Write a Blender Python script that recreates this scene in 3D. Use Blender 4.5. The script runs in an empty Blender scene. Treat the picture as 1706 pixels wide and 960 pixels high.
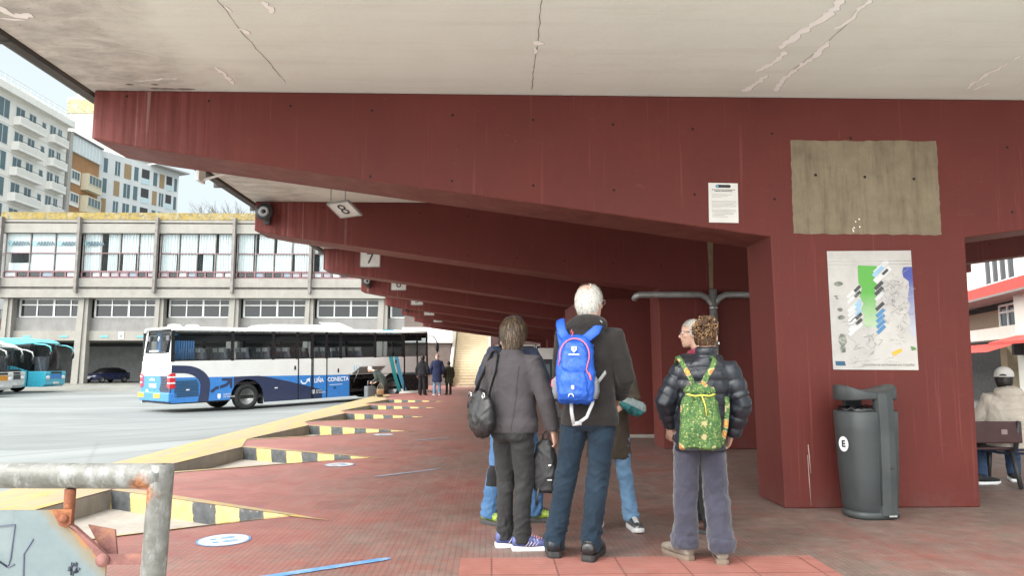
import bpy, bmesh, math, random
from mathutils import Vector, Matrix, noise
from mathutils.geometry import tessellate_polygon
R = math.radians
PI = math.pi
rnd = random.Random(7)
scn = bpy.context.scene
COL = scn.collection

# ------------------------------------------------------------------ materials
MATS = {}


def new_mat(name):
    m = bpy.data.materials.new(name)
    m.use_nodes = True
    nt = m.node_tree
    b = nt.nodes.get('Principled BSDF')
    return m, nt, b


class G:
    """tiny helper around a node tree"""

    def __init__(s, nt):
        s.nt = nt
        s.L = nt.links.new
        s.tc = nt.nodes.new('ShaderNodeTexCoord')
        s.P = s.tc.outputs['Object']

    def put(s, sock, v):
        if v is None:
            return
        if isinstance(v, bpy.types.NodeSocket):
            s.L(v, sock)
        else:
            if sock.type == 'RGBA' and len(v) == 3:
                v = (*v, 1)
            sock.default_value = v

    def n(s, kind, **kw):
        return s.nt.nodes.new('ShaderNode' + kind)

    def scale(s, v, sc, off=(0, 0, 0)):
        m = s.n('Mapping')
        s.L(v, m.inputs['Vector'])
        m.inputs['Scale'].default_value = sc
        m.inputs['Location'].default_value = off
        return m.outputs[0]

    def noise(s, v, sc=5, det=4, rough=.6, dist=0.0):
        t = s.n('TexNoise')
        s.L(v, t.inputs['Vector'])
        t.inputs['Scale'].default_value = sc
        t.inputs['Detail'].default_value = det
        t.inputs['Roughness'].default_value = rough
        t.inputs['Distortion'].default_value = dist
        return t.outputs[0]

    def vor(s, v, sc=5, feature='F1', rand=1.0, col=False):
        t = s.n('TexVoronoi')
        t.feature = feature
        s.L(v, t.inputs['Vector'])
        t.inputs['Scale'].default_value = sc
        t.inputs['Randomness'].default_value = rand
        return t.outputs['Color' if col else 'Distance']

    def ramp(s, f, a, b, va=0.0, vb=1.0):
        t = s.n('MapRange')
        s.put(t.inputs['Value'], f)
        t.inputs['From Min'].default_value = a
        t.inputs['From Max'].default_value = b
        t.inputs['To Min'].default_value = va
        t.inputs['To Max'].default_value = vb
        return t.outputs[0]

    def mix(s, f, a, b, mode='MIX'):
        t = s.n('MixRGB')
        t.blend_type = mode
        s.put(t.inputs[0], f)
        s.put(t.inputs[1], a)
        s.put(t.inputs[2], b)
        return t.outputs[0]

    def math(s, op, a, b=None):
        t = s.n('Math')
        t.operation = op
        s.put(t.inputs[0], a)
        if b is not None:
            s.put(t.inputs[1], b)
        return t.outputs[0]

    def xyz(s, v=None):
        t = s.n('SeparateXYZ')
        s.L(v or s.P, t.inputs[0])
        return t.outputs

    def rand(s):
        return s.n('ObjectInfo').outputs['Random']

    def rshift(s, v=None, amt=37.0):
        """coordinates shifted by the object's random number so that copies differ"""
        t = s.n('VectorMath')
        t.operation = 'ADD'
        s.L(v or s.P, t.inputs[0])
        c = s.n('CombineXYZ')
        r = s.math('MULTIPLY', s.rand(), amt)
        for i in range(3):
            s.L(r, c.inputs[i])
        s.L(c.outputs[0], t.inputs[1])
        return t.outputs[0]

    def bump(s, b, h, st=.3, d=.01):
        t = s.n('Bump')
        t.inputs['Strength'].default_value = st
        t.inputs['Distance'].default_value = d
        s.L(h, t.inputs['Height'])
        s.L(t.outputs[0], b.inputs['Normal'])


def M(name, col, rough=.6, metal=0.0, var=.12, vs=6.0, bump=.0, bs=40.0, col2=None, stretch=(1, 1, 1), spec=None,
      emit=None, coat=None):
    """general procedural material: colour broken up by noise, optional second colour in patches, fine bump"""
    if name in MATS:
        return MATS[name]
    m, nt, b = new_mat(name)
    g = G(nt)
    P = g.scale(g.rshift(), stretch)
    n1 = g.noise(P, vs, 5, .65)
    dark = tuple(c * (1 - var) for c in col)
    lite = tuple(min(1, c * (1 + var)) for c in col)
    c = g.mix(g.ramp(n1, .3, .7), dark, lite)
    if col2:
        n2 = g.noise(P, vs * .45, 6, .7)
        c = g.mix(g.ramp(n2, .5, .66), c, col2)
    g.put(b.inputs['Base Color'], c)
    b.inputs['Metallic'].default_value = metal
    rr = g.ramp(g.noise(P, vs * 1.7, 4), .3, .7, max(.04, rough - .08), min(1, rough + .08))
    g.L(rr, b.inputs['Roughness'])
    if spec is not None:
        b.inputs['Specular IOR Level'].default_value = spec
    if coat:
        b.inputs['Coat Weight'].default_value = coat
        b.inputs['Coat Roughness'].default_value = .12
    if bump:
        g.bump(b, g.noise(P, bs, 4), bump, .01)
    MATS[name] = m
    return m


def glass(name, tint=(.02, .025, .028), trans=.55, rough=.03, see=(.62, .68, .70)):
    if name in MATS:
        return MATS[name]
    m, nt, b = new_mat(name)
    g = G(nt)
    out = [n for n in nt.nodes if n.type == 'OUTPUT_MATERIAL'][0]
    b.inputs['Base Color'].default_value = (*tint, 1)
    b.inputs['Roughness'].default_value = rough
    b.inputs['Specular IOR Level'].default_value = .5
    t = g.n('BsdfTransparent')
    t.inputs[0].default_value = (*see, 1)
    mx = g.n('MixShader')
    mx.inputs[0].default_value = trans   # share of the solid glass surface
    g.L(t.outputs[0], mx.inputs[1])
    g.L(b.outputs[0], mx.inputs[2])
    g.L(mx.outputs[0], out.inputs[0])
    MATS[name] = m
    return m


# ------------------------------------------------------------------ mesh builder
class B:
    def __init__(s):
        s.v = []
        s.f = []
        s.mi = []
        s.mats = []
        s.sm = []
        s.grp = []

    def m(s, mat):
        if mat not in s.mats:
            s.mats.append(mat)
        return s.mats.index(mat)

    def add(s, vs, fs, mat, smooth=False):
        o = len(s.v)
        s.grp.append((o, o + len(vs), len(s.f), len(s.f) + len(fs)))
        k = s.m(mat)
        s.v += [tuple(p) for p in vs]
        for f in fs:
            s.f.append(tuple(i + o for i in f))
            s.mi.append(k)
            s.sm.append(smooth)
        return s

    def box(s, x0, x1, y0, y1, z0, z1, mat):
        v = [(x, y, z) for z in (z0, z1) for y in (y0, y1) for x in (x0, x1)]
        f = [(0, 2, 3, 1), (4, 5, 7, 6), (0, 1, 5, 4), (2, 6, 7, 3), (0, 4, 6, 2), (1, 3, 7, 5)]
        return s.add(v, f, mat)

    def quad(s, a, b, c, d, mat):
        return s.add([a, b, c, d], [(0, 1, 2, 3)], mat)

    def poly(s, pts, mat):
        return s.add(pts, [tuple(range(len(pts)))], mat)

    def prism(s, pts, off, mat, smooth=False, caps=True):
        """closed outline pts (3d) swept by vector off"""
        n = len(pts)
        off = Vector(off)
        v = [Vector(p) for p in pts] + [Vector(p) + off for p in pts]
        f = [(i, (i + 1) % n, (i + 1) % n + n, i + n) for i in range(n)]
        if caps:
            f += [tuple(reversed(range(n))), tuple(range(n, 2 * n))]
        return s.add(v, f, mat, smooth)

    def loft(s, rings, mat, smooth=True, caps=True, closed=True):
        n = len(rings[0])
        v = [p for r in rings for p in r]
        f = []
        for k in range(len(rings) - 1):
            for i in range(n if closed else n - 1):
                j = (i + 1) % n
                f.append((k * n + i, k * n + j, (k + 1) * n + j, (k + 1) * n + i))
        if caps:
            f.append(tuple(reversed(range(n))))
            f.append(tuple(range((len(rings) - 1) * n, len(rings) * n)))
        return s.add(v, f, mat, smooth)

    def tube(s, path, r, mat, seg=10, smooth=True, flat=1.0, side=None):
        path = [Vector(p) for p in path]
        rr = r if isinstance(r, (list, tuple)) else [r] * len(path)
        rings = []
        prev = Vector(side) if side else None
        for i, p in enumerate(path):
            d = (path[min(i + 1, len(path) - 1)] - path[max(i - 1, 0)]).normalized()
            if prev is None:
                prev = Vector((0, 0, 1)) if abs(d.z) < .9 else Vector((1, 0, 0))
            u = (prev - d * prev.dot(d))
            u = u.normalized() if u.length > 1e-6 else d.orthogonal().normalized()
            w = d.cross(u)
            prev = u
            ra = rr[i]
            a, b_ = ra if isinstance(ra, (list, tuple)) else (ra, ra * flat)
            rings.append([p + u * (a * math.cos(2 * PI * k / seg)) + w * (b_ * math.sin(2 * PI * k / seg)) for k in range(seg)])
        return s.loft(rings, mat, smooth)

    def ell(s, c, r, mat, seg=12, rg=8, rot=None):
        c = Vector(c)
        rings = []
        for i in range(rg + 1):
            a = PI * (i + .02) / (rg + .04) - PI / 2
            ring = []
            for k in range(seg):
                p = Vector((r[0] * math.cos(a) * math.cos(2 * PI * k / seg), r[1] * math.cos(a) * math.sin(2 * PI * k / seg), r[2] * math.sin(a)))
                ring.append(c + (rot @ p if rot else p))
            rings.append(ring)
        return s.loft(rings, mat)

    def lathe(s, prof, mat, c=(0, 0, 0), seg=20, axis='z', caps=True):
        rings = []
        for r, h in prof:
            ring = []
            for k in range(seg):
                x, y = r * math.cos(2 * PI * k / seg), r * math.sin(2 * PI * k / seg)
                p = {'z': (x, y, h), 'y': (x, h, -y), 'x': (h, x, y)}[axis]
                ring.append(Vector(c) + Vector(p))
            rings.append(ring)
        return s.loft(rings, mat, caps=caps)

    def build_each(s, name, parent=None, fix=True, bevel=0):
        """one object for every shape that was added"""
        out = []
        for k, (v0, v1, f0, f1) in enumerate(s.grp):
            q = B()
            q.mats = s.mats
            q.v = s.v[v0:v1]
            q.f = [tuple(i - v0 for i in f) for f in s.f[f0:f1]]
            q.mi = s.mi[f0:f1]
            q.sm = s.sm[f0:f1]
            out.append(q.build(name, parent, fix=fix, bevel=bevel))
        return out

    def build(s, name, parent=None, bevel=0, loc=None, fix=True, smooth_all=False):
        me = bpy.data.meshes.new(name)
        me.from_pydata(s.v, [], s.f)
        for m_ in s.mats:
            me.materials.append(m_)
        me.polygons.foreach_set('material_index', s.mi)
        me.polygons.foreach_set('use_smooth', [smooth_all or q for q in s.sm])
        if fix:
            bm = bmesh.new()
            bm.from_mesh(me)
            bmesh.ops.recalc_face_normals(bm, faces=bm.faces)
            bm.to_mesh(me)
            bm.free()
        o = bpy.data.objects.new(name, me)
        COL.objects.link(o)
        if parent:
            o.parent = parent
        if loc:
            o.location = loc
        if bevel:
            md = o.modifiers.new('bevel', 'BEVEL')
            md.width = bevel
            md.segments = 2
            md.limit_method = 'ANGLE'
            md.angle_limit = R(35)
        return o


def empty(name, loc=(0, 0, 0), rz=0, label=None, cat=None, group=None, rot=None):
    o = bpy.data.objects.new(name, None)
    COL.objects.link(o)
    o.location = loc
    o.rotation_euler = rot or (0, 0, rz)
    o.empty_display_size = .1
    tag(o, label, cat, group)
    return o


def tag(o, label=None, cat=None, group=None, kind=None):
    if label:
        o['label'] = label
    if cat:
        o['category'] = cat
    if group:
        o['group'] = group
    if kind:
        o['kind'] = kind
    return o


def copy_tree(o, parent=None):
    c = o.copy()
    COL.objects.link(c)
    c.parent = parent
    for ch in list(o.children):
        copy_tree(ch, c)
    return c


def lettering(txt, size, mat, name='lettering', parent=None, loc=(0, 0, 0), rot=(PI / 2, 0, 0), align='CENTER', shear=0, bold=0, xs=1.0):
    cu = bpy.data.curves.new(name, 'FONT')
    cu.body = txt
    cu.size = size
    cu.align_x = align
    cu.align_y = 'CENTER'
    cu.shear = shear
    cu.offset = bold
    cu.extrude = .0008
    cu.resolution_u = 3
    t = bpy.data.objects.new('tmp', cu)
    COL.objects.link(t)
    dg = bpy.context.evaluated_depsgraph_get()
    me = bpy.data.meshes.new_from_object(t.evaluated_get(dg))
    bpy.data.objects.remove(t)
    bpy.data.curves.remove(cu)
    me.name = name
    me.materials.clear()
    me.materials.append(mat)
    o = bpy.data.objects.new(name, me)
    COL.objects.link(o)
    o.parent = parent
    o.location = loc
    o.rotation_euler = rot
    o.scale = (xs, 1, 1)
    return o


def rrect(cx, cz, w, h, r, seg=4):
    """rounded rectangle outline in 2d"""
    pts = []
    for sx, sz, a0 in ((1, 1, 0), (-1, 1, 90), (-1, -1, 180), (1, -1, 270)):
        for k in range(seg + 1):
            a = R(a0 + 90 * k / seg)
            pts.append((cx + sx * (w / 2 - r) + r * math.cos(a), cz + sz * (h / 2 - r) + r * math.sin(a)))
    return pts


# ------------------------------------------------------------------ basic palette
white_paint = M('white_paint', (.78, .78, .76), .45, var=.05)
black_rubber = M('black_rubber', (.018, .018, .019), .8, var=.25)
black_plastic = M('black_plastic', (.02, .02, .022), .45, var=.2)
dark_metal = M('dark_metal', (.045, .045, .05), .5, .4)
steel = M('steel', (.45, .46, .47), .35, .9)
chrome = M('chrome', (.7, .7, .72), .15, 1.0)
galv = M('galvanised', (.32, .33, .33), .5, .55, var=.2, col2=(.24, .23, .21))
ink = M('ink', (.03, .03, .035), .7)
white_ink = M('white_ink', (.82, .84, .85), .6, var=.03)
amber = M('amber_lens', (.85, .38, .02), .25, coat=.4)
red_lens = M('red_lens', (.55, .02, .03), .2, coat=.5)
clear_lens = M('clear_lens', (.7, .72, .74), .12, coat=.5)


def mat_red_concrete():
    m, nt, b = new_mat('red_painted_concrete')
    g = G(nt)
    P = g.rshift()
    big = g.noise(P, 1.3, 5, .6)
    c = g.mix(g.ramp(big, .3, .7), (.106, .0215, .0170), (.138, .0295, .0235))
    # board marks of the formwork: narrow upright bands
    v = g.noise(g.scale(P, (9, 9, .35)), 1.0, 5, .7)
    c = g.mix(g.ramp(v, .35, .75, 0, .5), c, (.115, .024, .022))
    w = g.noise(g.scale(P, (22, 22, .5)), 1.0, 3, .7)
    c = g.mix(g.ramp(w, .60, .75, 0, .35), c, (.30, .085, .075))
    # pale lime runs below the weathered tip
    x, y, z = g.xyz()
    tip = g.ramp(x, -2.0, -3.0)
    runs = g.noise(g.scale(P, (8.5, 8.5, .18)), 1.0, 3, .6)
    thin = g.ramp(runs, .625, .68)
    c = g.mix(g.math('MULTIPLY', g.math('MULTIPLY', thin, tip), .38), c, (.52, .42, .38))
    c = g.mix(g.math('MULTIPLY', tip, g.ramp(g.noise(g.scale(P, (14, 14, .6)), 1, 4), .4, .7, 0, .55)), c, (.29, .085, .08))
    # undersides are mixed paler and more mottled than the upright faces
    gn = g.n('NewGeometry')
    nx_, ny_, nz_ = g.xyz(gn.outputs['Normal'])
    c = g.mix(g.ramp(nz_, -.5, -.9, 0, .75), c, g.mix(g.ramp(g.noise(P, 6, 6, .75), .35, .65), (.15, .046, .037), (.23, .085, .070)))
    # larger repainted areas and rubbed marks
    rp = g.noise(g.scale(P, (.8, .8, 1.6)), 1.9, 2, .4)
    c = g.mix(g.ramp(rp, .55, .57, 0, .28), c, (.125, .026, .021))
    rb = g.noise(g.scale(P, (1, 1, 2.5)), 4.5, 7, .8)
    c = g.mix(g.ramp(rb, .60, .72, 0, .30), c, (.19, .062, .052))
    # scuffs and chips
    sc = g.noise(P, 34, 5, .75)
    c = g.mix(g.ramp(sc, .685, .72, 0, .5), c, (.36, .19, .165))
    low = g.ramp(z, .25, 0, 0, .55)
    c = g.mix(g.math('MULTIPLY', low, g.ramp(g.noise(P, 7, 5), .4, .6)), c, (.12, .05, .045))
    # tie holes: dark dots on a grid
    fx = g.math('ABSOLUTE', g.math('SUBTRACT', g.math('FRACT', g.math('DIVIDE', x, .74)), .5))
    zz = g.math('ADD', z, g.math('MULTIPLY', x, 0.05))
    fz = g.math('ABSOLUTE', g.math('SUBTRACT', g.math('FRACT', g.math('DIVIDE', zz, .62)), .68))
    d = g.math('SQRT', g.math('ADD', g.math('POWER', g.math('MULTIPLY', fx, .74), 2.0), g.math('POWER', g.math('MULTIPLY', fz, .62), 2.0)))
    dot = g.math('MULTIPLY', g.ramp(d, .0135, .0105), g.ramp(z, 2.35, 2.4))
    c = g.mix(dot, c, (.012, .008, .008))
    g.put(b.inputs['Base Color'], c)
    g.L(g.ramp(big, .3, .7, .5, .68), b.inputs['Roughness'])
    b.inputs['Specular IOR Level'].default_value = .25
    h = g.math('ADD', g.math('MULTIPLY', v, .6), g.math('MULTIPLY', g.noise(P, 60, 4), .35))
    h = g.math('SUBTRACT', h, g.math('MULTIPLY', dot, 1.5))
    g.bump(b, h, .35, .012)
    return m


def mat_ceiling():
    m, nt, b = new_mat('painted_soffit')
    g = G(nt)
    P = g.P
    n1 = g.noise(P, 1.1, 6, .65)
    c = g.mix(g.ramp(n1, .3, .7), (.725, .755, .695), (.785, .815, .755))
    x, y, z = g.xyz()
    # weathered grey plaster toward the open edge
    edge = g.ramp(g.math('ADD', x, g.math('MULTIPLY', g.noise(P, 1.3, 5), 1.5)), -1.55, -2.2)
    plaster = g.mix(g.ramp(g.noise(g.scale(P, (1, 2.2, 1)), 3.2, 7, .75, .6), .35, .68), (.36, .35, .33), (.72, .69, .64))
    c = g.mix(g.math('MULTIPLY', edge, .85), c, plaster)
    st = g.noise(g.scale(P, (.35, 5, 1)), 1.4, 5, .7)
    c = g.mix(g.ramp(st, .5, .8, 0, .22), c, (.42, .37, .33))
    spot = g.noise(P, 22, 4, .7)
    c = g.mix(g.math('MULTIPLY', g.ramp(spot, .66, .72, 0, .6), edge), c, (.12, .11, .10))
    g.put(b.inputs['Base Color'], c)
    b.inputs['Roughness'].default_value = .75
    g.bump(b, g.math('ADD', g.noise(P, 9, 6, .7), g.math('MULTIPLY', n1, 2.0)), .18, .02)
    return m


def mat_floor():
    m, nt, b = new_mat('red_ribbed_floor_tiles')
    g = G(nt)
    P = g.P
    n1 = g.noise(P, .75, 6, .68, .4)
    n2 = g.noise(P, 3.1, 6, .7, .3)
    x, y, z = g.xyz()
    # more worn paint along the walking line, redder near the bays
    wear = g.math('ADD', g.math('MULTIPLY', n1, .62), g.math('MULTIPLY', n2, .38))
    bias = g.ramp(x, -2.8, .6, -.11, .075)
    fine = g.noise(P, 11, 5, .75)
    wear = g.math('ADD', g.math('MULTIPLY', wear, .72), g.math('MULTIPLY', fine, .28))
    mask = g.ramp(g.math('ADD', wear, bias), .40, .60)
    red = g.mix(g.ramp(n2, .3, .7), (.255, .083, .070), (.33, .138, .117))
    worn = g.mix(g.ramp(g.noise(P, 7, 5), .3, .7), (.155, .110, .093), (.235, .175, .150))
    c = g.mix(mask, red, worn)
    # tile joints (60 cm slabs) and ribs
    br = g.n('TexBrick')
    g.L(P, br.inputs['Vector'])
    br.offset = 0
    br.inputs['Scale'].default_value = 1
    br.inputs['Mortar Size'].default_value = .006
    br.inputs['Brick Width'].default_value = .4
    br.inputs['Row Height'].default_value = .4
    br.inputs['Color1'].default_value = (.85, .85, .85, 1)
    br.inputs['Color2'].default_value = (1.1, 1.1, 1.1, 1)
    br.inputs['Mortar'].default_value = (1.25, 1.22, 1.18, 1)
    c = g.mix(g.ramp(g.noise(P, 1.7, 4), .35, .6, .15, .8), c, br.outputs['Color'], 'MULTIPLY')
    b2 = g.n('TexBrick')
    g.L(P, b2.inputs['Vector'])
    b2.offset = 0
    b2.inputs['Scale'].default_value = 1
    b2.inputs['Mortar Size'].default_value = .006
    b2.inputs['Mortar Smooth'].default_value = .4
    b2.inputs['Brick Width'].default_value = .04
    b2.inputs['Row Height'].default_value = .028
    b2.inputs['Color1'].default_value = (1, 1, 1, 1)
    b2.inputs['Color2'].default_value = (.93, .93, .93, 1)
    b2.inputs['Mortar'].default_value = (.66, .64, .62, 1)
    near = g.ramp(y, 9, 5, 0, .8)
    c = g.mix(near, c, g.mix(1.0, c, b2.outputs['Color'], 'MULTIPLY'))
    dirt = g.noise(g.scale(P, (.8, 1.6, 1)), 1.9, 7, .75)
    c = g.mix(g.ramp(dirt, .54, .80, 0, .4), c, (.10, .072, .062))
    spk = g.noise(P, 26, 3, .6)
    c = g.mix(g.ramp(spk, .72, .75, 0, .5), c, (.42, .33, .29))
    # outside the canopy the paving is coloured pale to bounce light onto the soffit
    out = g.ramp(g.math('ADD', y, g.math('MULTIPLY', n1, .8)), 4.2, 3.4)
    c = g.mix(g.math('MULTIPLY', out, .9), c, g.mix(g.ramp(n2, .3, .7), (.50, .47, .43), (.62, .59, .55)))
    g.put(b.inputs['Base Color'], c)
    g.L(g.ramp(n2, .3, .7, .42, .66), b.inputs['Roughness'])
    h = g.math('ADD', g.math('MULTIPLY', b2.outputs['Fac'], -.5), g.math('MULTIPLY', g.noise(P, 55, 4), .4))
    h = g.math('ADD', h, g.math('MULTIPLY', br.outputs['Fac'], -.3))
    g.bump(b, h, .35, .006)
    return m


def mat_road():
    m, nt, b = new_mat('worn_concrete_yard')
    g = G(nt)
    P = g.P
    n1 = g.noise(g.scale(P, (.5, 1.3, 1)), .22, 7, .7, .4)
    n2 = g.noise(g.scale(P, (.35, 2.2, 1)), .9, 7, .75, .3)
    c = g.mix(g.ramp(n1, .3, .7), (.155, .170, .170), (.235, .250, .250))
    c = g.mix(g.ramp(n2, .52, .70, 0, .55), c, (.13, .138, .138))
    cr = g.vor(g.scale(P, (.5, 1, 1)), .16, 'DISTANCE_TO_EDGE')
    c = g.mix(g.ramp(cr, .004, .001, 0, .3), c, (.13, .13, .12))
    # slab joints, tyre tracks, oil, bright scraped streaks
    rot = g.n('Mapping')
    g.L(P, rot.inputs['Vector'])
    rot.inputs['Rotation'].default_value = (0, 0, R(-38))
    Q = rot.outputs[0]
    tr_ = g.noise(g.scale(Q, (.06, 2.4, 1)), 1.0, 5, .7, .2)
    c = g.mix(g.ramp(tr_, .54, .68, 0, .6), c, (.095, .10, .10))
    sk = g.noise(g.scale(P, (.10, 3.0, 1)), 1.0, 4, .65)
    c = g.mix(g.ramp(sk, .60, .68, 0, .6), c, (.36, .375, .375))
    oil = g.noise(P, .7, 5, .7)
    c = g.mix(g.ramp(oil, .68, .78, 0, .3), c, (.09, .094, .092))
    pt = g.xyz(g.vor(g.scale(P, (.35, .8, 1)), .22, 'F1', 1.0, True))[0]
    c = g.mix(.22, c, g.mix(1.0, c, pt, 'MULTIPLY'))
    x, y, z = g.xyz()
    far = g.ramp(y, 40, 50)
    grv = g.mix(g.ramp(g.noise(P, .9, 7, .75), .4, .6), (.11, .11, .095), (.22, .215, .19))
    c = g.mix(g.math('MULTIPLY', far, g.ramp(g.noise(P, .13, 5), .35, .5)), c, grv)
    sp = g.noise(P, 5, 5, .7)
    c = g.mix(g.ramp(sp, .62, .70, 0, .3), c, (.2, .2, .2))
    g.put(b.inputs['Base Color'], c)
    b.inputs['Roughness'].default_value = .8
    g.bump(b, g.noise(P, 18, 5), .25, .01)
    return m


def mat_worn_yellow(name='worn_yellow_paint', plank=True):
    m, nt, b = new_mat(name)
    g = G(nt)
    P = g.P
    n1 = g.noise(g.scale(P, (6, .6, 1)), 1.5, 6, .7, .3)
    c = g.mix(g.ramp(g.noise(P, 5, 5), .3, .7), (.37, .245, .070), (.46, .325, .12))
    c = g.mix(g.ramp(n1, .40, .58, 0, .85), c, (.28, .235, .18))
    c = g.mix(g.ramp(g.noise(P, 13, 6, .75), .60, .68, 0, .7), c, (.24, .19, .14))
    g.put(b.inputs['Base Color'], c)
    b.inputs['Roughness'].default_value = .7
    g.bump(b, n1, .2, .006)
    return m


def mat_stripes():
    """yellow / black hazard blocks along local x, chipped at the borders"""
    m, nt, b = new_mat('hazard_stripes')
    g = G(nt)
    P = g.P
    x, y, z = g.xyz()
    jit = g.math('MULTIPLY', g.math('SUBTRACT', g.noise(g.rshift(), 9, 5, .7), .5), .07)
    lean = g.math('MULTIPLY', z, .12)
    f = g.math('FRACT', g.math('DIVIDE', g.math('ADD', g.math('ADD', x, jit), lean), .62))
    s = g.ramp(f, .49, .51)
    yel = g.mix(g.ramp(g.noise(P, 8, 5), .35, .7), (.50, .37, .13), (.60, .47, .21))
    blk = g.mix(g.ramp(g.noise(P, 11, 5), .35, .7), (.045, .05, .055), (.10, .105, .11))
    c = g.mix(s, blk, yel)
    ch = g.noise(g.rshift(), 17, 6, .75)
    top = g.ramp(z, -.10, 0, 0, .14)
    c = g.mix(g.ramp(g.math('ADD', ch, top), .70, .75, 0, .8), c, (.36, .33, .28))
    g.put(b.inputs['Base Color'], c)
    b.inputs['Roughness'].default_value = .65
    g.bump(b, ch, .2, .006)
    return m


def mat_concrete(name, a, b_, streak=.5, dirt=(.16, .15, .13), moss=None, sc=1.0):
    m, nt, b = new_mat(name)
    g = G(nt)
    P = g.rshift()
    n1 = g.noise(P, .8 * sc, 6, .7)
    c = g.mix(g.ramp(n1, .3, .7), a, b_)
    s = g.noise(g.scale(P, (2.2, 2.2, .25)), 1.2 * sc, 6, .75)
    c = g.mix(g.ramp(s, .48, .75, 0, streak), c, dirt)
    if moss:
        q = g.noise(g.scale(P, (1, 1, .6)), 1.6 * sc, 7, .8)
        c = g.mix(g.ramp(q, .36, .52), c, moss)
        c = g.mix(g.ramp(g.noise(P, 3.5 * sc, 5, .8), .47, .60, 0, .85), c, (.13, .115, .075))
    g.put(b.inputs['Base Color'], c)
    b.inputs['Roughness'].default_value = .85
    g.bump(b, g.noise(P, 14, 6, .7), .25, .01)
    return m


red_con = mat_red_concrete()
ceil_m = mat_ceiling()
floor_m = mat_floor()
road_m = mat_road()
yel_m = mat_worn_yellow()
stripe_m = mat_stripes()
raw_con = mat_concrete('bare_concrete', (.165, .13, .085), (.255, .205, .14), .9, (.105, .08, .05), sc=4.5)
kerb_con = mat_concrete('kerb_concrete', (.30, .27, .24), (.40, .36, .32), .5, (.2, .18, .15), sc=4)
fac_con = mat_concrete('facade_concrete', (.245, .235, .215), (.32, .305, .28), .8, (.25, .23, .20))
lichen = mat_concrete('lichen_concrete', (.30, .28, .22), (.38, .35, .27), .5, (.12, .10, .06), moss=(.30, .215, .05))

# ------------------------------------------------------------------ world, sun, camera
w = bpy.data.worlds.new('World')
scn.world = w
w.use_nodes = True
nt = w.node_tree
bg = nt.nodes['Background']
SUN_EL, SUN_AZ = 44, -132   # azimuth from +Y, clockwise positive: the sun stands to the left, a little behind the camera
sky = nt.nodes.new('ShaderNodeTexSky')
sky.sky_type = 'NISHITA'
sky.sun_disc = False
sky.sun_elevation = R(SUN_EL)
sky.sun_rotation = R(SUN_AZ)
sky.air_density = 1.0
sky.dust_density = 3.0
sky.ozone_density = 1.0
# thin high overcast: the blue of the clear sky is veiled by a bright white layer
g = G(nt)
D = g.tc.outputs['Generated']
cl = g.noise(g.scale(D, (1, 1, 3)), 1.4, 5, .6)
dx, dy, dz = g.xyz(D)
# the veil is brightest round the hidden sun and overhead, softer toward the horizon ahead
ha, he = R(SUN_AZ), R(SUN_EL)
dot = g.math('ADD', g.math('MULTIPLY', dx, math.sin(ha) * math.cos(he)), g.math('ADD', g.math('MULTIPLY', dy, math.cos(ha) * math.cos(he)), g.math('MULTIPLY', dz, math.sin(he))))
glow = g.ramp(dot, .22, .88)
veil = g.mix(glow, (5.9, 6.75, 7.1), (46.0, 46.4, 45.0))
veil = g.mix(g.ramp(cl, .35, .7, .0, .12), veil, (12, 12.4, 12.6))
c = g.mix(.93, sky.outputs[0], veil)
nt.links.new(c, bg.inputs['Color'])
bg.inputs['Strength'].default_value = .145

sl = bpy.data.lights.new('sun', 'SUN')
sl.energy = 2.0
sl.angle = R(14)
sl.color = (1, .96, .9)
so = bpy.data.objects.new('sun', sl)
COL.objects.link(so)
az, el = R(SUN_AZ), R(SUN_EL)
sd = Vector((math.sin(az) * math.cos(el), math.cos(az) * math.cos(el), math.sin(el)))
so.rotation_euler = sd.to_track_quat('Z', 'Y').to_euler()
so.location = sd * 60

cam = bpy.data.cameras.new('camera')
cam.sensor_width = 36
cam.lens = 1183 / 1706 * 36
cam.clip_end = 2000
cam.clip_start = .05
co = bpy.data.objects.new('camera', cam)
COL.objects.link(co)
co.location = (0, 0, 1.25)
co.rotation_euler = (R(90 + 6.2232), 0, R(-1.5885))
scn.camera = co
scn.view_settings.view_transform = 'Standard'
scn.view_settings.look = 'None'
scn.view_settings.exposure = 0
scn.cycles.use_denoising = True
scn.cycles.max_bounces = 12
scn.cycles.diffuse_bounces = 8
scn.cycles.transparent_max_bounces = 16
# ================================================================== GROUND
b = B()
xs = [-600, -9.3, -4.46, 14, 600]
zs = [-.42, -.42, -.245, -.26, -.30]
ys = [-60, 0, 20, 40, 60, 900]
b.add([(x, y, z) for y in ys for x, z in zip(xs, zs)],
      [(j * 5 + i, j * 5 + i + 1, (j + 1) * 5 + i + 1, (j + 1) * 5 + i) for j in range(len(ys) - 1) for i in range(4)], road_m)
tag(b.build('road'), kind='structure')

XE = -4.85
BAYS = [6.14, 9.9, 13.85, 17.6, 21.35, 25.1]


def bay(T):
    return Vector((-1.66, T, 0)), Vector((-3.82, T + 1.28, 0)), Vector((-4.15, T - 1.5, 0))


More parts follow.
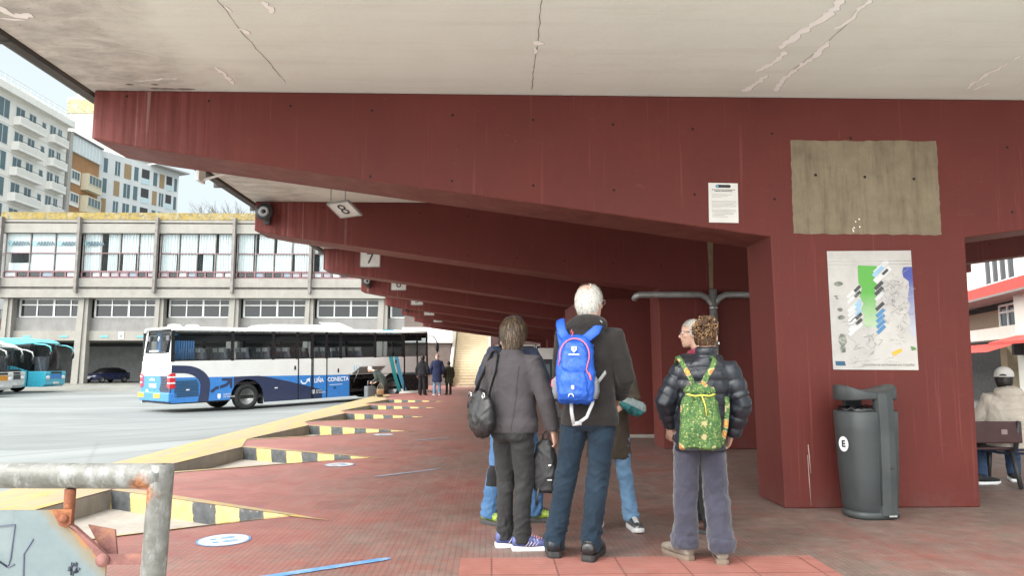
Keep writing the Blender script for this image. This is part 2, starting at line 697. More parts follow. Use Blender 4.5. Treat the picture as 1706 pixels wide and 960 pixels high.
outline = [(XE, -4), (14, -4), (14, 62), (XE, 62), (XE, 37.2), (-2.3, 34.3), (XE, 30.9)]
polys = [[Vector((x, y, 0)) for x, y in outline]] + [[*bay(T)] for T in BAYS]
tris = tessellate_polygon(polys)
flat = [p for pl in polys for p in pl]
b = B()
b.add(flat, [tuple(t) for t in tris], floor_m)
n = len(outline)
for i in range(n):
    (x0, y0), (x1, y1) = outline[i], outline[(i + 1) % n]
    b.quad((x0, y0, 0), (x1, y1, 0), (x1, y1, -.5), (x0, y0, -.5), kerb_con)
pf = b.build('platform', fix=False)
bm = bmesh.new()
bm.from_mesh(pf.data)
bmesh.ops.remove_doubles(bm, verts=bm.verts, dist=1e-5)
bmesh.ops.recalc_face_normals(bm, faces=bm.faces)
bm.to_mesh(pf.data)
bm.free()
tag(pf, kind='structure')

for k, T in enumerate(BAYS):
    t, c, q = bay(T)
    dz = Vector((0, 0, -.18))
    b = B()
    b.poly([p + dz for p in (t, c, q)], kerb_con)
    tag(b.build('bay_floor'), kind='structure')
    b = B()
    b.quad(c, q, q + dz, c + dz, kerb_con)
    tag(b.build('kerb_wall'), kind='structure')
    # near side of the recess, seen only from the other side
    b = B()
    b.quad(t, q, q + dz, t + dz, kerb_con)
    tag(b.build('kerb_wall'), kind='structure')
    # striped end wall: origin at c, local x along the wall to the tip
    d = t - c
    L = d.length
    b = B()
    b.quad((0, 0, 0), (L, 0, 0), (L, 0, -.18), (0, 0, -.18), stripe_m)
    o = b.build('striped_kerb', loc=c, fix=False)
    o.rotation_euler = (0, 0, math.atan2(d.y, d.x))
    tag(o, kind='structure')
    # painted edges on top: 4 mm above the tiles
    b = B()
    nrm = Vector((-d.y, d.x, 0)).normalized()
    if nrm.y < 0:
        nrm = -nrm
    up = Vector((0, 0, .004))
    ext = (t - c).normalized() * .42
    b.poly([c + up, t + up, t + ext + up, t + nrm * .06 + up - ext * .3, c + nrm * .15 + up], yel_m)
    e = (q - t)
    n2 = Vector((e.y, -e.x, 0)).normalized()
    if n2.y > 0:
        n2 = -n2
    b.poly([t + ext + up * 1.6, t + up * 1.6, q + up * 1.6, q + n2 * .12 + up * 1.6, t + n2 * .09 + up * 1.6 - ext * .3], yel_m)
    tag(b.build('bay_edge_marking', fix=False), kind='structure')
# long yellow band along the outer kerb
b = B()
L_, R_ = [], []
pts = [(-3, -4.1)]
for T in BAYS:
    t, c, q = bay(T)
    pts += [(q.y, q.x), (c.y, c.x - .004)]
pts += [(27.6, -4.1), (30.7, -4.3)]
vs = []
for y, x in pts:
    vs += [(XE + .01, y, .008), (x, y, .008)]
b.add(vs, [(2 * i, 2 * i + 1, 2 * i + 3, 2 * i + 2) for i in range(len(pts) - 1)], yel_m)
tag(b.build('yellow_edge_marking', fix=False), kind='structure')

# pale ribbed guidance paving in front of the group
def mat_tactile():
    m, nt, bb = new_mat('pink_ribbed_paving')
    g = G(nt)
    x, y, z = g.xyz()
    rib = g.math('ABSOLUTE', g.math('SUBTRACT', g.math('FRACT', g.math('DIVIDE', y, .042)), .5))
    br = g.n('TexBrick')
    g.L(g.P, br.inputs['Vector'])
    br.offset = 0
    for k_, v_ in (('Scale', 1), ('Mortar Size', .006), ('Brick Width', .4), ('Row Height', .4)):
        br.inputs[k_].default_value = v_
    br.inputs['Color1'].default_value = (1, 1, 1, 1)
    br.inputs['Color2'].default_value = (.9, .88, .88, 1)
    br.inputs['Mortar'].default_value = (.45, .42, .4, 1)
    c_ = g.mix(g.ramp(g.noise(g.P, 6, 6, .7), .3, .7), (.27, .10, .08), (.35, .15, .122))
    c_ = g.mix(1, c_, br.outputs['Color'], 'MULTIPLY')
    c_ = g.mix(g.ramp(rib, .12, .3, .35, 0), c_, (.26, .11, .09))
    c_ = g.mix(g.ramp(g.noise(g.P, 2.5, 6, .75), .52, .7, 0, .45), c_, (.22, .15, .13))
    g.put(bb.inputs['Base Color'], c_)
    bb.inputs['Roughness'].default_value = .6
    g.bump(bb, rib, .5, .008)
    return m


b = B()
b.box(-.2, 2.09, 3.95, 4.775, .0015, .005, mat_tactile())
tag(b.build('ribbed_pavement'), kind='structure')

# floor stickers: blue waiting lines and footprint discs
blue_vinyl = M('blue_vinyl', (.10, .25, .50), .45, var=.15, col2=(.30, .36, .42), vs=9)
white_vinyl = M('white_vinyl', (.58, .57, .55), .5, var=.12, vs=12, col2=(.42, .37, .35))


def floor_line(p, q, wd, label, mat):
    p, q = Vector((*p, .005)), Vector((*q, .005))
    d = (q - p).normalized()
    nn = Vector((-d.y, d.x, 0)) * wd / 2
    rnd2 = random.Random(3)
    bb = B()
    N = 14
    vv = []
    for i in range(N + 1):
        c_ = p.lerp(q, i / N)
        k = 1 - .12 * rnd2.random()
        if i in (0, N):
            k = .55
        vv += [c_ + nn * k, c_ - nn * k]
    bb.add(vv, [(2 * i, 2 * i + 1, 2 * i + 3, 2 * i + 2) for i in range(N)], mat)
    o = bb.build('floor_line')
    tag(o, label, 'floor marking', 'waiting lines stuck to the floor')


pale_blue = M('worn_blue_vinyl', (.27, .30, .40), .5, var=.2, vs=15, col2=(.33, .28, .26))
floor_line((-1.45, 4.33), (-.66, 4.79), .075, 'bright blue waiting line stuck to the red tiles beside the handrail', blue_vinyl)
floor_line((-1.32, 8.2), (-.64, 8.78), .075, 'faded blue waiting line beyond the second floor disc', pale_blue)
floor_line((-1.30, 12.03), (-.72, 12.55), .08, 'farthest and faintest blue waiting line on the tiles', pale_blue)


def footprint(x, y, label, rz, detail=True):
    t_ = empty('footprint_sticker', (x, y, .004), rz, label, 'floor sticker', 'footprint discs on the floor')
    bb = B()
    bb.poly([(.185 * math.cos(2 * PI * k / 28), .185 * math.sin(2 * PI * k / 28), 0) for k in range(28)], blue_vinyl)
    bb.build('rim', t_)
    bb = B()
    bb.poly([(.168 * math.cos(2 * PI * k / 28), .168 * math.sin(2 * PI * k / 28), .001) for k in range(28)], white_vinyl)
    bb.build('disc', t_)
    if detail:
        for sx in (-1, 1):
            bb = B()
            bb.poly([(sx * .055 + .035 * math.cos(a) * (1 + .12 * math.sin(a)), .035 + .055 * math.sin(a), .002) for a in [2 * PI * k / 16 for k in range(16)]], blue_vinyl)
            bb.poly([(sx * .05 + .026 * math.cos(a), -.062 + .028 * math.sin(a), .002) for a in [2 * PI * k / 12 for k in range(12)]], blue_vinyl)
            bb.build('footprint', t_)


footprint(-1.92, 5.31, 'white footprint disc with blue rim beside the nearest bay recess', R(-60))
footprint(-1.92, 9.2, 'white footprint disc beside the tip of the second bay recess', R(-60))
footprint(-1.96, 13.1, 'small distant white footprint disc by the third bay recess', R(-60))

# ================================================================== CANOPY
ZC = 3.745
roof = empty('canopy_roof', (0, 0, 0), 0, 'flat cream painted concrete canopy roof with flaking paint overhead', 'canopy roof')
b = B()
b.box(-3.66, 10.55, 3.4, 40.5, ZC, ZC + .30, ceil_m)
b.build('slab', roof)
gut_m = M('weathered_gutter', (.075, .07, .065), .7, .1, var=.35, vs=3, stretch=(1, .4, 1), bump=.3)
for x0, s in ((-3.663, -1), (10.553, 1)):
    prof = [(0, ZC + .22), (.16, ZC + .22), (.19, ZC + .10), (.17, ZC + .0), (.10, ZC - .035), (.02, ZC - .03), (0, ZC + .02)]
    b = B()
    b.prism([(x0 + s * a, 3.4, z) for a, z in prof], (0, 37.1, 0), gut_m)
    for yy in [k * 1.48 + 3.8 for k in range(25)]:
        b.box(*sorted((x0 + s * .004, x0 + s * .197)), yy, yy + .035, ZC - .045, ZC + .225, gut_m)
    b.build('gutter', roof)

flake = M('bare_flaked_plaster', (.97, .965, .95), .85, var=.02, vs=20)
crackm = M('crack_shadow', (.22, .19, .165), .9, var=.2)


def strip(path, w0, w1, mat, name, seed=1, z=ZC - .003, step=.04, jag=.7):
    """ragged strip of missing paint following a polyline on the soffit"""
    r_ = random.Random(seed)
    pts_ = [Vector((*p, z)) for p in path]
    fine = []
    for a_, b__ in zip(pts_, pts_[1:]):
        N = max(1, int((b__ - a_).length / step))
        fine += [a_.lerp(b__, i / N) for i in range(N)]
    fine.append(pts_[-1])
    vv, ff = [], []
    off = 0
    for i, p in enumerate(fine):
        d_ = fine[min(i + 1, len(fine) - 1)] - fine[max(i - 1, 0)]
        d_.normalize()
        nn = Vector((-d_.y, d_.x, 0))
        off += r_.uniform(-.012, .012) * jag
        off *= .85
        ww = r_.uniform(w0, w1) * (.35 if i in (0, len(fine) - 1) else 1)
        vv += [p + nn * (off + ww / 2), p + nn * (off - ww / 2)]
        if i:
            j = 2 * i
            ff.append((j - 2, j - 1, j + 1, j))
    bb = B()
    bb.add(vv, ff, mat)
    o = bb.build(name, roof)
    return o


PEEL = [([(-2.342, 5.798), (-2.308, 5.92), (-2.305, 6.155)], .012, .045), ([(-1.882, 5.09), (-1.829, 5.175)], .02, .05),
        ([(-1.593, 4.689), (-1.57, 4.856)], .02, .05), ([(-1.878, 4.76), (-1.872, 4.84)], .015, .04),
        ([(.312, 5.236), (.395, 5.285)], .02, .055), ([(.337, 5.339), (.331, 5.46)], .008, .025), ([(.336, 5.75), (.338, 5.8)], .01, .025),
        ([(2.375, 4.4), (2.375, 4.563), (2.362, 4.747), (2.326, 4.936), (2.297, 5.1), (2.252, 5.307)], .018, .075),
        ([(2.321, 5.359), (2.32, 5.562), (2.227, 5.769)], .015, .06), ([(2.369, 5.828), (2.354, 6.026), (2.306, 6.209)], .015, .07),
        ([(2.572, 4.4), (2.572, 4.557), (2.576, 4.767), (2.552, 4.986)], .012, .04), ([(2.596, 5.172), (2.576, 5.463), (2.539, 5.76), (2.553, 6.187)], .012, .06),
        ([(4.266, 5.393), (4.246, 5.713), (4.287, 6.083)], .006, .04), ([(4.398, 5.942), (4.36, 6.109)], .01, .03),
        ([(-3.45, 4.72), (-3.419, 4.933), (-3.305, 4.886)], .03, .08), ([(-3.556, 4.981), (-3.40, 5.032)], .01, .03),
        ([(-3.15, 6.10), (-2.75, 6.02)], .006, .02), ([(-2.0, 9.3), (-1.95, 9.8)], .01, .04), ([(-2.6, 8.9), (-2.5, 9.2)], .02, .06)]
flake_shadow_m = M('flake_shadow', (.40, .37, .33), .9, var=.15, vs=30)  # slight shadow round each flake, painted as a darker, wider, offset strip
for k, (p_, a_, b_) in enumerate(PEEL):
    strip([(x + .004, y + .003) for x, y in p_], a_ * 1.36, b_ * 1.38, flake_shadow_m, 'flake_shadow_strip', k + 1, z=ZC - .002, step=.028, jag=1.3)
    strip(p_, a_ * 1.3, b_ * 1.3, flake, 'flaked_patch', k + 1, step=.028, jag=1.3)
for k, p_ in enumerate([[(-1.9, 4.5), (-1.881, 5.119), (-1.86, 5.586), (-1.843, 6.115)], [(.334, 4.4), (.341, 5.255), (.334, 5.699), (.342, 6.22)],
                        [(2.60, 4.9), (2.586, 5.3), (2.55, 5.7)]]):
    strip(p_, .003, .008, crackm, 'crack', 40 + k, ZC - .002, .05, .6)
for p_ in [[(-3.28, 6.19), (-3.2, 6.195)], [(-3.05, 6.185), (-2.98, 6.19)], [(-3.1, 6.28), (-2.7, 6.29)]]:
    strip(p_, .02, .05, crackm, 'damp_hole', 9, ZC - .002, .03, .3)

# concrete T frames: left arm, pier, right arm in one outline
XC = 3.445


def frame_outline():
    a = 1.27
    half = [(-7.07, 3.745), (-7.07, 3.29), (-6.62, 3.205), (-.905, 2.42), (-.875, 0)]
    pts_ = [(XC + x, z) for x, z in half]
    pts_ += [(XC - x, z) for x, z in reversed(half)]
    return pts_


b = B()
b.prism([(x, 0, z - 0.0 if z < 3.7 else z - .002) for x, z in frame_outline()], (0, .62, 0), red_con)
fr0 = b.build('canopy_frame', bevel=.012)
FRY = [6.33 + 4.42 * k for k in range(8)]
FL = ['nearest red concrete canopy frame with a patch of bare concrete above its pier',
      'second red canopy frame with drain pipe and sign 8 in front of it',
      'third red canopy frame, its beam just behind the 7 sign', 'fourth red canopy frame with a loudspeaker behind the 7 sign',
      'fifth red canopy frame, beam tip seen just left of the bus front roof', 'sixth red canopy frame counted from the bare concrete patch',
      'seventh red canopy frame, last but one before the stairs', 'farthest red canopy frame, closest to the staircase']
for k, y in enumerate(FRY):
    o = fr0 if k == 0 else fr0.copy()
    if k:
        COL.objects.link(o)
    o.location = (0, y, 0)
    tag(o, FL[k], 'canopy frame', 'red concrete canopy frames')
b = B()
r_ = random.Random(5)
edge = []
for (xa, za), (xb, zb) in zip([(2.757, 3.327), (4.138, 3.333), (4.128, 2.443), (2.752, 2.447)], [(4.138, 3.333), (4.128, 2.443), (2.752, 2.447), (2.757, 3.327)]):
    for i in range(24):
        f = i / 24
        edge.append((xa + (xb - xa) * f + r_.uniform(-.005, .005), -.003, za + (zb - za) * f + r_.uniform(-.006, .006)))
b.poly(edge, raw_con)
hole = M('drill_hole', (.01, .01, .01), .9)
for hx, hz in ((2.98, 3.0), (3.44, 2.985), (3.9, 2.97)):
    b.poly([(hx + .014 * math.cos(2 * PI * k / 10), -.005, hz + .014 * math.sin(2 * PI * k / 10)) for k in range(10)], hole)
for k in range(6):
    hx, hz = 3.32 + r_.uniform(-.05, .05), 2.52 + r_.uniform(-.05, .07)
    b.poly([(hx + r_.uniform(.003, .008) * math.cos(a), -.005, hz + r_.uniform(.005, .012) * math.sin(a)) for a in [2 * PI * i / 7 for i in range(7)]], flake)
b.build('concrete_patch', fr0)
b = B()
drip = M('lime_drip', (.42, .30, .27), .8, var=.2)
for px_, z0, z1, wd in ((2.79, .02, .46, .006), (2.80, .55, .30, .008)):
    b.tube([(px_, -.002, max(z0, z1)), (px_ + .006, -.002, (z0 + z1) / 2), (px_ + .012, -.002, min(z0, z1))], [wd * .5, wd * .7, wd * .4], drip, 6)
b.build('lime_run', fr0)

# number signs hanging between the beams
sign_w = M('sign_white', (.62, .62, .60), .5, var=.1, col2=(.45, .44, .42))
SG = [(9.75, '8', -2.06, 3.41), (13.7, '7', -2.37, 3.305), (18.15, '6', -2.40, 3.325), (22.6, '5', -2.4, 3.32), (27.0, '4', -2.4, 3.3), (31.4, '3', -2.4, 3.3)]
for y, tx, x, z in SG:
    t_ = empty('bay_sign', (x, y, z), 0, None, 'number sign', 'bay number signs under the canopy')
    t_['label'] = 'crooked white sign 8 knocked toward horizontal beneath the canopy' if tx == '8' else \
        'white hanging sign with black number %s in front of a red beam' % tx
    b = B()
    b.box(-.19, .19, -.012, .012, -.16, .16, sign_w)
    b.build('panel', t_, bevel=.004)
    b = B()
    for bx0, bx1, bz0, bz1 in ((-.19, .19, -.165, -.15), (-.19, .19, .15, .165), (-.195, -.18, -.165, .165), (.18, .195, -.165, .165)):
        b.box(bx0, bx1, -.016, .016, bz0, bz1, galv)
    b.build('rim', t_)
    lettering(tx, .30, ink, parent=t_, name='numeral', loc=(0, -.015, 0))
    b = B()
    if tx == '8':
        t_.rotation_euler = (R(64), 0, R(-30))
        inv = t_.rotation_euler.to_matrix().inverted()
        for sx in (-.12, .14):
            p0 = Vector((sx, 0, .16))
            b.tube([p0, p0 + inv @ Vector((0, .0, ZC - z - .06))], .008, galv, 6)
    else:
        for sx in (-.15, .15):
            b.tube([(sx, 0, .16), (sx, 0, ZC - z)], .008, galv, 6)
    b.build('hanger', t_)

# loudspeakers at beam tips
for k, (i, lab) in enumerate([(1, 'round black horn loudspeaker on the tip of the second red beam'),
                              (3, 'black horn loudspeaker on the tip of the fourth red beam'), (5, 'tiny distant loudspeaker on the sixth red beam tip')]):
    t_ = empty('loudspeaker', (-3.42, FRY[i] - .002, 3.54), 0, lab, 'loudspeaker', 'loudspeakers on the beam tips')
    b = B()
    b.lathe([(.0, -.22), (.125, -.225), (.135, -.20), (.13, -.19), (.06, -.06), (.05, 0)], black_plastic, axis='y', seg=22)
    b.build('horn', t_)
    b = B()
    b.lathe([(.075, -.228), (.08, -.232), (.045, -.232), (.04, -.229)], M('speaker_grey', (.32, .32, .33), .5), axis='y', seg=18)
    b.lathe([(.0, -.24), (.03, -.238), (.03, -.227)], black_rubber, axis='y', seg=14)
    b.build('driver', t_)
    b = B()
    b.box(-.04, .04, -.06, 0, -.16, .16, dark_metal)
    b.build('bracket', t_)

# white steel bracket at the roof edge
t_ = empty('wall_bracket', (-3.66, 8.75, 3.62), 0, 'white steel lamp bracket at the canopy edge behind the first beam', 'bracket')
b = B()
b.box(0, .04, -.10, .10, -.10, .12, white_paint)
b.tube([(.02, 0, .08), (.42, .1, .08)], .02, white_paint, 8)
b.tube([(.02, 0, -.08), (.40, .1, .07)], .016, white_paint, 8)
b.build('arm', t_, bevel=.003)

# drain pipe at the second pier
Yp = FRY[1] - .085
t_ = empty('drain_pipe', (0, Yp, 0), 0, 'grey drain pipe with Y junction on the second red pier', 'pipe')
b = B()
b.tube([(2.19, .16, 2.27), (2.19, .03, 2.30), (2.23, 0, 2.315), (3.16, 0, 2.32), (3.26, 0, 2.27), (3.355, 0, 2.16), (3.355, 0, 1.98)], .05, galv, 12)
b.tube([(4.28, 0, 2.32), (3.55, 0, 2.32), (3.45, 0, 2.27), (3.358, .0, 2.16)], .05, galv, 12)
b.build('branch', t_)
b = B()
b.tube([(3.356, 0, 2.40), (3.356, 0, .02)], .058, galv, 12)
b.build('stack', t_)
b = B()
for z in (2.1, 1.3, .5):
    b.lathe([(.058, z), (.066, z), (.066, z + .04), (.058, z + .04)], steel, c=(3.356, 0, 0), seg=14)
b.build('clamp', t_)
b = B()
stn = mat_concrete('leak_stain', (.19, .135, .085), (.27, .20, .13), .4, (.08, .05, .035), sc=5)
b.poly([(3.30, FRY[1] - .004, 3.50), (3.42, FRY[1] - .004, 3.50), (3.40, FRY[1] - .004, 2.95), (3.385, FRY[1] - .004, 2.42), (3.33, FRY[1] - .004, 2.42), (3.325, FRY[1] - .004, 2.9)], stn)
o = b.build('leak_stain', None)
o.parent = [q for q in COL.objects if q.name == 'canopy_frame.001'][0]
o.location = (0, -FRY[1], 0)

# red wall between second and third frame
b = B()
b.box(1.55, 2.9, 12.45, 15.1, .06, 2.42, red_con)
b.box(1.52, 2.93, 12.42, 15.13, 0, .06, kerb_con)
tag(b.build('red_wall', bevel=.008), 'plain dark red wall on a pale plinth behind the drain pipe pier', 'wall')

# ================================================================== NOTICE, MAP POSTER
paper = M('notice_paper', (.68, .66, .63), .7, var=.05, vs=9)
YF = FRY[0]
t_ = empty('notice', (2.113, YF - .0035, 2.732), 0, 'small white printed notice with dark header on the red beam', 'notice')
t_.rotation_euler = (0, R(.8), 0)
b = B()
b.box(-.136, .136, -.002, .0, -.185, .185, paper)
b.build('sheet', t_)
b = B()
b.poly([(x, -.0035, z) for x, z in rrect(0, .155, .14, .028, .013)], ink)
b.poly([(-.054 + .011 * math.cos(2 * PI * k / 12), -.005, .155 + .011 * math.sin(2 * PI * k / 12)) for k in range(12)], M('logo_blue', (.12, .45, .60), .5))
b.build('header', t_)
b = B()
gtx = M('faded_print', (.25, .24, .24), .8)
r_ = random.Random(11)
for z, x0, x1, h in [(.118, -.105, .105, .007), (.104, -.08, .08, .007)]:
    x = x0
    while x < x1:
        wd = r_.uniform(.008, .02)
        b.quad((x, -.0035, z), (x + wd, -.0035, z), (x + wd, -.0035, z + h), (x, -.0035, z + h), ink)
        x += wd + .004
for z, x1 in [(.075, .08), (.063, .03), (.048, -.03), (.012, .11), (0, .11), (-.012, .1), (-.024, .11), (-.036, .11), (-.048, -.03), (-.07, .11), (-.082, .11), (-.094, .1), (-.106, .09), (-.118, .0), (-.132, .04)]:
    x = -.108
    while x < x1:
        wd = r_.uniform(.006, .022)
        b.quad((x, -.0035, z), (x + wd, -.0035, z), (x + wd, -.0035, z + .0035), (x, -.0035, z + .0035), gtx)
        x += wd + .004
b.build('print', t_)

t_ = empty('map_poster', (3.442, YF - .004, 1.752), 0, 'large bay plan poster with green and blue areas and scribbled graffiti', 'poster')
pw, ph = .785, 1.085
b = B()
pap2 = M('poster_paper', (.50, .48, .455), .55, var=.08, vs=5, col2=(.43, .41, .40))
b.poly([(-.392, -.001, .535), (.388, -.001, .545), (.392, -.001, -.545), (-.386, -.001, -.54)], pap2)
b.build('sheet', t_)


def grad_mat(name, top, bot, z0, z1):
    m, nt, bb = new_mat(name)
    g = G(nt)
    x, y, z = g.xyz()
    f = g.ramp(g.math('ADD', z, g.math('MULTIPLY', g.math('SUBTRACT', g.noise(g.P, 14, 5), .5), .12)), z0, z1)
    g.put(bb.inputs['Base Color'], g.mix(f, bot, top))
    bb.inputs['Roughness'].default_value = .5
    return m


b = B()
pts_ = [(-.115, .40), (-.10, .385 + .02), (.06, .40), (.07, .38), (.04, .30), (.06, .24), (.03, .18), (.05, .1), (.03, .05), (.05, 0), (.03, -.05), (.05, -.1), (.03, -.16), (-.09, -.16), (-.08, -.05), (-.1, 0), (-.08, .06), (-.11, .12), (-.085, .2), (-.115, .24)]
b.poly([(x, -.0025, z) for x, z in pts_], grad_mat('poster_green', (.10, .36, .06), (.42, .52, .36), -.16, .16))
b.build('green_area', t_)
b = B()
pts_ = [(.31, .39), (.388, .395), (.388, -.25), (.36, -.24), (.33, -.18), (.35, -.1), (.33, -.02), (.35, .05), (.33, .1), (.35, .2), (.35, .26), (.30, .30), (.295, .35)]
b.poly([(x, -.0025, z) for x, z in pts_], grad_mat('poster_blue', (.055, .075, .30), (.45, .46, .52), -.2, .3))
b.build('blue_area', t_)
b = B()
lb = [M('label_black', (.06, .06, .065), .6), M('label_blue', (.07, .22, .42), .5), M('label_pale', (.60, .60, .60), .6), M('label_sky', (.27, .45, .60), .5)]


def slab2(cx, cz, ln, wd, mat, ang=R(42), y=-.004):
    ca, sa = math.cos(ang), math.sin(ang)
    b.poly([(cx + u * ca - v * sa, y, cz + u * sa + v * ca) for u, v in ((-ln / 2, -wd / 2), (ln / 2, -wd / 2), (ln / 2, wd / 2), (-ln / 2, wd / 2))], mat)


slab2(.10, .39, .17, .045, lb[2])
slab2(.07, .35, .13, .035, lb[3], y=-.005)
slab2(.11, .32, .2, .05, lb[2])
slab2(.135, .345, .07, .025, lb[0], y=-.006)
for k, (m_, z) in enumerate([(lb[0], .22), (lb[0], .17), (lb[2], .12), (lb[0], .03), (lb[1], -.03), (lb[1], -.08), (lb[1], -.13), (lb[1], -.18)]):
    slab2(.07, z, .10, .032, m_)
for k, (m_, z) in enumerate([(lb[0], .19), (lb[0], .14), (lb[3], .06), (lb[3], .02), (lb[3], -.03), (lb[0], -.06), (lb[0], -.11), (lb[2], -.15)]):
    slab2(-.13, z, .075, .028, m_, y=-.0045)
    slab2(-.18, z - .04, .12, .03, lb[2])
b.build_each('bay_label', t_)
b = B()
for cx, cz, wd, h in ((-.30, .235, .085, .05), (-.33, .12, .04, .018), (-.32, .10, .04, .012), (-.295, .0, .06, .04), (-.29, -.07, .08, .045), (-.285, -.27, .09, .12), (-.29, -.36, .06, .07)):
    n_ = 9
    pts_ = [(cx + wd / 2 * math.cos(2 * PI * k / n_) * r_.uniform(.7, 1.1), -.004, cz + h / 2 * math.sin(2 * PI * k / n_) * r_.uniform(.7, 1.1)) for k in range(n_)]
    b.poly(pts_, M('sticker_grime', (.16, .17, .15), .6, var=.5, vs=30, col2=(.40, .42, .36)))
b.poly([(x, -.0045, z) for x, z in ((.16, -.385), (.24, -.35), (.25, -.375), (.17, -.42))], amber)
b.poly([(x, -.0045, z) for x, z in ((.33, -.33), (.37, -.34), (.385, -.36), (.34, -.37))], M('sticker_green', (.10, .22, .07), .6))
b.poly([(x, -.0045, z) for x, z in ((-.365, -.465), (-.28, -.465), (-.27, -.505), (-.36, -.505))], M('logo_navy', (.03, .10, .18), .5))
b.build_each('sticker', t_)
b = B()
pen = M('pen_scribble', (.17, .16, .17), .7)
for k in range(46):
    x, z = r_.choice([(-.15, -.25), (-.05, -.25), (0, -.38), (.2, .18), (.2, .0), (.16, .1), (.24, -.1), (.3, 0)])
    x += r_.uniform(-.07, .07)
    z += r_.uniform(-.1, .1)
    pth = []
    for i in range(7):
        pth.append((x, -.006, z))
        x += r_.uniform(-.05, .05)
        z += r_.uniform(-.045, .045)
    b.tube(pth, .0011, pen if k < 3 else M('pencil_scribble', (.36, .35, .34) if k % 3 else (.62, .61, .59), .7), 4)
for k in range(60):
    x, z = r_.choice([(-.36, .46), (.0, -.43), (.1, -.46), (-.2, -.47), (.15, .05), (.25, .15), (-.2, .1), (-.25, -.1), (.15, -.25)])
    x += r_.uniform(-.05, .12)
    z += r_.uniform(-.06, .06)
    b.tube([(x, -.0045, z), (x + r_.uniform(.02, .09), -.0045, z + (r_.uniform(-.002, .03) if k % 2 else 0))], .0012, MATS['pencil_scribble'], 4)
b.tube([(-.39, -.0045, .44), (.385, -.0045, .45)], .002, MATS['pencil_scribble'], 4)
b.tube([(-.39, -.0045, .41), (.385, -.0045, .42)], .0015, MATS['pencil_scribble'], 4)
b.tube([(.15, -.006, .25), (.2, -.006, .275), (.26, -.006, .25), (.21, -.006, .225), (.15, -.006, .25)], .002, lb[2], 5)
b.build('graffiti', t_)
lettering('ESTACIÓN DE AUTOBUSES DA CORUÑA', .026, gtx, parent=t_, loc=(.12, -.004, -.50))

# ================================================================== LITTER BIN
t_ = empty('litter_bin', (3.155, 6.0, 0), R(8), 'dark grey plastic litter bin with saddle shaped hood against the red pier', 'litter bin')
bin_m = M('bin_grey', (.040, .047, .049), .5, var=.12, bump=.12, bs=180, col2=(.056, .064, .064), vs=4)
bin_d = M('bin_grey_dark', (.03, .034, .036), .55)


def oval(a, bb_, z, n_=28, e=2.6, cx=0, cy=0):
    out = []
    for k in range(n_):
        th = 2 * PI * k / n_
        c_, s_ = math.cos(th), math.sin(th)
        out.append((cx + a * math.copysign(abs(c_) ** (2 / e), c_), cy + bb_ * math.copysign(abs(s_) ** (2 / e), s_), z))
    return out


b = B()
b.loft([oval(.205, .165, 0), oval(.215, .175, .02), oval(.215, .175, .055), oval(.20, .16, .06)], bin_m)
b.build('base', t_)
b = B()
outer = [(.195, .155, .06), (.212, .17, .10), (.232, .182, .40), (.245, .19, .70), (.25, .192, .86)]
b.loft([oval(a_, c_, z) for a_, c_, z in outer] + [oval(.24, .183, .875), oval(.225, .17, .86), oval(.21, .155, .70)], bin_m, caps=False)
b.build('body', t_)
b = B()
# front post: broad upright strip that carries the hood, slightly bowed
for x0, x1 in ((-.03, .125),):
    rings = []
    for z, dep in ((.03, .185), (.4, .2), (.8, .207), (.95, .205), (1.02, .20)):
        rings.append([(x0, -dep + .03, z), (x0 + .012, -dep, z), ((x0 + x1) / 2, -dep - .012, z), (x1 - .012, -dep, z), (x1, -dep + .03, z), (x1, -dep + .07, z), (x0, -dep + .07, z)])
    b.loft(rings, bin_m, smooth=False)
for y_ in (.12,):
    b.box(-.10, .06, y_, y_ + .05, .80, 1.0, bin_d)
b.build('post', t_, bevel=.006)
b = B()
# saddle hood
rows = []
for j in range(9):
    v = -1 + 2 * j / 8
    row = []
    for i in range(13):
        u = -1 + 2 * i / 12
        row.append((u, v))
    rows.append(row)
vv, ff = [], []


def hood(u, v, top):
    a_, c_ = .245, .19
    k = max(abs(u), abs(v))
    ln = math.hypot(u, v) or 1
    e = (abs(u / k) ** 2.6 + abs(v / k) ** 2.6) ** (1 / 2.6) if k else 1
    x, y = a_ * u / e, c_ * v / e
    z = 1.045 + .048 * (x / a_) ** 2 - .02 * (y / c_) ** 2 if top else .955 + .015 * (1 - (x / a_) ** 2)
    return (x, y, z)


for top in (1, 0):
    for row in rows:
        vv += [hood(u, v, top) for u, v in row]
N9 = 9 * 13
for j in range(8):
    for i in range(12):
        q_ = (j * 13 + i, j * 13 + i + 1, (j + 1) * 13 + i + 1, (j + 1) * 13 + i)
        ff.append(q_)
        ff.append(tuple(N9 + k for k in reversed(q_)))
ring = [i for i in range(13)] + [j * 13 + 12 for j in range(1, 9)] + [8 * 13 + i for i in range(11, -1, -1)] + [j * 13 for j in range(7, 0, -1)]
for a_, c_ in zip(ring, ring[1:] + ring[:1]):
    ff.append((a_, c_, c_ + N9, a_ + N9))
b.add(vv, ff, bin_m, True)
b.build('hood', t_, bevel=.01)
b = B()
rings = []
for z, s_ in ((.80, .9), (.885, 1.0), (.905, .97), (.90, .7), (.87, .3)):
    ring = oval(.215 * s_, .165 * s_, z, 40)
    rings.append([(x * (1 + r_.uniform(-.04, .04)), y * (1 + r_.uniform(-.04, .04)), z_ + r_.uniform(-.014, .014)) for x, y, z_ in ring])
b.loft(rings, M('bin_liner', (.012, .012, .013), .25))
b.build('liner', t_)
b = B()
b.tube([(-.045, -.205, .12), (-.045, -.215, .5), (-.04, -.22, .84)], .004, ink, 6)
b.build('door_gap', t_)
b = B()
b.lathe([(0, 0), (.012, 0), (.012, .01)], ink, c=(.06, -.222, .42), axis='y', seg=10)
b.build('lock', t_)
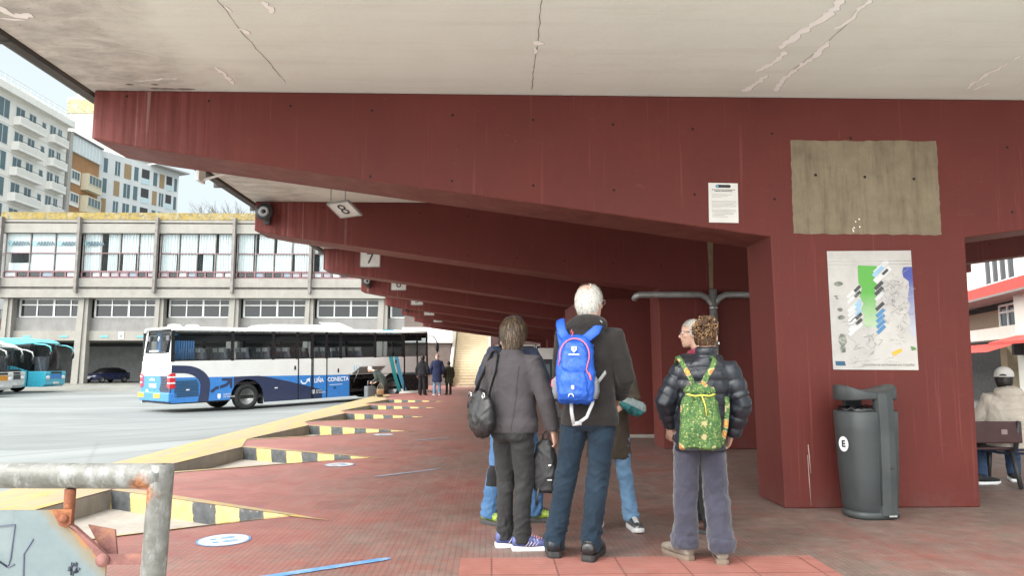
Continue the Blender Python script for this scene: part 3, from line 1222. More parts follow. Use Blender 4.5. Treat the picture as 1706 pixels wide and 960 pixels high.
st = empty('sticker', (-.243, -.045, .60), R(-78))
st.parent = t_
b = B()
b.poly([(.05 * math.cos(2 * PI * k / 20), -.004, .062 * math.sin(2 * PI * k / 20)) for k in range(20)], white_ink)
b.build('disc', st)
lettering('E', .075, ink, parent=st, loc=(0, -.006, 0), bold=.003, name='emblem')
b = B()
b.quad((.02, -.206, .03), (.09, -.206, .03), (.09, -.206, .043), (.02, -.206, .043), M('label_grey', (.35, .36, .36), .6))
b.build('label', t_)

# ================================================================== BENCH
t_ = empty('bench', (4.38, 7.22, 0), 0, 'dark brown metal bench with its back to the camera behind the pier', 'bench')
br_m = M('brown_powder_coat', (.055, .022, .022), .45, var=.2, vs=8)
b = B()
b.box(-.9, 1.02, -.02, .015, .46, .68, br_m)
b.build('backrest', t_, bevel=.012)
b = B()
for k in range(5):
    b.box(-.9, 1.0, .08 + k * .085, .15 + k * .085, .385, .41, br_m)
b.build('seat', t_, bevel=.004)
for x in (-.8, .98):
    b = B()
    b.tube([(x, -.03, .68), (x, .04, .40), (x, .12, .36), (x, .48, .38)], .022, dark_metal, 8)
    b.tube([(x, .10, .37), (x, .0, .0)], .022, dark_metal, 8)
    b.tube([(x, .42, .37), (x, .48, .0)], .022, dark_metal, 8)
    b.build('leg', t_)
b = B()
b.box(.80, .86, -.024, -.019, .55, .60, M('plate_mark', (.25, .18, .18), .5))
b.build('badge', t_)

# ================================================================== STAIRS AND TERMINAL WALL
stair_m = mat_concrete('stair_stone', (.62, .52, .38), (.74, .64, .49), .4, (.35, .28, .20), sc=3)
t_ = empty('staircase', (-1.32, 41.85, 0), 0, 'long pale stone staircase rising at the far end of the platform', 'staircase')
b = B()
pr = [(0, 0)]
for k in range(22):
    pr += [(k * .30, (k + 1) * .165), ((k + 1) * .30, (k + 1) * .165)]
pr += [(22 * .3, 0)]
b.prism([(-1.0, y, z) for y, z in pr], (2.05, 0, 0), stair_m)
for k in range(22):
    b.box(-1.01, 1.06, k * .30 - .025, k * .30 + .01, (k + 1) * .165 - .035, (k + 1) * .165 + .003, M('stair_nosing', (.50, .40, .27), .8))
b.build('steps', t_)
for x in (-1.22, 1.07):
    b = B()
    b.prism([(x, -.25, 0), (x, -.25, .75), (x, 6.6, 4.4), (x, 6.6, 0)], (.17, 0, 0), M('stair_wall', (.42, .38, .33), .85, var=.15))
    b.build('side_wall', t_)

dk = M('terminal_red_dark', (.06, .028, .026), .7, var=.3, vs=2)
t_ = empty('terminal_building', (0, 44, 0), 0, 'dark brown station wall with door frames to the right of the stairs', 'building')
b = B()
b.box(-.1, 16, .0, 1.0, 0, 9, dk)
b.box(-5.5, -2.6, .6, 1.4, 0, 9, M('terminal_brown', (.11, .085, .075), .7, var=.2))
b.box(-5.6, -2.5, .4, 1.5, 2.65, 3.6, white_paint)
b.build('wall', t_)
for k in range(7):
    x = .15 + k * .85
    d_ = B()
    for a_ in ((x, x + .06, 0, 2.5), (x + .74, x + .80, 0, 2.5), (x, x + .8, 2.44, 2.5)):
        d_.box(a_[0], a_[1], -.08, -.002, a_[2], a_[3], M('door_frame_grey', (.25, .25, .23), .5, .4))
    dd = d_.build('door', t_)
    p_ = B()
    p_.box(x + .06, x + .74, -.04, -.02, .02, 2.44, glass('door_glass', (.02, .025, .02), .8))
    p_.build('pane', dd)

# white machine standing at the foot of the far piers
t_ = empty('ticket_machine', (1.95, 25.5, 0), 0, 'white topped dark ticket machine far behind the blue backpack', 'machine')
b = B()
b.box(-.28, .28, -.25, .25, 0, 1.45, M('machine_dark', (.05, .055, .06), .5))
b.box(-.18, .1, -.262, -.252, .9, 1.3, M('machine_screen', (.18, .24, .26), .2))
b.build('body', t_, bevel=.02)
b = B()
b.box(-.30, .30, -.28, .26, 1.46, 1.86, white_paint)
b.build('head', t_, bevel=.02)

# ================================================================== HANDRAIL IN THE FOREGROUND
def mat_rusty_galv():
    m, nt, bb = new_mat('rusted_galvanised_tube')
    g = G(nt)
    P = g.P
    n1 = g.noise(P, 22, 6, .7)
    c_ = g.mix(g.ramp(n1, .35, .65), (.10, .098, .085), (.19, .19, .18))
    blot = g.noise(g.scale(P, (1, 1, .35)), 34, 5, .75)
    c_ = g.mix(g.ramp(blot, .52, .62, 0, .75), c_, (.27, .275, .27))
    gr = g.noise(g.scale(P, (.3, 1, 1)), 18, 4, .7)
    c_ = g.mix(g.ramp(gr, .55, .68, 0, .6), c_, (.075, .07, .055))
    x, y, z = g.xyz()
    # rust round the welded corner
    d_ = g.math('SQRT', g.math('ADD', g.math('POWER', g.math('SUBTRACT', x, -.845), 2.0), g.math('POWER', g.math('SUBTRACT', z, .945), 2.0)))
    rn = g.math('ADD', d_, g.math('MULTIPLY', g.math('SUBTRACT', g.noise(P, 30, 6, .75), .5), .09))
    ru = g.ramp(rn, .045, .02)
    c_ = g.mix(ru, c_, g.mix(g.ramp(g.noise(P, 60, 5), .35, .65), (.10, .035, .018), (.42, .15, .04)))
    g.put(bb.inputs['Base Color'], c_)
    g.L(g.ramp(ru, 0, 1, .15, 0), bb.inputs['Metallic'])
    g.L(g.ramp(n1, .3, .7, .38, .62), bb.inputs['Roughness'])
    g.bump(bb, g.math('ADD', blot, g.math('MULTIPLY', ru, .6)), .35, .004)
    return m


rust_m = M('rust', (.20, .065, .03), .85, var=.45, vs=30, bump=.4, bs=120, col2=(.36, .14, .05))
rustp = M('rusty_primer', (.20, .085, .075), .8, var=.3, vs=25, bump=.3, bs=100, col2=(.30, .14, .08))
rg = mat_rusty_galv()
t_ = empty('handrail', (0, 0, 0), 0, 'weathered galvanised handrail with a rusty welded corner in the foreground', 'handrail')
YR = 1.80
b = B()
b.tube([(-3.0, YR + .10, .982), (-1.6, YR + .03, .982), (-.835, YR, .980), (-.803, YR, .980)], .0305, rg, 24)
b.build('rail', t_)
for x in (-.807, -2.7):
    b = B()
    b.tube([(x + (-.0 if x > -1 else 0), YR + (.0 if x > -1 else .085), 1.008), (x - .002, YR + (.0 if x > -1 else .085), .97), (x - .03 * (x > -1), YR + (.0 if x > -1 else .085), 0)], [.0275, .0288, .0288], rg, 24)
    b.build('post', t_)
b = B()
b.tube([(-1.025, YR, .95), (-1.025, YR, .865)], .0125, rust_m, 12)
b.build('tie_rod', t_)
b = B()
b.prism([(-1.055, YR - .014, .905), (-1.008, YR - .014, .905), (-1.008, YR - .014, .873), (-1.02, YR - .014, .862), (-1.035, YR - .014, .868)], (0, -.005, 0), rust_m)
b.lathe([(0, -.008), (.010, -.006), (.010, .0)], rust_m, c=(-1.024, YR - .019, .884), axis='y', seg=10)
b.build('lug', t_)
b = B()
b.box(-.925, -.83, YR - .012, YR - .004, .774, .798, rustp)
b.lathe([(0, -.008), (.016, -.006), (.016, .0)], rustp, c=(-.93, YR - .012, .786), axis='y', seg=12)
b.build('lug', t_)
b = B()
b.prism([(-.985, YR + .014, .862), (-.92, YR + .014, .85), (-.91, YR + .014, .785), (-.93, YR + .014, .77)], (0, .006, 0), rustp)
b.prism([(-1.02, YR - .002, .875), (-1.00, YR - .002, .862), (-.92, YR - .002, .795), (-.915, YR - .002, .78), (-.93, YR - .002, .778)], (0, -.012, 0), rustp)
b.build('gusset', t_)


def mat_panel():
    m, nt, bb = new_mat('scratched_pale_panel')
    g = G(nt)
    P = g.P
    n1 = g.noise(P, 7, 6, .7, .3)
    c_ = g.mix(g.ramp(n1, .3, .7), (.115, .155, .168), (.175, .212, .218))
    sm = g.noise(g.scale(P, (2, 1, .5)), 9, 6, .75)
    c_ = g.mix(g.ramp(sm, .55, .7, 0, .6), c_, (.095, .125, .142))
    x, y, z = g.xyz()
    # rust bleeding in from the cut corner edge
    e = g.math('ADD', g.math('MULTIPLY', x, .70), g.math('MULTIPLY', z, .72))
    e = g.math('ADD', e, g.math('MULTIPLY', g.math('SUBTRACT', g.noise(P, 26, 5, .7), .5), .05))
    c_ = g.mix(g.ramp(e, -.125, -.09, 0, 1), c_, (.20, .14, .065))
    c_ = g.mix(g.ramp(e, -.100, -.082, 0, 1), c_, (.40, .14, .03))
    g.put(bb.inputs['Base Color'], c_)
    bb.inputs['Roughness'].default_value = .45
    g.bump(bb, n1, .1, .004)
    return m


b = B()
b.prism([(-2.6, YR, .905), (-1.045, YR, .902), (-1.03, YR, .872), (-.955, YR, .812), (-.925, YR, .775), (-.922, YR, .12), (-2.6, YR, .12)], (0, .004, 0), mat_panel())
pn = b.build('infill_panel', t_)
pn.location = (0, -.008, 0)
b = B()
for pth in ([(-1.29, .855), (-1.145, .868), (-1.15, .79), (-1.155, .77), (-1.25, .83)], [(-1.155, .77), (-1.14, .776)], [(-1.10, .835), (-1.12, .80), (-1.115, .70), (-1.08, .62)], [(-1.30, .89), (-1.24, .885)]):
    b.tube([(x, YR - .009, z) for x, z in pth], .0022, M('marker_ink', (.10, .11, .16), .6), 5)
sc_ = []
for k in range(30):
    a_ = k * 1.9
    sc_.append((-1.0 + .016 * math.cos(a_) * r_.uniform(.3, 1), YR - .009, .765 + .02 * math.sin(a_) * r_.uniform(.3, 1)))
b.tube(sc_, .001, M('marker_ink', (.10, .11, .16), .6), 4)
b.build_each('graffiti', t_)
# ================================================================== STATION BUILDING ACROSS THE YARD
YB = 66.0
KB = YB / 1183
BX = lambda p: (p - 820) * KB          # facade metres along x
BZ = lambda p: 1.25 + (609 - p) * KB   # facade metres in height
win_dark = glass('dark_window', (.03, .035, .04), .8, .06)
win_clear = glass('clear_window', (.10, .13, .14), .5, .04)
curt_w = M('white_curtain', (.50, .545, .56), .8, var=.12, vs=2.5, stretch=(6, 6, .2))
frame_red = M('maroon_frame', (.19, .10, .11), .6, var=.25)
frame_al = M('aluminium_frame', (.62, .63, .62), .45, .3)
frame_gr = M('fin_grey', (.20, .18, .17), .7, var=.3, vs=2)
grey_panel = mat_concrete('grey_panel', (.20, .195, .19), (.27, .265, .26), .4, (.13, .125, .12))
dark_in = M('interior_dark', (.05, .052, .055), .9)
grey_in = M('interior_grey', (.26, .27, .27), .9, var=.2, vs=1.5)

bld = empty('station_building', (0, 0, 0), 0, 'long concrete bus station building with maroon window strip and lichen on its parapet', 'building')
xl, xr = BX(4), BX(905)
FINS = [8 + 127.2 * k for k in range(8)]
b = B()
b.box(xl, xr, YB + .0, YB + 16, BZ(367), BZ(355), lichen)
b.build('parapet', bld)
b = B()
b.box(xl, xr, YB + .05, YB + 15.9, BZ(389.5), BZ(374), fac_con)
b.box(xl, xr, YB + .25, YB + 15.9, BZ(374), BZ(371.5), frame_gr)
b.box(xl, xr, YB + .04, YB + 15.9, BZ(371.5), BZ(367.05), fac_con)
b.box(xl, xr, YB + .05, YB + 15.9, BZ(480), BZ(465.5), fac_con)
b.box(xl, xr, YB + .3, YB + 15.9, BZ(484), BZ(480), frame_gr)
b.box(xl - .3, xr, YB + .02, YB + 15.9, BZ(498), BZ(484), fac_con)
b.box(xl + .1, xl + .6, YB + .9, YB + 15.9, BZ(465.5), BZ(389.5), grey_panel)
b.box(xl, xr, YB + 15, YB + 15.8, BZ(498), BZ(389.5), grey_panel)
b.box(xl, xr, YB + 1.2, YB + 15.7, BZ(552), BZ(530), grey_panel)
b.box(xl, xr, YB + .9, YB + 15.7, BZ(568), BZ(552.1), fac_con)
b.box(xl, xr, YB + 2.5, YB + 15.7, BZ(529.9), BZ(498.1), dark_in)
b.box(xl, xr, YB + 10, YB + 10.4, -.45, BZ(568.1), grey_in)
b.build('wall', bld)
b = B()
for k in range(7):
    xa = BX(133 + 127.2 * (k - 1) + 40)
    b.box(xa, xa + .6, YB + 9.4, YB + 9.98, -.45, BZ(575), grey_in)
b.box(xl, xr, YB + 9.3, YB + 9.99, BZ(574), BZ(568.1), dark_in)
b.build('garage_wall', bld)
for p in FINS:
    b = B()
    b.box(BX(p) - .12, BX(p) + .12, YB - .4, YB + .02, BZ(490), BZ(364), frame_gr)
    b.build('fin', bld)
# ground floor columns in pairs
for k in range(8):
    p = 141 + 123.5 * (k - 1)
    b = B()
    wd = .55 if k % 2 else .42
    b.prism([(BX(p) - wd, YB + .35, -.45), (BX(p) + .05, YB + .35, -.45), (BX(p) + .22, YB + .35, BZ(498)), (BX(p) - wd + .25, YB + .35, BZ(498))], (0, .9, 0), fac_con)
    b.box(BX(p) + .12, BX(p) + .52, YB + .5, YB + 1.18, -.45, BZ(498.2), fac_con)
    b.build('column', bld)
# upper window strip, one window per bay
r_ = random.Random(21)
gl_up = glass('office_glass', (.25, .30, .32), .07, .03, (.98, 1, 1))
for k in range(7):
    xa, xb = BX(FINS[k]) + .18, BX(FINS[k + 1]) - .18
    z0, z1, zt = BZ(453), BZ(390), BZ(423)
    f = B()
    n_ = 3 if k == 0 else 4
    cols = [xa + (xb - xa) * i / n_ for i in range(n_ + 1)]
    for x in cols:
        f.box(x - .045, x + .045, YB + .30, YB + .42, z0, z1, frame_gr)
    f.box(xa, xb, YB + .31, YB + .41, zt - .045, zt + .045, frame_red)
    f.box(xa, xb, YB + .26, YB + .44, z0 - .12, z0 + .02, frame_red)
    f.box(xa, xb, YB + .26, YB + .44, BZ(465), BZ(463), frame_red)
    for i in range(n_ * 2 + 1):
        x = xa + (xb - xa) * i / (n_ * 2)
        f.box(x - .07, x + .07, YB + .28, YB + .43, BZ(463), z0 - .12, frame_red)
    w_ = f.build('window', bld)
    g_ = B()
    g_.quad((xa, YB + .36, z0), (xb, YB + .36, z0), (xb, YB + .36, z1), (xa, YB + .36, z1), gl_up)
    for i in range(n_ * 2):
        x0_ = xa + (xb - xa) * i / (n_ * 2) + .12
        x1_ = xa + (xb - xa) * (i + 1) / (n_ * 2) - .12
        mm = [M('hopper_glass', (.30, .27, .30), .3), curt_w, M('hopper_blue', (.20, .24, .30), .3), win_dark][r_.randrange(4)]
        g_.quad((x0_, YB + .37, BZ(462)), (x1_, YB + .37, BZ(462)), (x1_, YB + .37, BZ(455)), (x0_, YB + .37, BZ(455)), mm)
    g_.build('pane', w_)
    # curtains / posters behind the glass
    c_ = B()
    for i in range(n_):
        for (a_, c0, c1) in ((0, z0, zt), (1, zt, z1)):
            x0_, x1_ = cols[i] + .08, cols[i + 1] - .08
            if k == 0 and i == 0 and a_ == 0:
                c_.quad((x0_, YB + .8, c0), (x1_, YB + .8, c0), (x1_, YB + .8, c0 + .8), (x0_, YB + .8, c0 + .8), curt_w)
                continue
            N = 18
            g0 = 0 if k == 0 else r_.choice([0, 0, .12, .3])
            g1 = 0 if k == 0 else r_.choice([0, 0, 0, .1])
            vv = []
            for q in range(N + 1):
                x = x0_ + g0 * (x1_ - x0_) + (x1_ - x0_) * (1 - g0 - g1) * q / N
                yy = YB + .43 + (.05 * math.sin(q * 1.9 + i) if k else 0)
                vv += [(x + (.0 if not k else .04 * math.sin(i * 3)), yy, c0), (x, yy, c1)]
            c_.add(vv, [(2 * q, 2 * q + 2, 2 * q + 3, 2 * q + 1) for q in range(N)], curt_w)
    c_.box(xa, xb, YB + 2.5, YB + 2.6, z0, z1, dark_in)
    c_.build('curtain', w_)
    if k == 0:
        for i in range(3):
            lettering('ARRIVA', .46, M('poster_grey', (.07, .12, .15), .6), parent=w_, loc=((cols[i] + cols[i + 1]) / 2 + .28, YB + .28, BZ(407)), bold=.03)
            e_ = B()
            cx = cols[i] + .42
            e_.loft([[(cx + r2 * math.cos(2 * PI * q / 20), YB + .28, BZ(407) + r2 * math.sin(2 * PI * q / 20)) for q in range(20)] for r2 in (.24, .14)], M('poster_teal', (.16, .36, .40), .6), caps=False)
            e_.build('emblem', w_)
    if k == 1:
        lettering('ARRIVA', .46, MATS['poster_grey'], parent=w_, loc=((cols[0] + cols[1]) / 2 + .28, YB + .28, BZ(407)), bold=.03)
        e_ = B()
        cx = cols[0] + .34
        e_.loft([[(cx + r2 * math.cos(2 * PI * q / 20), YB + .28, BZ(407) + r2 * math.sin(2 * PI * q / 20)) for q in range(20)] for r2 in (.24, .14)], MATS['poster_teal'], caps=False)
        e_.build('emblem', w_)
# mezzanine windows
for k in range(7):
    p0, p1 = 31 + 123.5 * k, 142 + 123.5 * k
    xa, xb = BX(p0), BX(p1)
    z0, z1 = BZ(528.5), BZ(499)
    f = B()
    for i in range(5):
        x = xa + (xb - xa) * i / 4
        ww = .09 if i % 2 == 0 else .055
        f.box(x - ww, x + ww, YB + 1.3, YB + 1.42, z0, z1, frame_al)
    for z in (z0, BZ(508.5), z1):
        f.box(xa, xb, YB + 1.28, YB + 1.43, z - .05, z + .05, frame_al)
    w_ = f.build('window', bld)
    g_ = B()
    g_.quad((xa, YB + 1.37, z0), (xb, YB + 1.37, z0), (xb, YB + 1.37, z1), (xa, YB + 1.37, z1), win_dark)
    g_.build('pane', w_)
teal_s = M('teal_sign', (.12, .42, .50), .5)
for p in (50, 110, 176, 236, 300):
    b = B()
    b.box(BX(p) - .35, BX(p) + .35, YB + .86, YB + .895, BZ(563), BZ(560), teal_s)
    b.build('bay_plate', bld)
b = B()
b.box(BX(200), BX(208), YB + .84, YB + .895, BZ(566), BZ(554), white_paint)
b.box(BX(202), BX(206), YB + .83, YB + .838, BZ(563), BZ(558), M('sign_dark', (.2, .22, .24), .6))
b.build('notice_board', bld)

# low dark wing left of the station building
lw = empty('dark_annex', (0, 0, 0), 0, 'dark brick annex with railing at the left end of the station building', 'building')
b = B()
b.box(BX(-120), xl - .9, YB + 3, YB + 12, -.45, BZ(530), M('annex_brick', (.10, .05, .045), .85, var=.3, vs=3))
b.box(BX(-120), xl - .9, YB + 4, YB + 12, BZ(530), BZ(497), M('annex_grey', (.20, .21, .22), .8, var=.2))
b.build('wall', lw)
b = B()
for k in range(34):
    x = xl - 1 - k * .22
    b.box(x, x + .05, YB + 2.9, YB + 2.95, BZ(530), BZ(515), dark_metal)
b.box(xl - 9, xl - .9, YB + 2.9, YB + 2.95, BZ(515.5), BZ(514), dark_metal)
b.build('railing', lw)

# ================================================================== APARTMENT BLOCKS BEHIND
def facade(name, loc, rz, label, group='apartment blocks behind the station'):
    return empty(name, loc, rz, label, 'apartment block', group)


glz = glass('flat_window', (.10, .17, .20), .75, .04)
white_wall = mat_concrete('white_cladding', (.72, .71, .68), (.80, .79, .76), .3, (.55, .54, .51), sc=.6)
# local frame: x runs along the facade (away from camera), -y is the street side; rz=90 turns x to +Y and -y to +X
ap = facade('white_apartment_block', (-61, 76, .8), R(90), 'white apartment block with projecting white balconies at the far left')
b = B()
b.box(0, 24.6, 0, 14, 0, 34.4, white_wall)
b.box(-.2, 24.8, -.9, 14, 34.4, 35.3, white_wall)
b.box(0, 24.6, .3, 13, 35.3, 36.2, white_wall)
for k in range(9):
    b.box(0, 24.6, -.012, 0, 3.0 + k * 3.3 + 1.2, 3.0 + k * 3.3 + 1.25, M('clad_joint', (.4, .39, .37), .9))
b.build('wall', ap)
b = B()
b.box(-.1, 24.7, -.8, -.75, 36.3, 36.36, frame_al)
b.box(-.1, 24.7, -.8, -.75, 35.9, 35.94, frame_al)
for k in range(20):
    b.box(k * 1.25, k * 1.25 + .05, -.8, -.75, 35.3, 36.3, frame_al)
b.build('roof_railing', ap)
b = B()
b.box(0, 24.6, 3, 12, 36.2, 37.6, M('attic_glass', (.35, .45, .47), .3))
b.box(22.5, 24.2, 5, 7, 36.2, 38.8, white_wall)
b.build('attic', ap)
LV = [31.2 - 3.3 * k for k in range(6)]


def flat_window(par, x0, x1, z0, z1, y=0.0, nm=2, curt=True, fr=None):
    f = B()
    fr = fr or frame_al
    f.box(x0 - .06, x1 + .06, y - .03, y + .12, z0 - .06, z0 + .04, fr)
    f.box(x0 - .06, x1 + .06, y - .03, y + .12, z1 - .04, z1 + .06, fr)
    for i in range(nm + 1):
        x = x0 + (x1 - x0) * i / nm
        f.box(x - .04, x + .04, y - .03, y + .10, z0, z1, fr)
    w_ = f.build('window', par)
    g_ = B()
    g_.quad((x0, y - .012, z0), (x1, y - .012, z0), (x1, y - .012, z1), (x0, y - .012, z1), glz)
    g_.quad((x0, y - .008, z0), (x1, y - .008, z0), (x1, y - .008, z1), (x0, y - .008, z1), r_.choice([dark_in, curt_w, curt_w, M('blue_blind', (.30, .48, .55), .6)]) if curt else dark_in)
    g_.build('pane', w_)


def balcony(par, x0, x1, z, dep, mat, rail=True):
    b = B()
    b.box(x0, x1, -dep, -.001, z - .15, z, mat)
    b.box(x0, x1, -dep, -dep + .1, z, z + .95, mat)
    b.box(x0, x0 + .1, -dep + .1, -.001, z, z + .95, mat)
    b.box(x1 - .1, x1, -dep + .1, -.001, z, z + .95, mat)
    for zz in (.25, .5, .75):
        b.box(x0 + .02, x1 - .02, -dep - .02, -dep - .001, z + zz, z + zz + .03, M('balcony_joint', (.45, .44, .42), .9))
    bb = b.build('balcony', par)
    if rail:
        q = B()
        q.box(x0, x1, -dep + .03, -dep + .08, z + 1.12, z + 1.17, dark_metal)
        for x in (x0 + .05, (x0 + x1) / 2, x1 - .1):
            q.box(x, x + .04, -dep + .03, -dep + .07, z + .95, z + 1.12, dark_metal)
        q.build('railing', bb)


for z in LV:
    balcony(ap, 13.2, 18.4, z - .1, .95, white_wall)
    balcony(ap, 20.3, 23.6, z - .1, .95, white_wall)
    flat_window(ap, 13.6, 15.3, z + .3, z + 2.3)
    flat_window(ap, 16.2, 17.6, z + .3, z + 2.3)
    flat_window(ap, 18.9, 19.7, z + .6, z + 2.1, nm=1)
    flat_window(ap, 20.6, 21.9, z + .3, z + 2.3)
    flat_window(ap, 22.4, 23.3, z + .3, z + 2.3)
    flat_window(ap, 9.4, 12.4, z + .1, z + 2.5, nm=3)
    balcony(ap, 4.0, 8.6, z - .1, .95, white_wall)
b = B()
b.tube([(14.3, 5, 36), (14.3, 5, 41.5)], .05, dark_metal, 6)
b.tube([(14.3, 5, 41.3), (16.2, 4.6, 41.5)], .04, dark_metal, 6)
for k in range(4):
    b.tube([(14.6 + k * .4, 4.6, 41.35), (14.6 + k * .4, 5.4, 41.4)], .03, dark_metal, 5)
b.build('antenna', ap)

tan_w = mat_concrete('tan_render', (.30, .16, .07), (.38, .21, .10), .3, (.2, .10, .05), sc=.8)
tn = facade('tan_apartment_block', (-61.2, 100.9, -.4), R(90), 'narrow orange-brown apartment block with cream window bands')
b = B()
b.box(0, 8.6, .0, 12, 0, 32.6, tan_w)
b.box(0, .7, -.5, 0, 0, 35.2, M('grey_pilaster', (.38, .37, .35), .8, var=.15))
b.tube([(.95, -.25, 0), (.95, -.25, 34)], .09, white_paint, 8)
b.build('wall', tn)
b = B()
b.box(.7, 8.6, -.3, 11, 32.6, 35.1, M('attic_blue', (.55, .62, .65), .4))
for k in range(9):
    b.box(.9 + k * .86, 1.0 + k * .86, -.34, -.301, 32.6, 35.1, white_paint)
b.box(.6, 8.8, -.5, 11, 35.1, 35.35, M('roof_edge', (.15, .15, .15), .7))
b.build('attic', tn)
cream = M('cream_frame', (.62, .56, .42), .6, var=.1)
for k in range(6):
    z = 28.6 - 3.35 * k
    b = B()
    b.box(1.2, 3.7, -.12, -.001, z - .5, z + 1.5, white_wall)
    o = b.build('window_band', tn)
    flat_window(tn, 1.5, 3.4, z + .1, z + 1.3, -.15, 3)
    b = B()
    b.box(4.1, 8.0, -1.0, -.001, z - .95, z + 1.55, cream)
    b.build('bay_window', tn)
    flat_window(tn, 4.4, 7.7, z + .05, z + 1.4, -1.03, 4, fr=cream)

gy_w = mat_concrete('pale_grey_cladding', (.52, .54, .55), (.60, .62, .63), .2, (.36, .38, .40), sc=.5)
gy = facade('grey_apartment_block', (-61.5, 109.5, -.4), R(66), 'tall pale grey apartment block with recessed balconies left of the first beam tip')
b = B()
b.box(0, 15.5, 0, 12, 0, 35.2, gy_w)
b.box(9.5, 16.6, -1.4, 12, 35.2, 35.45, M('eave_grey', (.40, .40, .40), .7))
b.build('wall', gy)
ochre = M('ochre_shutter', (.28, .20, .11), .7)
for k in range(7):
    z = 31.9 - 3.25 * k
    for i, (x0, wd) in enumerate([(1.0, .8), (3.0, 1.0), (4.7, 1.3), (6.5, .9), (8.0, 1.5), (10.2, .9), (11.5, 1.0), (12.9, 1.2), (14.5, .7)]):
        if i in (4, 7):
            b = B()
            b.box(x0, x0 + wd, -.01, -.003, z - .2, z + 2.3, dark_in)
            b.box(x0, x0 + wd, -.05, -.012, z - .2, z + .75, M('balcony_glass', (.45, .58, .62), .2))
            b.build('recessed_balcony', gy)
        elif (i + k) % 4 == 2:
            b = B()
            b.box(x0, x0 + wd, -.05, -.003, z - .1, z + 2.3, ochre)
            b.build('shutter', gy)
        else:
            flat_window(gy, x0, x0 + wd, z - .1, z + 2.3, 0, 2 if wd > .9 else 1)

ol = empty('old_block', (0, 0, 1.5), 0, 'tall old block with yellow lichen and chimney behind the tan building', 'apartment block', 'apartment blocks behind the station')
b = B()
b.box(-76.5, -66, 126, 138, 0, 45, mat_concrete('old_render', (.36, .36, .34), (.44, .435, .41), .5, (.38, .37, .34), sc=.6))
b.build('wall', ol)
b = B()
b.box(-76.7, -65.8, 125.9, 138, 45, 47.6, mat_concrete('lichen_parapet', (.50, .47, .38), (.58, .55, .46), .4, (.3, .27, .18), moss=(.46, .40, .20), sc=.7))
b.box(-75.8, -73.2, 127, 130, 47.6, 49.8, gy_w)
b.box(-77.5, -76, 127, 130, 47.6, 48.4, gy_w)
b.build('chimney', ol)

# bare trees behind the station building
bark = M('bare_twig', (.17, .15, .14), .9, var=.2)
r_ = random.Random(4)


def bare_tree(x, y, hgt, label, seed):
    rr = random.Random(seed)
    t_ = empty('bare_tree', (x, y, -.4), 0, label, 'tree', 'bare trees behind the station')
    tr = B()
    tr.tube([(0, 0, 0), (.2, .1, hgt * .3), (.1, 0, hgt * .55)], [.28, .22, .14], bark, 7)
    tr.build('trunk', t_)
    cr = B()

    def grow(p, d, ln, r, lv):
        q = p + d * ln
        mid = p.lerp(q, .5) + Vector((rr.uniform(-1, 1), rr.uniform(-1, 1), rr.uniform(-.3, .6))) * ln * .06
        cr.tube([p, mid, q], [r, r * .8, r * .6], bark, 4 if lv > 1 else 5, smooth=False)
        if lv >= 4:
            return
        for k in range(rr.choice([3, 3, 4])):
            nd = (d + Vector((rr.uniform(-1, 1), rr.uniform(-1, 1), rr.uniform(-.1, .75))) * .62).normalized()
            grow(p.lerp(q, rr.uniform(.5, 1)), nd, ln * rr.uniform(.6, .82), r * .62, lv + 1)
    for k in range(5):
        a = k * 1.3 + rr.random()
        grow(Vector((.1, 0, hgt * rr.uniform(.35, .55))), Vector((math.cos(a) * .5, math.sin(a) * .5, .85)).normalized(), hgt * .17, .11, 0)
    cr.build('crown', t_)


bare_tree(-37.5, 96, 25.5, 'bare winter tree above the parapet, leftmost of the row', 1)
bare_tree(-33.8, 97, 26.5, 'bare winter tree above the parapet, middle of the row', 2)
bare_tree(-30.0, 96, 25.0, 'bare winter tree above the parapet, nearest the second beam tip', 3)

# ================================================================== BUILDING TO THE RIGHT
rb = empty('yard_building', (19.91, 29, 0), math.atan2(-.954, -.3), 'sunlit cream building with red canopy band seen right of the pier', 'building')
# local x: toward the camera along the facade; local +y: away from the platform
cream_w = mat_concrete('cream_wall', (.66, .64, .58), (.74, .72, .66), .25, (.5, .47, .40), sc=.7)
redp = M('red_band', (.55, .075, .06), .55, var=.12)
# which local side faces the platform: (-x world) ; local y axis = rot(x) -> use sign S
S = -1
b = B()


def rbox(bb, x0, x1, d0, d1, z0, z1, m_):
    ya, yb = sorted((d0 * S, d1 * S))
    bb.box(x0, x1, ya, yb, z0, z1, m_)


# d grows outward to the yard
rbox(b, -12, 16, -10, -.6, 4.25, 9.5, cream_w)
rbox(b, 4.45, 16, -10, -.02, -.3, 3.78, cream_w)
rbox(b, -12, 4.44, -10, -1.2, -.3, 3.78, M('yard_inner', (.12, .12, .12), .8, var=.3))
rbox(b, -12, 4.44, -1.19, -.3, 2.25, 2.72, cream_w)
rbox(b, -12, .9, -1.15, -.9, 2.72, 3.5, M('brown_blind', (.28, .20, .14), .7))
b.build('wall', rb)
b = B()
rbox(b, -12, 16, -.7, .55, 3.80, 4.18, redp)
rbox(b, -12, 16, -.75, .56, 3.72, 3.795, M('soffit_grey', (.22, .20, .19), .8))
b.build('canopy_band', rb)
b = B()
ya = .35 * S
b.add([(-12, -.3 * S, 2.1), (4.4, -.3 * S, 2.1), (4.4, .9 * S, 1.72), (-12, .9 * S, 1.72)], [(0, 1, 2, 3)], redp)
b.build('awning', rb)
b = B()
rbox(b, 1.75, 2.4, -1.0, -.4, -.3, 2.24, M('yellow_column', (.60, .52, .36), .8, var=.1))
b.build('column', rb)
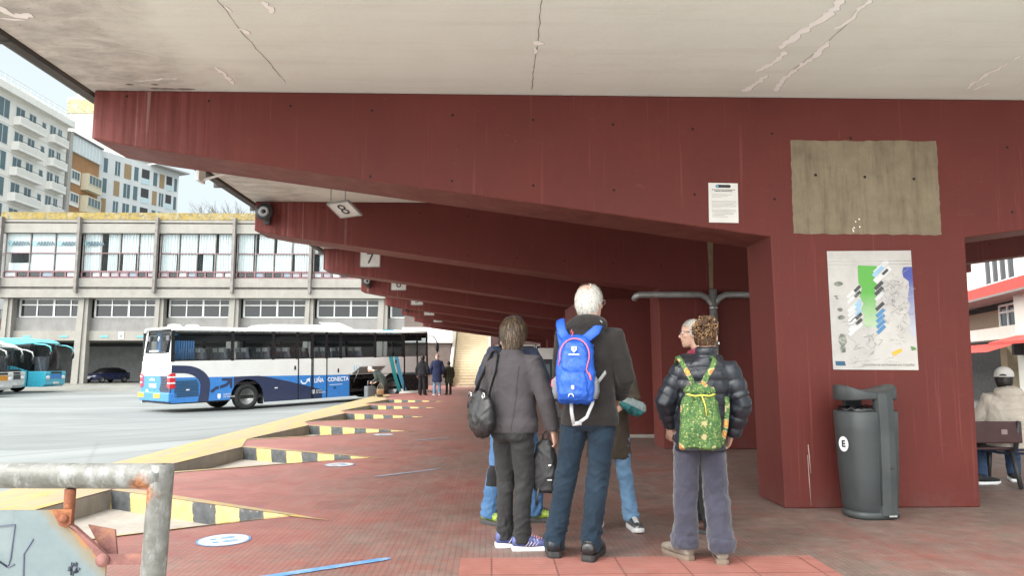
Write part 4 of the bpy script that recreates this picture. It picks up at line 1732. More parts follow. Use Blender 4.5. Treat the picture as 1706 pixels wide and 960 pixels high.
for x0, x1, z0, z1, dd in ((1.0, 4.3, 2.75, 3.6, -.75), (.3, 3.4, 4.5, 6.2, -.55), (6, 9, 4.5, 6.2, -.55)):
    f = B()
    for i in range(5):
        x = x0 + (x1 - x0) * i / 4
        rbox(f, x - .04, x + .04, dd - .03, dd + .05, z0, z1, white_paint)
    for z in (z0, z0 + (z1 - z0) * .68, z1):
        rbox(f, x0, x1, dd - .03, dd + .045, z - .04, z + .04, white_paint)
    w_ = f.build('window', rb)
    g_ = B()
    g_.quad((x0, dd * S, z0), (x1, dd * S, z0), (x1, dd * S, z1), (x0, dd * S, z1), win_dark)
    g_.build('pane', w_)
b = B()
rbox(b, 4.9, 5.1, .0, .3, 1.6, 2.2, dark_metal)
b.build('lamp', rb)
b = B()
b.prism([(4.6, .02 * S, 2.3), (9, .02 * S, 2.3), (9, .9 * S, 2.05), (4.6, .9 * S, 2.05)], (0, 0, -.1), redp)
b.build('awning', rb)

# ================================================================== THE BUS
blue = M('bus_blue', (.035, .20, .56), .32, var=.06, coat=.4)
navy = M('bus_navy', (.022, .034, .085), .35, var=.1, coat=.4)
teal = M('bus_teal', (.04, .36, .38), .35, var=.06)
sky_b = M('bus_sky', (.10, .40, .62), .35, var=.06)
busw = M('bus_white', (.70, .70, .68), .35, var=.05, vs=2, coat=.3)
bglass = glass('bus_glass', (.008, .010, .012), .34, .02, (.72, .76, .77))
bblack = M('bus_black', (.012, .013, .015), .25, var=.15)
seat_b = M('seat_cloth', (.24, .25, .28), .9, var=.4, vs=9)
curt_b = M('blue_curtain', (.12, .30, .62), .9, var=.4, vs=10, stretch=(8, 8, .2))
hv = Vector((.683, .733, 0)).normalized()
SL = .025
bus = empty('city_coach', (-11.2, 25.32, -.42 - 2.87 * SL), 0, 'blue and white line bus with open luggage flap nosed into the far bay', 'bus')
bus.rotation_euler = (0, -math.atan(SL), math.atan2(hv.y, hv.x))
HB, WB = 3.1, 2.5
# shell: right side (y=0) and left side (y=2.5) with window openings, roof and floor
b = B()
rr_ = .14
prof = [(0, .42), (0, 1.88)]
b.box(.02, 12.0, .0, .045, 1.15, 1.88, busw)                      # belt
b.box(.02, 12.0, WB - .045, WB, .35, 1.88, busw)
roofp = [(0.0, 2.93), (0.03, 3.02), (.14, HB), (WB - .14, HB), (WB - .03, 3.02), (WB, 2.93), (WB - .06, 2.93), (WB - .2, 3.03), (.2, 3.03), (.06, 2.93)]
b.prism([(.05, y, z) for y, z in roofp], (11.92, 0, 0), busw)
b.box(.1, 11.9, .05, WB - .05, .42, .55, bblack)
b.box(.1, 11.9, .05, WB - .05, .95, 1.05, bblack)
# rear face: slightly raked
rx = lambda z: .0 + max(0, (z - 1.6)) * .10
b.add([(0, .0, .5), (0, WB, .5), (-.0, WB, 1.36), (-.0, 0, 1.36)], [(0, 1, 2, 3)], blue)
for (y0, y1, z0, z1) in ((0, WB, 1.36, 2.18), (0, .28, 2.18, 3.02), (WB - .28, WB, 2.18, 3.02), (.28, WB - .28, 2.98, 3.02)):
    b.add([(rx(z0), y0, z0), (rx(z0), y1, z0), (rx(z1), y1, z1), (rx(z1), y0, z1)], [(0, 1, 2, 3)], busw)
b.add([(rx(3.02), .0, 3.02), (rx(3.02), WB, 3.02), (.3, WB - .1, HB + .02), (.3, .1, HB + .02)], [(0, 1, 2, 3)], busw)
b.box(11.95, 12.02, .02, WB - .02, .35, 1.5, busw)
b.box(11.93, 12.0, .02, WB - .02, 2.75, 3.05, bblack)
b.build('body', bus)
# rear bumper, dark plinth
b = B()
b.prism([(-.06, -.01, .46), (-.06, WB + .01, .46), (.25, WB + .01, .46), (.25, -.01, .46)], (0, 0, .32), blue)
b.prism([(.02, .01, .38), (.02, WB - .01, .38), (2.2, WB - .01, .36), (2.2, .01, .36)], (0, 0, .075), bblack)
b.build('bumper', bus, bevel=.03)
# skirt panels on the door side; wheel arch gaps at 2.87 and 9.87
WX = (2.87, 9.87)


def arch_panel(bb, x0, x1, z0, z1, mat, y=-.0):
    """skirt section with circular wheel cut-outs removed"""
    N = max(2, int((x1 - x0) / .08))
    top, bot = [], []
    for i in range(N + 1):
        x = x0 + (x1 - x0) * i / N
        zb = z0
        for wx in WX:
            if abs(x - wx) < .66:
                zb = max(zb, .5 + math.sqrt(.66 ** 2 - (x - wx) ** 2) * .98)
        bot.append((x, y, min(zb, z1)))
        top.append((x, y, z1))
    v = bot + top
    bb.add(v, [(i, i + 1, N + 2 + i, N + 1 + i) for i in range(N)], mat)


def ztop(x):
    return 1.31 - .02 * x


for x0, x1 in ((0.02, 7.5), (9.12, 10.42)):
    b = B()
    N = 40
    for i in range(N):
        xa, xb = x0 + (x1 - x0) * i / N, x0 + (x1 - x0) * (i + 1) / N
        arch_panel(b, xa, xb, .42 if xa < 2.3 else .24, ztop((xa + xb) / 2), blue if x1 < 9 else busw, -.001)
    b.build('skirt', bus)
# livery shapes as thin sheets on the panels
b = B()
Y1 = -.006
# navy D ring round the side grille
ring_o, ring_i = [], []
for k in range(15):
    a_ = PI / 2 - (PI / 2) * k / 14
    ring_o.append((.45 + .97 * math.cos(a_), Y1, 1.02 + .70 * math.sin(a_)))
    ring_i.append((.40 + .66 * math.cos(a_), Y1, .98 + .47 * math.sin(a_)))
ring_o += [(1.40, Y1, .7), (1.36, Y1, .40)]
ring_i += [(1.05, Y1, .75), (.98, Y1, .42)]
ring_o = [(.03, Y1, 1.74)] + ring_o
ring_i = [(.03, Y1, 1.47)] + ring_i
vv = []
for a_, c_ in zip(ring_o, ring_i):
    vv += [a_, c_]
b.add(vv, [(2 * i, 2 * i + 1, 2 * i + 3, 2 * i + 2) for i in range(len(ring_o) - 1)], navy)
b.build('ring_decal', bus, fix=False)
b = B()
# navy swoosh behind the rear wheel
N = 44
for i in range(N):
    xa, xb = 2.32 + (6.15 - 2.32) * i / N, 2.32 + (6.15 - 2.32) * (i + 1) / N
    zt = lambda x: 1.262 if x < 3.3 else 1.262 - .235 * (x - 3.3) ** 1.25 * .62 - .05 * (x - 3.3)
    zz = max(.3, zt((xa + xb) / 2))
    arch_panel(b, xa, xb, .24 if xa > 2.3 else .42, zz, navy, Y1)
b.build('swoosh_decal', bus, fix=False)
b = B()
# arrow on the square panel
for pts_ in ([(1.42, .78), (1.62, .92), (1.75, .95), (1.75, .84), (1.66, .82), (1.5, .7)], [(1.79, .95), (2.02, 1.02), (2.10, 1.12), (1.84, 1.13), (1.86, 1.22), (2.26, 1.22), (2.26, .84), (2.18, .84), (2.16, 1.02), (2.06, .92), (1.79, .84)]):
    b.poly([(x, Y1 - .002, z) for x, z in pts_], navy)
# teal and sky ribbons by the front wheel, running over the roof edge
for x0, m_ in ((9.55, teal), (9.86, sky_b)):
    vv = []
    for k in range(10):
        f = k / 9
        z = 1.88 - (1.88 - .30) * f
        x = x0 + .08 + .55 * f - .05 * math.sin(f * 3)
        vv += [(x, Y1, z), (x + (.24 - .04 * f), Y1, z)]
    b.add(vv, [(2 * i, 2 * i + 1, 2 * i + 3, 2 * i + 2) for i in range(9)], m_)
    b.add([(x0 - .1, -.004, 2.94), (x0 + .2, -.004, 2.94), (x0 + .1, .12, HB + .012), (x0 - .2, .12, HB + .012)], [(0, 1, 2, 3)], m_)
b.box(7.02, 7.9, Y1 - .002, -.001, .78, .80, white_ink) if False else b.quad((6.5, Y1, .76), (7.15, Y1, .76), (7.15, Y1, .78), (6.5, Y1, .78), white_ink)
# castle emblem silhouette
for x in (7.72, 7.84, 7.96):
    b.quad((x, Y1, 1.32), (x + .07, Y1, 1.32), (x + .05, Y1, 1.56), (x + .02, Y1, 1.56), M('emblem_blue', (.25, .45, .60), .5))
b.build_each('livery', bus, fix=False)
for tx, x, z, s_, xs in (('LIÑA', 5.99, .97, .25, .82), ('CONECTA', 6.93, .985, .25, .88)):
    lettering(tx, s_, white_ink, parent=bus, loc=(x, -.012, z), bold=.006, xs=xs)
lettering('XUNTA\nDE GALICIA', .085, white_ink, parent=bus, loc=(1.92, -.012, .58), align='LEFT')
lettering('XUNTA\nDE GALICIA', .085, white_ink, parent=bus, loc=(5.85, -.012, .52), align='LEFT')
b = B()
for x in (1.76, 5.72):
    b.poly([(x + dx, -.012, .56 + dz - (.05 if x > 3 else 0)) for dx, dz in ((-.06, .1), (.06, .1), (.06, -.04), (0, -.1), (-.06, -.04))], white_ink)
# white route mark: curved arrow
b.loft([[(5.3 + r2 * math.cos(a_), -.012, 1.02 + r2 * math.sin(a_)) for a_ in [PI + PI * q / 14 for q in range(15)]] for r2 in (.17, .12)], white_ink, caps=False, closed=False)
b.poly([(x, -.012, z) for x, z in ((5.36, 1.02), (5.56, 1.10), (5.56, .90), (5.50, .98), (5.42, .90), (5.38, .95), (5.46, 1.02))], white_ink)
b.build_each('route_mark', bus)
for tx, y, z, s_ in (('L I Ñ A S', 1.5, 1.22, .12), ('VIAXES', 1.45, 1.0, .20), ('GAL.', 1.9, .82, .12)):
    lettering(tx, s_, white_ink, parent=bus, loc=(-.012, y, z), rot=(PI / 2, 0, -PI / 2), bold=.003)
# rear details
b = B()
b.poly([(-.006, y, z) for y, z in ((.85, 1.365), (.0, 1.365), (.0, .5), (.55, .5), (.9, .9), (.7, 1.2))], navy)
for k in range(8):
    b.box(-.02, -.007, .18, .78, .86 + k * .06, .885 + k * .06, bblack)
b.build('rear_grille', bus)
b = B()
yy = [(.30, 2.98), (WB - .30, 2.98), (WB - .22, 2.2), (.5, 2.2)]
b.poly([(rx(z) - .004, y, z) for y, z in yy], bglass)
w_ = b.build('rear_window', bus)
b = B()
for i in range(4):
    (ya, za), (yb, zb) = yy[i], yy[(i + 1) % 4]
    b.tube([(rx(za) - .008, ya, za), (rx(zb) - .008, yb, zb)], .028, bblack, 6)
b.poly([(rx(z) - .008, y, z) for y, z in ((1.25, 2.72), (1.32, 2.8), (1.38, 2.7), (1.33, 2.6))], white_ink)
b.quad((rx(2.25) - .008, 1.2, 2.24), (rx(2.25) - .008, 2.0, 2.24), (rx(2.3) - .008, 2.0, 2.28), (rx(2.3) - .008, 1.2, 2.28), white_ink)
b.build('surround', w_)
b = B()
b.box(.35, .42, .35, .75, 2.2, 2.95, curt_b)
b.box(.35, .42, 1.75, 2.1, 2.2, 2.95, curt_b)
b.build('curtain', w_)
for y in (.10, WB - .10):
    lt = empty('tail_light', (0, y, 0))
    lt.parent = bus
    b = B()
    s_ = -1 if y < 1 else 1
    b.prism([(-.03, s_ * .115, .92), (-.03, s_ * .115, 1.46), (-.03, -.10 * s_, 1.40), (-.03, -.13 * s_, .98)], (.2, 0, 0), red_lens)
    b.build('housing', lt, bevel=.015)
    b = B()
    for z in (1.09, 1.30):
        b.prism([(-.036, s_ * .121, z), (-.036, s_ * .121, z + .055), (-.036, -.07 * s_, z + .045), (-.036, -.07 * s_, z)], (.2, 0, 0), clear_lens)
    b.build_each('lens', lt)
for y in (.95, 2.32):
    b = B()
    b.box(-.075, -.061, y - .26, y + .26, .58, .74, amber)
    b.build('reflector', bus)
# side grille
b = B()
b.poly([(x, -.004, z) for x, z in ((.12, 1.22), (.92, 1.22), (.98, 1.1), (.98, .62), (.25, .60), (.14, .8))], M('grille_blue', (.035, .13, .28), .5))
for k in range(11):
    z = .63 + k * .052
    b.box(.14, 1.0 if k < 9 else .94, -.014, -.005, z, z + .02, M('grille_slat', (.018, .05, .10), .5))
b.build('side_grille', bus)
# window band
PIL = [.06, 2.25, 3.92, 4.98, 5.66, 6.36, 7.06, 8.87, 10.45]
b = B()
b.box(.05, 10.50, .002, .03, 2.84, 2.97, bblack)
b.box(.05, 10.50, .002, .03, 1.84, 1.92, bblack)
for x in PIL:
    b.box(x - .06, x + .06, -.003, .031, 1.86, 2.96, bblack)
b.box(.05, 12, WB - .03, WB - .002, 2.84, 2.97, bblack)
for x in (.1, 2.3, 4.0, 5.7, 7.4, 9.1, 10.8, 11.9):
    b.box(x - .07, x + .07, WB - .03, WB + .001, 1.86, 2.96, bblack)
b.box(.05, 11.9, .35, .55, 2.62, 2.80, M('luggage_rack', (.10, .10, .11), .6))
b.box(.05, 11.9, WB - .55, WB - .35, 2.62, 2.80, MATS['luggage_rack'])
b.build('window_surround', bus)
for i in range(len(PIL) - 1):
    b = B()
    b.quad((PIL[i] + .06, .012, 1.92), (PIL[i + 1] - .06, .012, 1.92), (PIL[i + 1] - .06, .012, 2.84), (PIL[i] + .06, .012, 2.84), bglass)
    b.build('side_window', bus)
b = B()
b.quad((.2, WB - .012, 1.92), (11.8, WB - .012, 1.92), (11.8, WB - .012, 2.84), (.2, WB - .012, 2.84), glass('bus_far_glass', (.01, .012, .014), .2, .03, (.8, .85, .87)))
b.build('far_side_window', bus)
b = B()
for k in range(9):
    vx = .12 + k * .085
    b.tube([(vx, .06, 1.9), (vx + .01, .06, 2.6)], .035, curt_b, 7)
b.build('curtain', bus)
# ceiling lights: two pale strips
b = B()
for x in (1.5, 3.0, 4.4, 6.5, 8.0):
    b.box(x, x + .55, .36, .40, 2.685, 2.725, white_paint)
b.build_each('reading_panel', bus)
sb = B()
sb.loft([[(x_, y_, z_) for x_, y_ in rrect(0, 0, .13, .42, .05, 3)] for z_ in (1.25, 1.95)] + [[(x_ * .9 - .06, y_ * .85, 2.32) for x_, y_ in rrect(0, 0, .12, .38, .05, 3)]], seat_b)
sb.box(0, .45, -.21, .21, 1.2, 1.34, seat_b)
head = M('seat_headcloth', (.70, .70, .68), .9, var=.2)
sb.box(-.135, .01, -.14, .14, 2.18, 2.335, head)
s0 = None
for y in (.32, .80, 1.72, 2.18):
    for k in range(9):
        x = 1.2 + k * .88
        if 5.0 < x < 6.3 and y < 1:
            continue
        if s0 is None:
            s0 = sb.build('seat', bus)
            o = s0
        else:
            o = s0.copy()
            COL.objects.link(o)
        o.location = (x, y, 0)
# middle door: two leaves outlined
for x0, x1 in ((5.04, 5.64), (5.72, 6.36)):
    b = B()
    for a_ in ((x0 - .03, x0 + .012, .26, 2.9), (x1 - .012, x1 + .03, .26, 2.9)):
        b.box(a_[0], a_[1], -.016, .0, a_[2], a_[3], bblack)
    b.build('door', bus)
# small side markers, caps
b = B()
for x, z in ((.55, .84), (4.0, .74), (6.7, .62)):
    b.box(x, x + .12, -.016, -.003, z, z + .045, clear_lens if x < 5 else bblack)
for x, z in ((4.85, 1.44), (6.9, 1.27), (10.0, 1.58)):
    b.box(x, x + .07, -.014, -.003, z, z + .16, bblack)
b.build_each('side_marker', bus)
# luggage hold: open box with flap raised
b = B()
b.box(7.5, 9.12, .9, .95, .25, 1.2, bblack)
b.box(7.5, 7.54, .0, .9, .25, 1.2, bblack)
b.box(9.08, 9.12, .0, .9, .25, 1.2, bblack)
b.box(7.54, 9.08, .0, .9, .24, .28, bblack)
b.build('luggage_hold', bus)
b = B()
b.prism([(7.62, -.02, 1.18), (9.0, -.02, 1.18), (9.0, -.62, 1.50), (7.62, -.62, 1.50)], (0, .02, .035), M('flap_grey', (.30, .30, .29), .5, var=.15))
b.prism([(7.62, -.621, 1.49), (9.0, -.621, 1.49), (9.0, -.625, 1.545), (7.62, -.625, 1.545)], (0, .02, 0), busw)
b.tube([(7.7, -.02, .8), (7.7, -.42, 1.39)], .015, steel, 6)
b.tube([(8.95, -.02, .8), (8.95, -.42, 1.39)], .015, steel, 6)
b.build('luggage_flap', bus)
# front door: dark leaf with glass
fd = B()
fd.box(10.50, 10.58, -.008, .03, .3, 2.93, bblack)
fd.box(11.28, 11.36, -.008, .03, .3, 2.93, bblack)
fd.box(11.88, 11.98, -.008, .03, .3, 2.93, bblack)
fd.box(10.58, 11.28, -.004, .03, .30, 1.05, bblack)
fd.box(11.36, 11.88, -.004, .03, .30, .8, bblack)
fd.box(10.5, 11.98, -.006, .03, 2.85, 2.97, bblack)
dd = fd.build('door', bus)
b = B()
b.quad((10.58, .01, 1.05), (11.28, .01, 1.05), (11.28, .01, 2.85), (10.58, .01, 2.85), bglass)
b.quad((11.36, .01, .8), (11.88, .01, .8), (11.88, .01, 2.85), (11.36, .01, 2.85), bglass)
b.build('pane', dd)
b = B()
b.quad((12.0, .08, 1.5), (12.0, WB - .08, 1.5), (11.9, WB - .08, 2.85), (11.9, .08, 2.85), bglass)
b.build('windscreen', bus)
b = B()
b.tube([(11.95, -.02, 2.85), (12.25, -.15, 2.8), (12.42, -.2, 2.5)], .035, white_paint, 8)
b.ell((12.42, -.2, 2.28), (.09, .07, .24), bblack)
b.build('mirror', bus)


def wheel(par, x, y, rad, side, dark=False):
    wt = empty('wheel', (x, y, rad))
    wt.parent = par
    b = B()
    w_ = .28
    b.lathe([(rad * .62, .06), (rad * .62, 0), (rad * .9, .0), (rad, .04), (rad, w_ - .04), (rad * .9, w_), (rad * .62, w_)], black_rubber, axis='y', seg=30, caps=False)
    o = b.build('tyre', wt)
    b = B()
    b.lathe([(rad * .62, .02), (rad * .60, .01), (rad * .54, .05), (rad * .34, .10), (rad * .30, .03), (rad * .16, .02), (0, .02)], M('rim_grey', (.30, .30, .30), .4, .6), axis='y', seg=26)
    for k in range(8):
        a_ = 2 * PI * k / 8
        b.ell((rad * .42 * math.cos(a_), .075, rad * .42 * math.sin(a_)), (.03, .015, .03), bblack, 8, 5)
    o2 = b.build('rim', wt)
    if side > 0:
        for q in (o, o2):
            q.rotation_euler = (0, 0, PI)
    return wt


for wx in WX:
    wheel(bus, wx, .03, .49, -1)
    wheel(bus, wx, WB - .03, .49, 1)
    b = B()
    b.loft([[(wx + r2 * math.cos(a_), y_, .5 + r2 * math.sin(a_)) for a_ in [PI * q / 16 for q in range(17)]] for r2, y_ in ((.66, -.003), (.64, .9))], bblack, caps=False, closed=False)
    b.build('wheel_arch', bus)
b = B()
b.box(3.5, 3.54, .03, .4, .18, .5, black_rubber)
b.build('mud_flap', bus)
# roof equipment
b = B()
b.prism([(3.7, .5, HB + .01), (4.1, .5, HB + .17), (6.9, .5, HB + .19), (7.3, .5, HB + .01)], (0, 1.5, 0), busw)
b.build('roof_unit', bus, bevel=.03)
b = B()
for x in (1.0, .35):
    b.lathe([(.24, HB), (.24, HB + .06), (.18, HB + .10), (0, HB + .10)], busw, c=(x, .6, 0), seg=18)
b.build_each('roof_vent', bus)
b = B()
b.prism([(7.1, .7, HB + .04), (8.2, .7, HB + .04), (8.2, 1.7, HB + .34), (7.1, 1.7, HB + .34)], (0, .03, .02), M('hatch_grey', (.42, .42, .42), .6))
b.build('roof_hatch', bus)

# ================================================================== COACHES PARKED AT THE LEFT
def coach(name, x, y, rz, z0, H, L, cols, label):
    """front at x=0, tail at -L, right side y=0 faces the camera"""
    W = 2.5
    c1, c2, croof = cols
    t_ = empty(name, (x, y, z0), rz, label, 'coach', 'coaches parked at the far left')
    b = B()
    side = [(-L, .35), (-.15, .35), (0.0, .5), (.02, 1.3), (-.05, 1.5), (-.55, H - .28), (-.9, H - .06), (-1.6, H), (-L + .3, H), (-L, H - .3)]
    low = [(-L, .35), (-.15, .35), (0.0, .5), (.02, 1.18), (-.01, 1.3), (-1.0, 1.3), (-1.9, 1.62), (-L, 1.75)]
    top = [(-.42, H - .30), (-.62, H - .14), (-1.0, H - .03), (-1.6, H), (-L + .3, H), (-L, H - .3), (-L, H - .42), (-1.7, H - .42)]
    b.prism([(u, 0, z) for u, z in low], (0, W, 0), c1)
    b.prism([(u, .02, z) for u, z in top], (0, W - .04, 0), croof)
    mid = [(-1.0, 1.302), (-1.9, 1.622), (-L + .02, 1.752), (-L + .02, H - .43), (-1.7, H - .43), (-.95, H - .38)]
    b.prism([(u, .04, z) for u, z in mid], (0, W - .08, 0), bblack)
    b.build('body', t_, bevel=.02)
    b = B()
    rows = []
    for k in range(7):
        v = k / 6
        u0, z = -.02 - .45 * v ** 1.3, 1.305 + (H - .32 - 1.305) * v
        rows.append([(u0 - .24 * abs(2 * q / 10 - 1) ** 3, .03 + (W - .06) * q / 10, z) for q in range(11)])
    b.loft(rows, bglass, caps=False, closed=False)
    b.poly([(-.10 - .24, .03, 1.305), (-1.0, .03, 1.305), (-1.0, .03, H - .4), (-.75, .03, H - .34)], bglass)
    b.build('windscreen', t_)
    b = B()
    b.box(-.9, -.3, .5, .95, 1.25, 2.2, seat_b)
    b.box(-.22, -.12, .2, 2.3, 1.2, 1.42, M('dash', (.06, .06, .065), .6))
    b.build('driver_seat', t_)
    # side door with window
    d_ = B()
    for u in (-1.05, -2.12):
        d_.box(u, u + .05, -.012, .0, .42, H - .5, bblack)
    d_.box(-2.1, -1.0, -.010, .0, H - .56, H - .5, bblack)
    dd_ = d_.build('door', t_)
    b = B()
    b.poly([(-2.02, -.008, 1.72), (-1.12, -.008, 1.42), (-1.12, -.008, H - .62), (-2.02, -.008, H - .62)], glass('coach_door_glass', (.02, .03, .03), .35))
    b.build('pane', dd_)
    for y_ in (.3, W - .3):
        b = B()
        b.ell((.0, y_, .92), (.07, .26, .13), clear_lens, 12, 8)
        b.build('headlight', t_)
    b = B()
    b.box(.0, .035, .55, W - .55, .85, 1.12, c2)
    b.box(.022, .04, .6, W - .6, 1.16, 1.27, bblack)
    b.box(.0, .03, .9, W - .9, .52, .64, M('number_plate', (.7, .7, .7), .5))
    b.build('front_panel', t_)
    for y_, s_ in ((-.02, -1), (W + .02, 1)):
        mm = empty('mirror', (0, y_, 0))
        mm.parent = t_
        b = B()
        b.tube([(-.75, 0, H - .38), (-.1, s_ * .05, H - .42), (.22, s_ * .12, H - .55), (.32, s_ * .14, H - .85)], [.03, .035, .045, .03], croof, 8)
        b.build('arm', mm)
        b = B()
        b.ell((.30, s_ * .14, H - 1.05), (.08, .11, .24), bblack)
        b.build('mirror_head', mm)
    for u in (-2.75, -L + 3.0):
        wheel(t_, u, .02, .48, -1)
        wheel(t_, u, W - .02, .48, 1)
    return t_


tealc = M('coach_teal', (.045, .40, .55), .3, var=.06, coat=.4)
tealr = M('coach_teal_roof', (.10, .48, .56), .3, var=.06, coat=.4)
silver = M('coach_silver', (.62, .63, .62), .35, .15, coat=.3)
c1 = coach('teal_coach', -27.35, 44.6, R(6), -.42, 3.35, 11, (tealc, blue, tealr), 'turquoise coach with arching mirrors parked facing right')
lettering('VECTALIA', .2, white_ink, parent=c1, loc=(-1.6, -.014, .85)) if False else None
c2 = coach('white_coach', -27.6, 41.0, R(6), -.42, 3.0, 11, (silver, M('panel_black', (.05, .05, .055), .4), busw), 'white coach between the turquoise one and the orange striped one')
c3 = coach('orange_striped_coach', -25.8, 37.2, R(6), -.42, 3.1, 11, (silver, M('coach_orange', (.60, .25, .02), .4), busw), 'silver coach with orange front stripe cut by the left edge')

# ================================================================== DARK BLUE CAR
def car(x, y, rz, z, label):
    t_ = empty('parked_car', (x, y, z), rz, label, 'car')
    pb = M('car_navy', (.018, .024, .075), .25, var=.08, coat=.8)
    W = 1.78
    b = B()
    secs = []
    # x along the length, front at +2.1
    for u, wd, z0, z1 in [(-2.1, .74, .40, .90), (-2.0, .84, .32, .98), (-1.5, .88, .30, .99), (-.6, .89, .30, .96), (.6, .89, .30, .95), (1.2, .88, .30, .92), (1.8, .84, .30, .82), (2.05, .74, .32, .72), (2.12, .62, .36, .62)]:
        secs.append([(u, yy_, zz_) for yy_, zz_ in rrect(0, (z0 + z1) / 2, 2 * wd, z1 - z0, min(.10, (z1 - z0) * .3), 3)])
    b.loft(secs, pb)
    b.build('body', t_)
    b = B()
    secs = []
    for u, wd, z1 in [(-2.0, .66, 1.0), (-1.6, .66, 1.27), (-.9, .64, 1.42), (-.1, .63, 1.45), (.45, .63, 1.36), (1.15, .68, .95)]:
        secs.append([(u, -wd - .12, .88), (u, -wd - .08, .94), (u, -wd + .06, z1 - .05), (u, -wd + .16, z1), (u, wd - .16, z1), (u, wd - .06, z1 - .05), (u, wd + .08, .94), (u, wd + .12, .88)])
    b.loft(secs, bblack)
    b.build('cabin', t_)
    b = B()
    b.loft([[(u, y_, z_) for y_, z_ in ((-wd, zz), (0, zz + .025), (wd, zz))] for u, wd, zz in ((-1.6, .50, 1.235), (-.9, .52, 1.425), (-.1, .52, 1.455), (.35, .5, 1.395))], pb, caps=False, closed=False)
    b.build('roof', t_)
    for y_ in (-.62, .62):
        b = B()
        b.ell((2.0, y_, .66), (.14, .16, .07), clear_lens, 10, 6)
        b.build('headlight', t_)
    b = B()
    b.box(2.10, 2.135, -.26, .26, .44, .55, white_ink)
    b.build('number_plate', t_)
    for u in (-1.3, 1.32):
        for y_, s_ in ((-.93, -1), (.93, 1)):
            wt = empty('wheel', (u, y_, .32))
            wt.parent = t_
            q = B()
            q.lathe([(.2, 0), (.3, 0), (.32, .03), (.32, .17), (.3, .2), (.2, .2)], black_rubber, axis='y', seg=22, caps=False)
            o = q.build('tyre', wt)
            q = B()
            q.lathe([(.2, .02), (.19, .0), (.12, .03), (.04, .01), (0, .01)], MATS['rim_grey'], axis='y', seg=16)
            o2 = q.build('rim', wt)
            if s_ > 0:
                o.rotation_euler = o2.rotation_euler = (0, 0, PI)
    return t_


car(-37.1, 69.9, R(-108), -.42, 'dark blue hatchback parked under the station building by a concrete column')
# ================================================================== PEOPLE
def cloth_mat(name, col, col2=None, rough=.85, weave=260, var=.18, vs=7, sheen=.15, spec=.25, seams=(), rib=0):
    fresh = name not in MATS
    m = M(name, col, rough, 0, var, vs, .25, weave, col2, spec=spec)
    b_ = m.node_tree.nodes.get('Principled BSDF')
    if fresh and (seams or rib):
        g = G(m.node_tree)
        x, y, z = g.xyz()
        src = b_.inputs['Base Color'].links[0].from_socket
        tot = None
        for x0, k, z0, z1 in seams:
            d_ = g.math('ABSOLUTE', g.math('SUBTRACT', x, g.math('ADD', g.math('MULTIPLY', g.math('SUBTRACT', z, 1.1), k), x0)))
            q = g.math('MULTIPLY', g.ramp(d_, .006, .0025), g.math('MULTIPLY', g.ramp(z, z0, z0 + .01), g.ramp(z, z1, z1 - .01)))
            tot = q if tot is None else g.math('MAXIMUM', tot, q)
        c_ = src
        if tot is not None:
            c_ = g.mix(g.math('MULTIPLY', tot, .6), c_, tuple(v * .3 for v in col))
        if rib:
            f = g.math('ABSOLUTE', g.math('SUBTRACT', g.math('FRACT', g.math('MULTIPLY', x, rib)), .5))
            c_ = g.mix(g.ramp(f, .1, .4, 0, .35), c_, tuple(v * .5 for v in col))
        g.L(c_, b_.inputs['Base Color'])
    b_.inputs['Sheen Weight'].default_value = sheen * .35
    return m


skin = M('skin', (.50, .30, .22), .5, var=.10, vs=14, col2=(.47, .24, .18))
skin_d = M('skin_tan', (.36, .21, .14), .5, var=.10, vs=14)
lipm = M('lip', (.36, .14, .12), .5)
eyew = M('eye_white', (.75, .73, .70), .2)
iris = M('iris', (.06, .04, .03), .2)

TMP = []


def finish(bd, voxel, name, parent, mats, wr=None, smooth=2, face_mat=None, amount=1.0):
    """fuse the shells of a builder into one continuous skin, add folds, link as one mesh"""
    o = bd.build('tmp_' + name)
    md = o.modifiers.new('r', 'REMESH')
    md.mode = 'VOXEL'
    md.voxel_size = voxel
    md.use_smooth_shade = True
    if smooth:
        ms = o.modifiers.new('s', 'SMOOTH')
        ms.factor = .5
        ms.iterations = smooth
    dg = bpy.context.evaluated_depsgraph_get()
    me = bpy.data.meshes.new_from_object(o.evaluated_get(dg))
    old = o.data
    bpy.data.objects.remove(o)
    bpy.data.meshes.remove(old)
    if wr:
        nrm = [v.normal.copy() for v in me.vertices]
        for v, n_ in zip(me.vertices, nrm):
            v.co += n_ * (wr(v.co, n_) * amount)
    me.materials.clear()
    for m_ in mats:
        me.materials.append(m_)
    if face_mat:
        for p in me.polygons:
            p.material_index = face_mat(p.center)
    me.polygons.foreach_set('use_smooth', [True] * len(me.polygons))
    me.name = name
    o = bpy.data.objects.new(name, me)
    COL.objects.link(o)
    o.parent = parent
    return o


def ridged(p):
    return 1 - abs(noise.noise(p)) * 2


def folds(fx=7, fz=11, amp=.006, seed=0.0, knees=None, big=.008):
    """soft diagonal fabric folds; stronger near the given heights"""
    def f(co, n_):
        q = Vector((co.x * fx + seed, co.y * fx, co.z * fz + co.x * 4.0))
        wv = Vector((noise.noise(q * .6), noise.noise(q * .6 + Vector((5, 2, 1))), 0)) * .9
        q2 = Vector((co.x * fx * 2.3 + seed, co.y * fx * 2.3 + 7, co.z * fz * 1.7 - co.x * 9.0)) + wv * 1.5
        cr = max(0, ridged(q2) - .35)
        d = amp * .75 * (ridged(q * .8 + wv) - .5) + amp * .55 * cr * cr * 2.0 + big * noise.noise(Vector((co.x * 4 + seed, co.y * 4, co.z * 3)))
        k = 1.0
        if knees:
            k = .45
            for z, wd, g_ in knees:
                k += g_ * math.exp(-((co.z - z) / wd) ** 2)
        return d * k
    return f


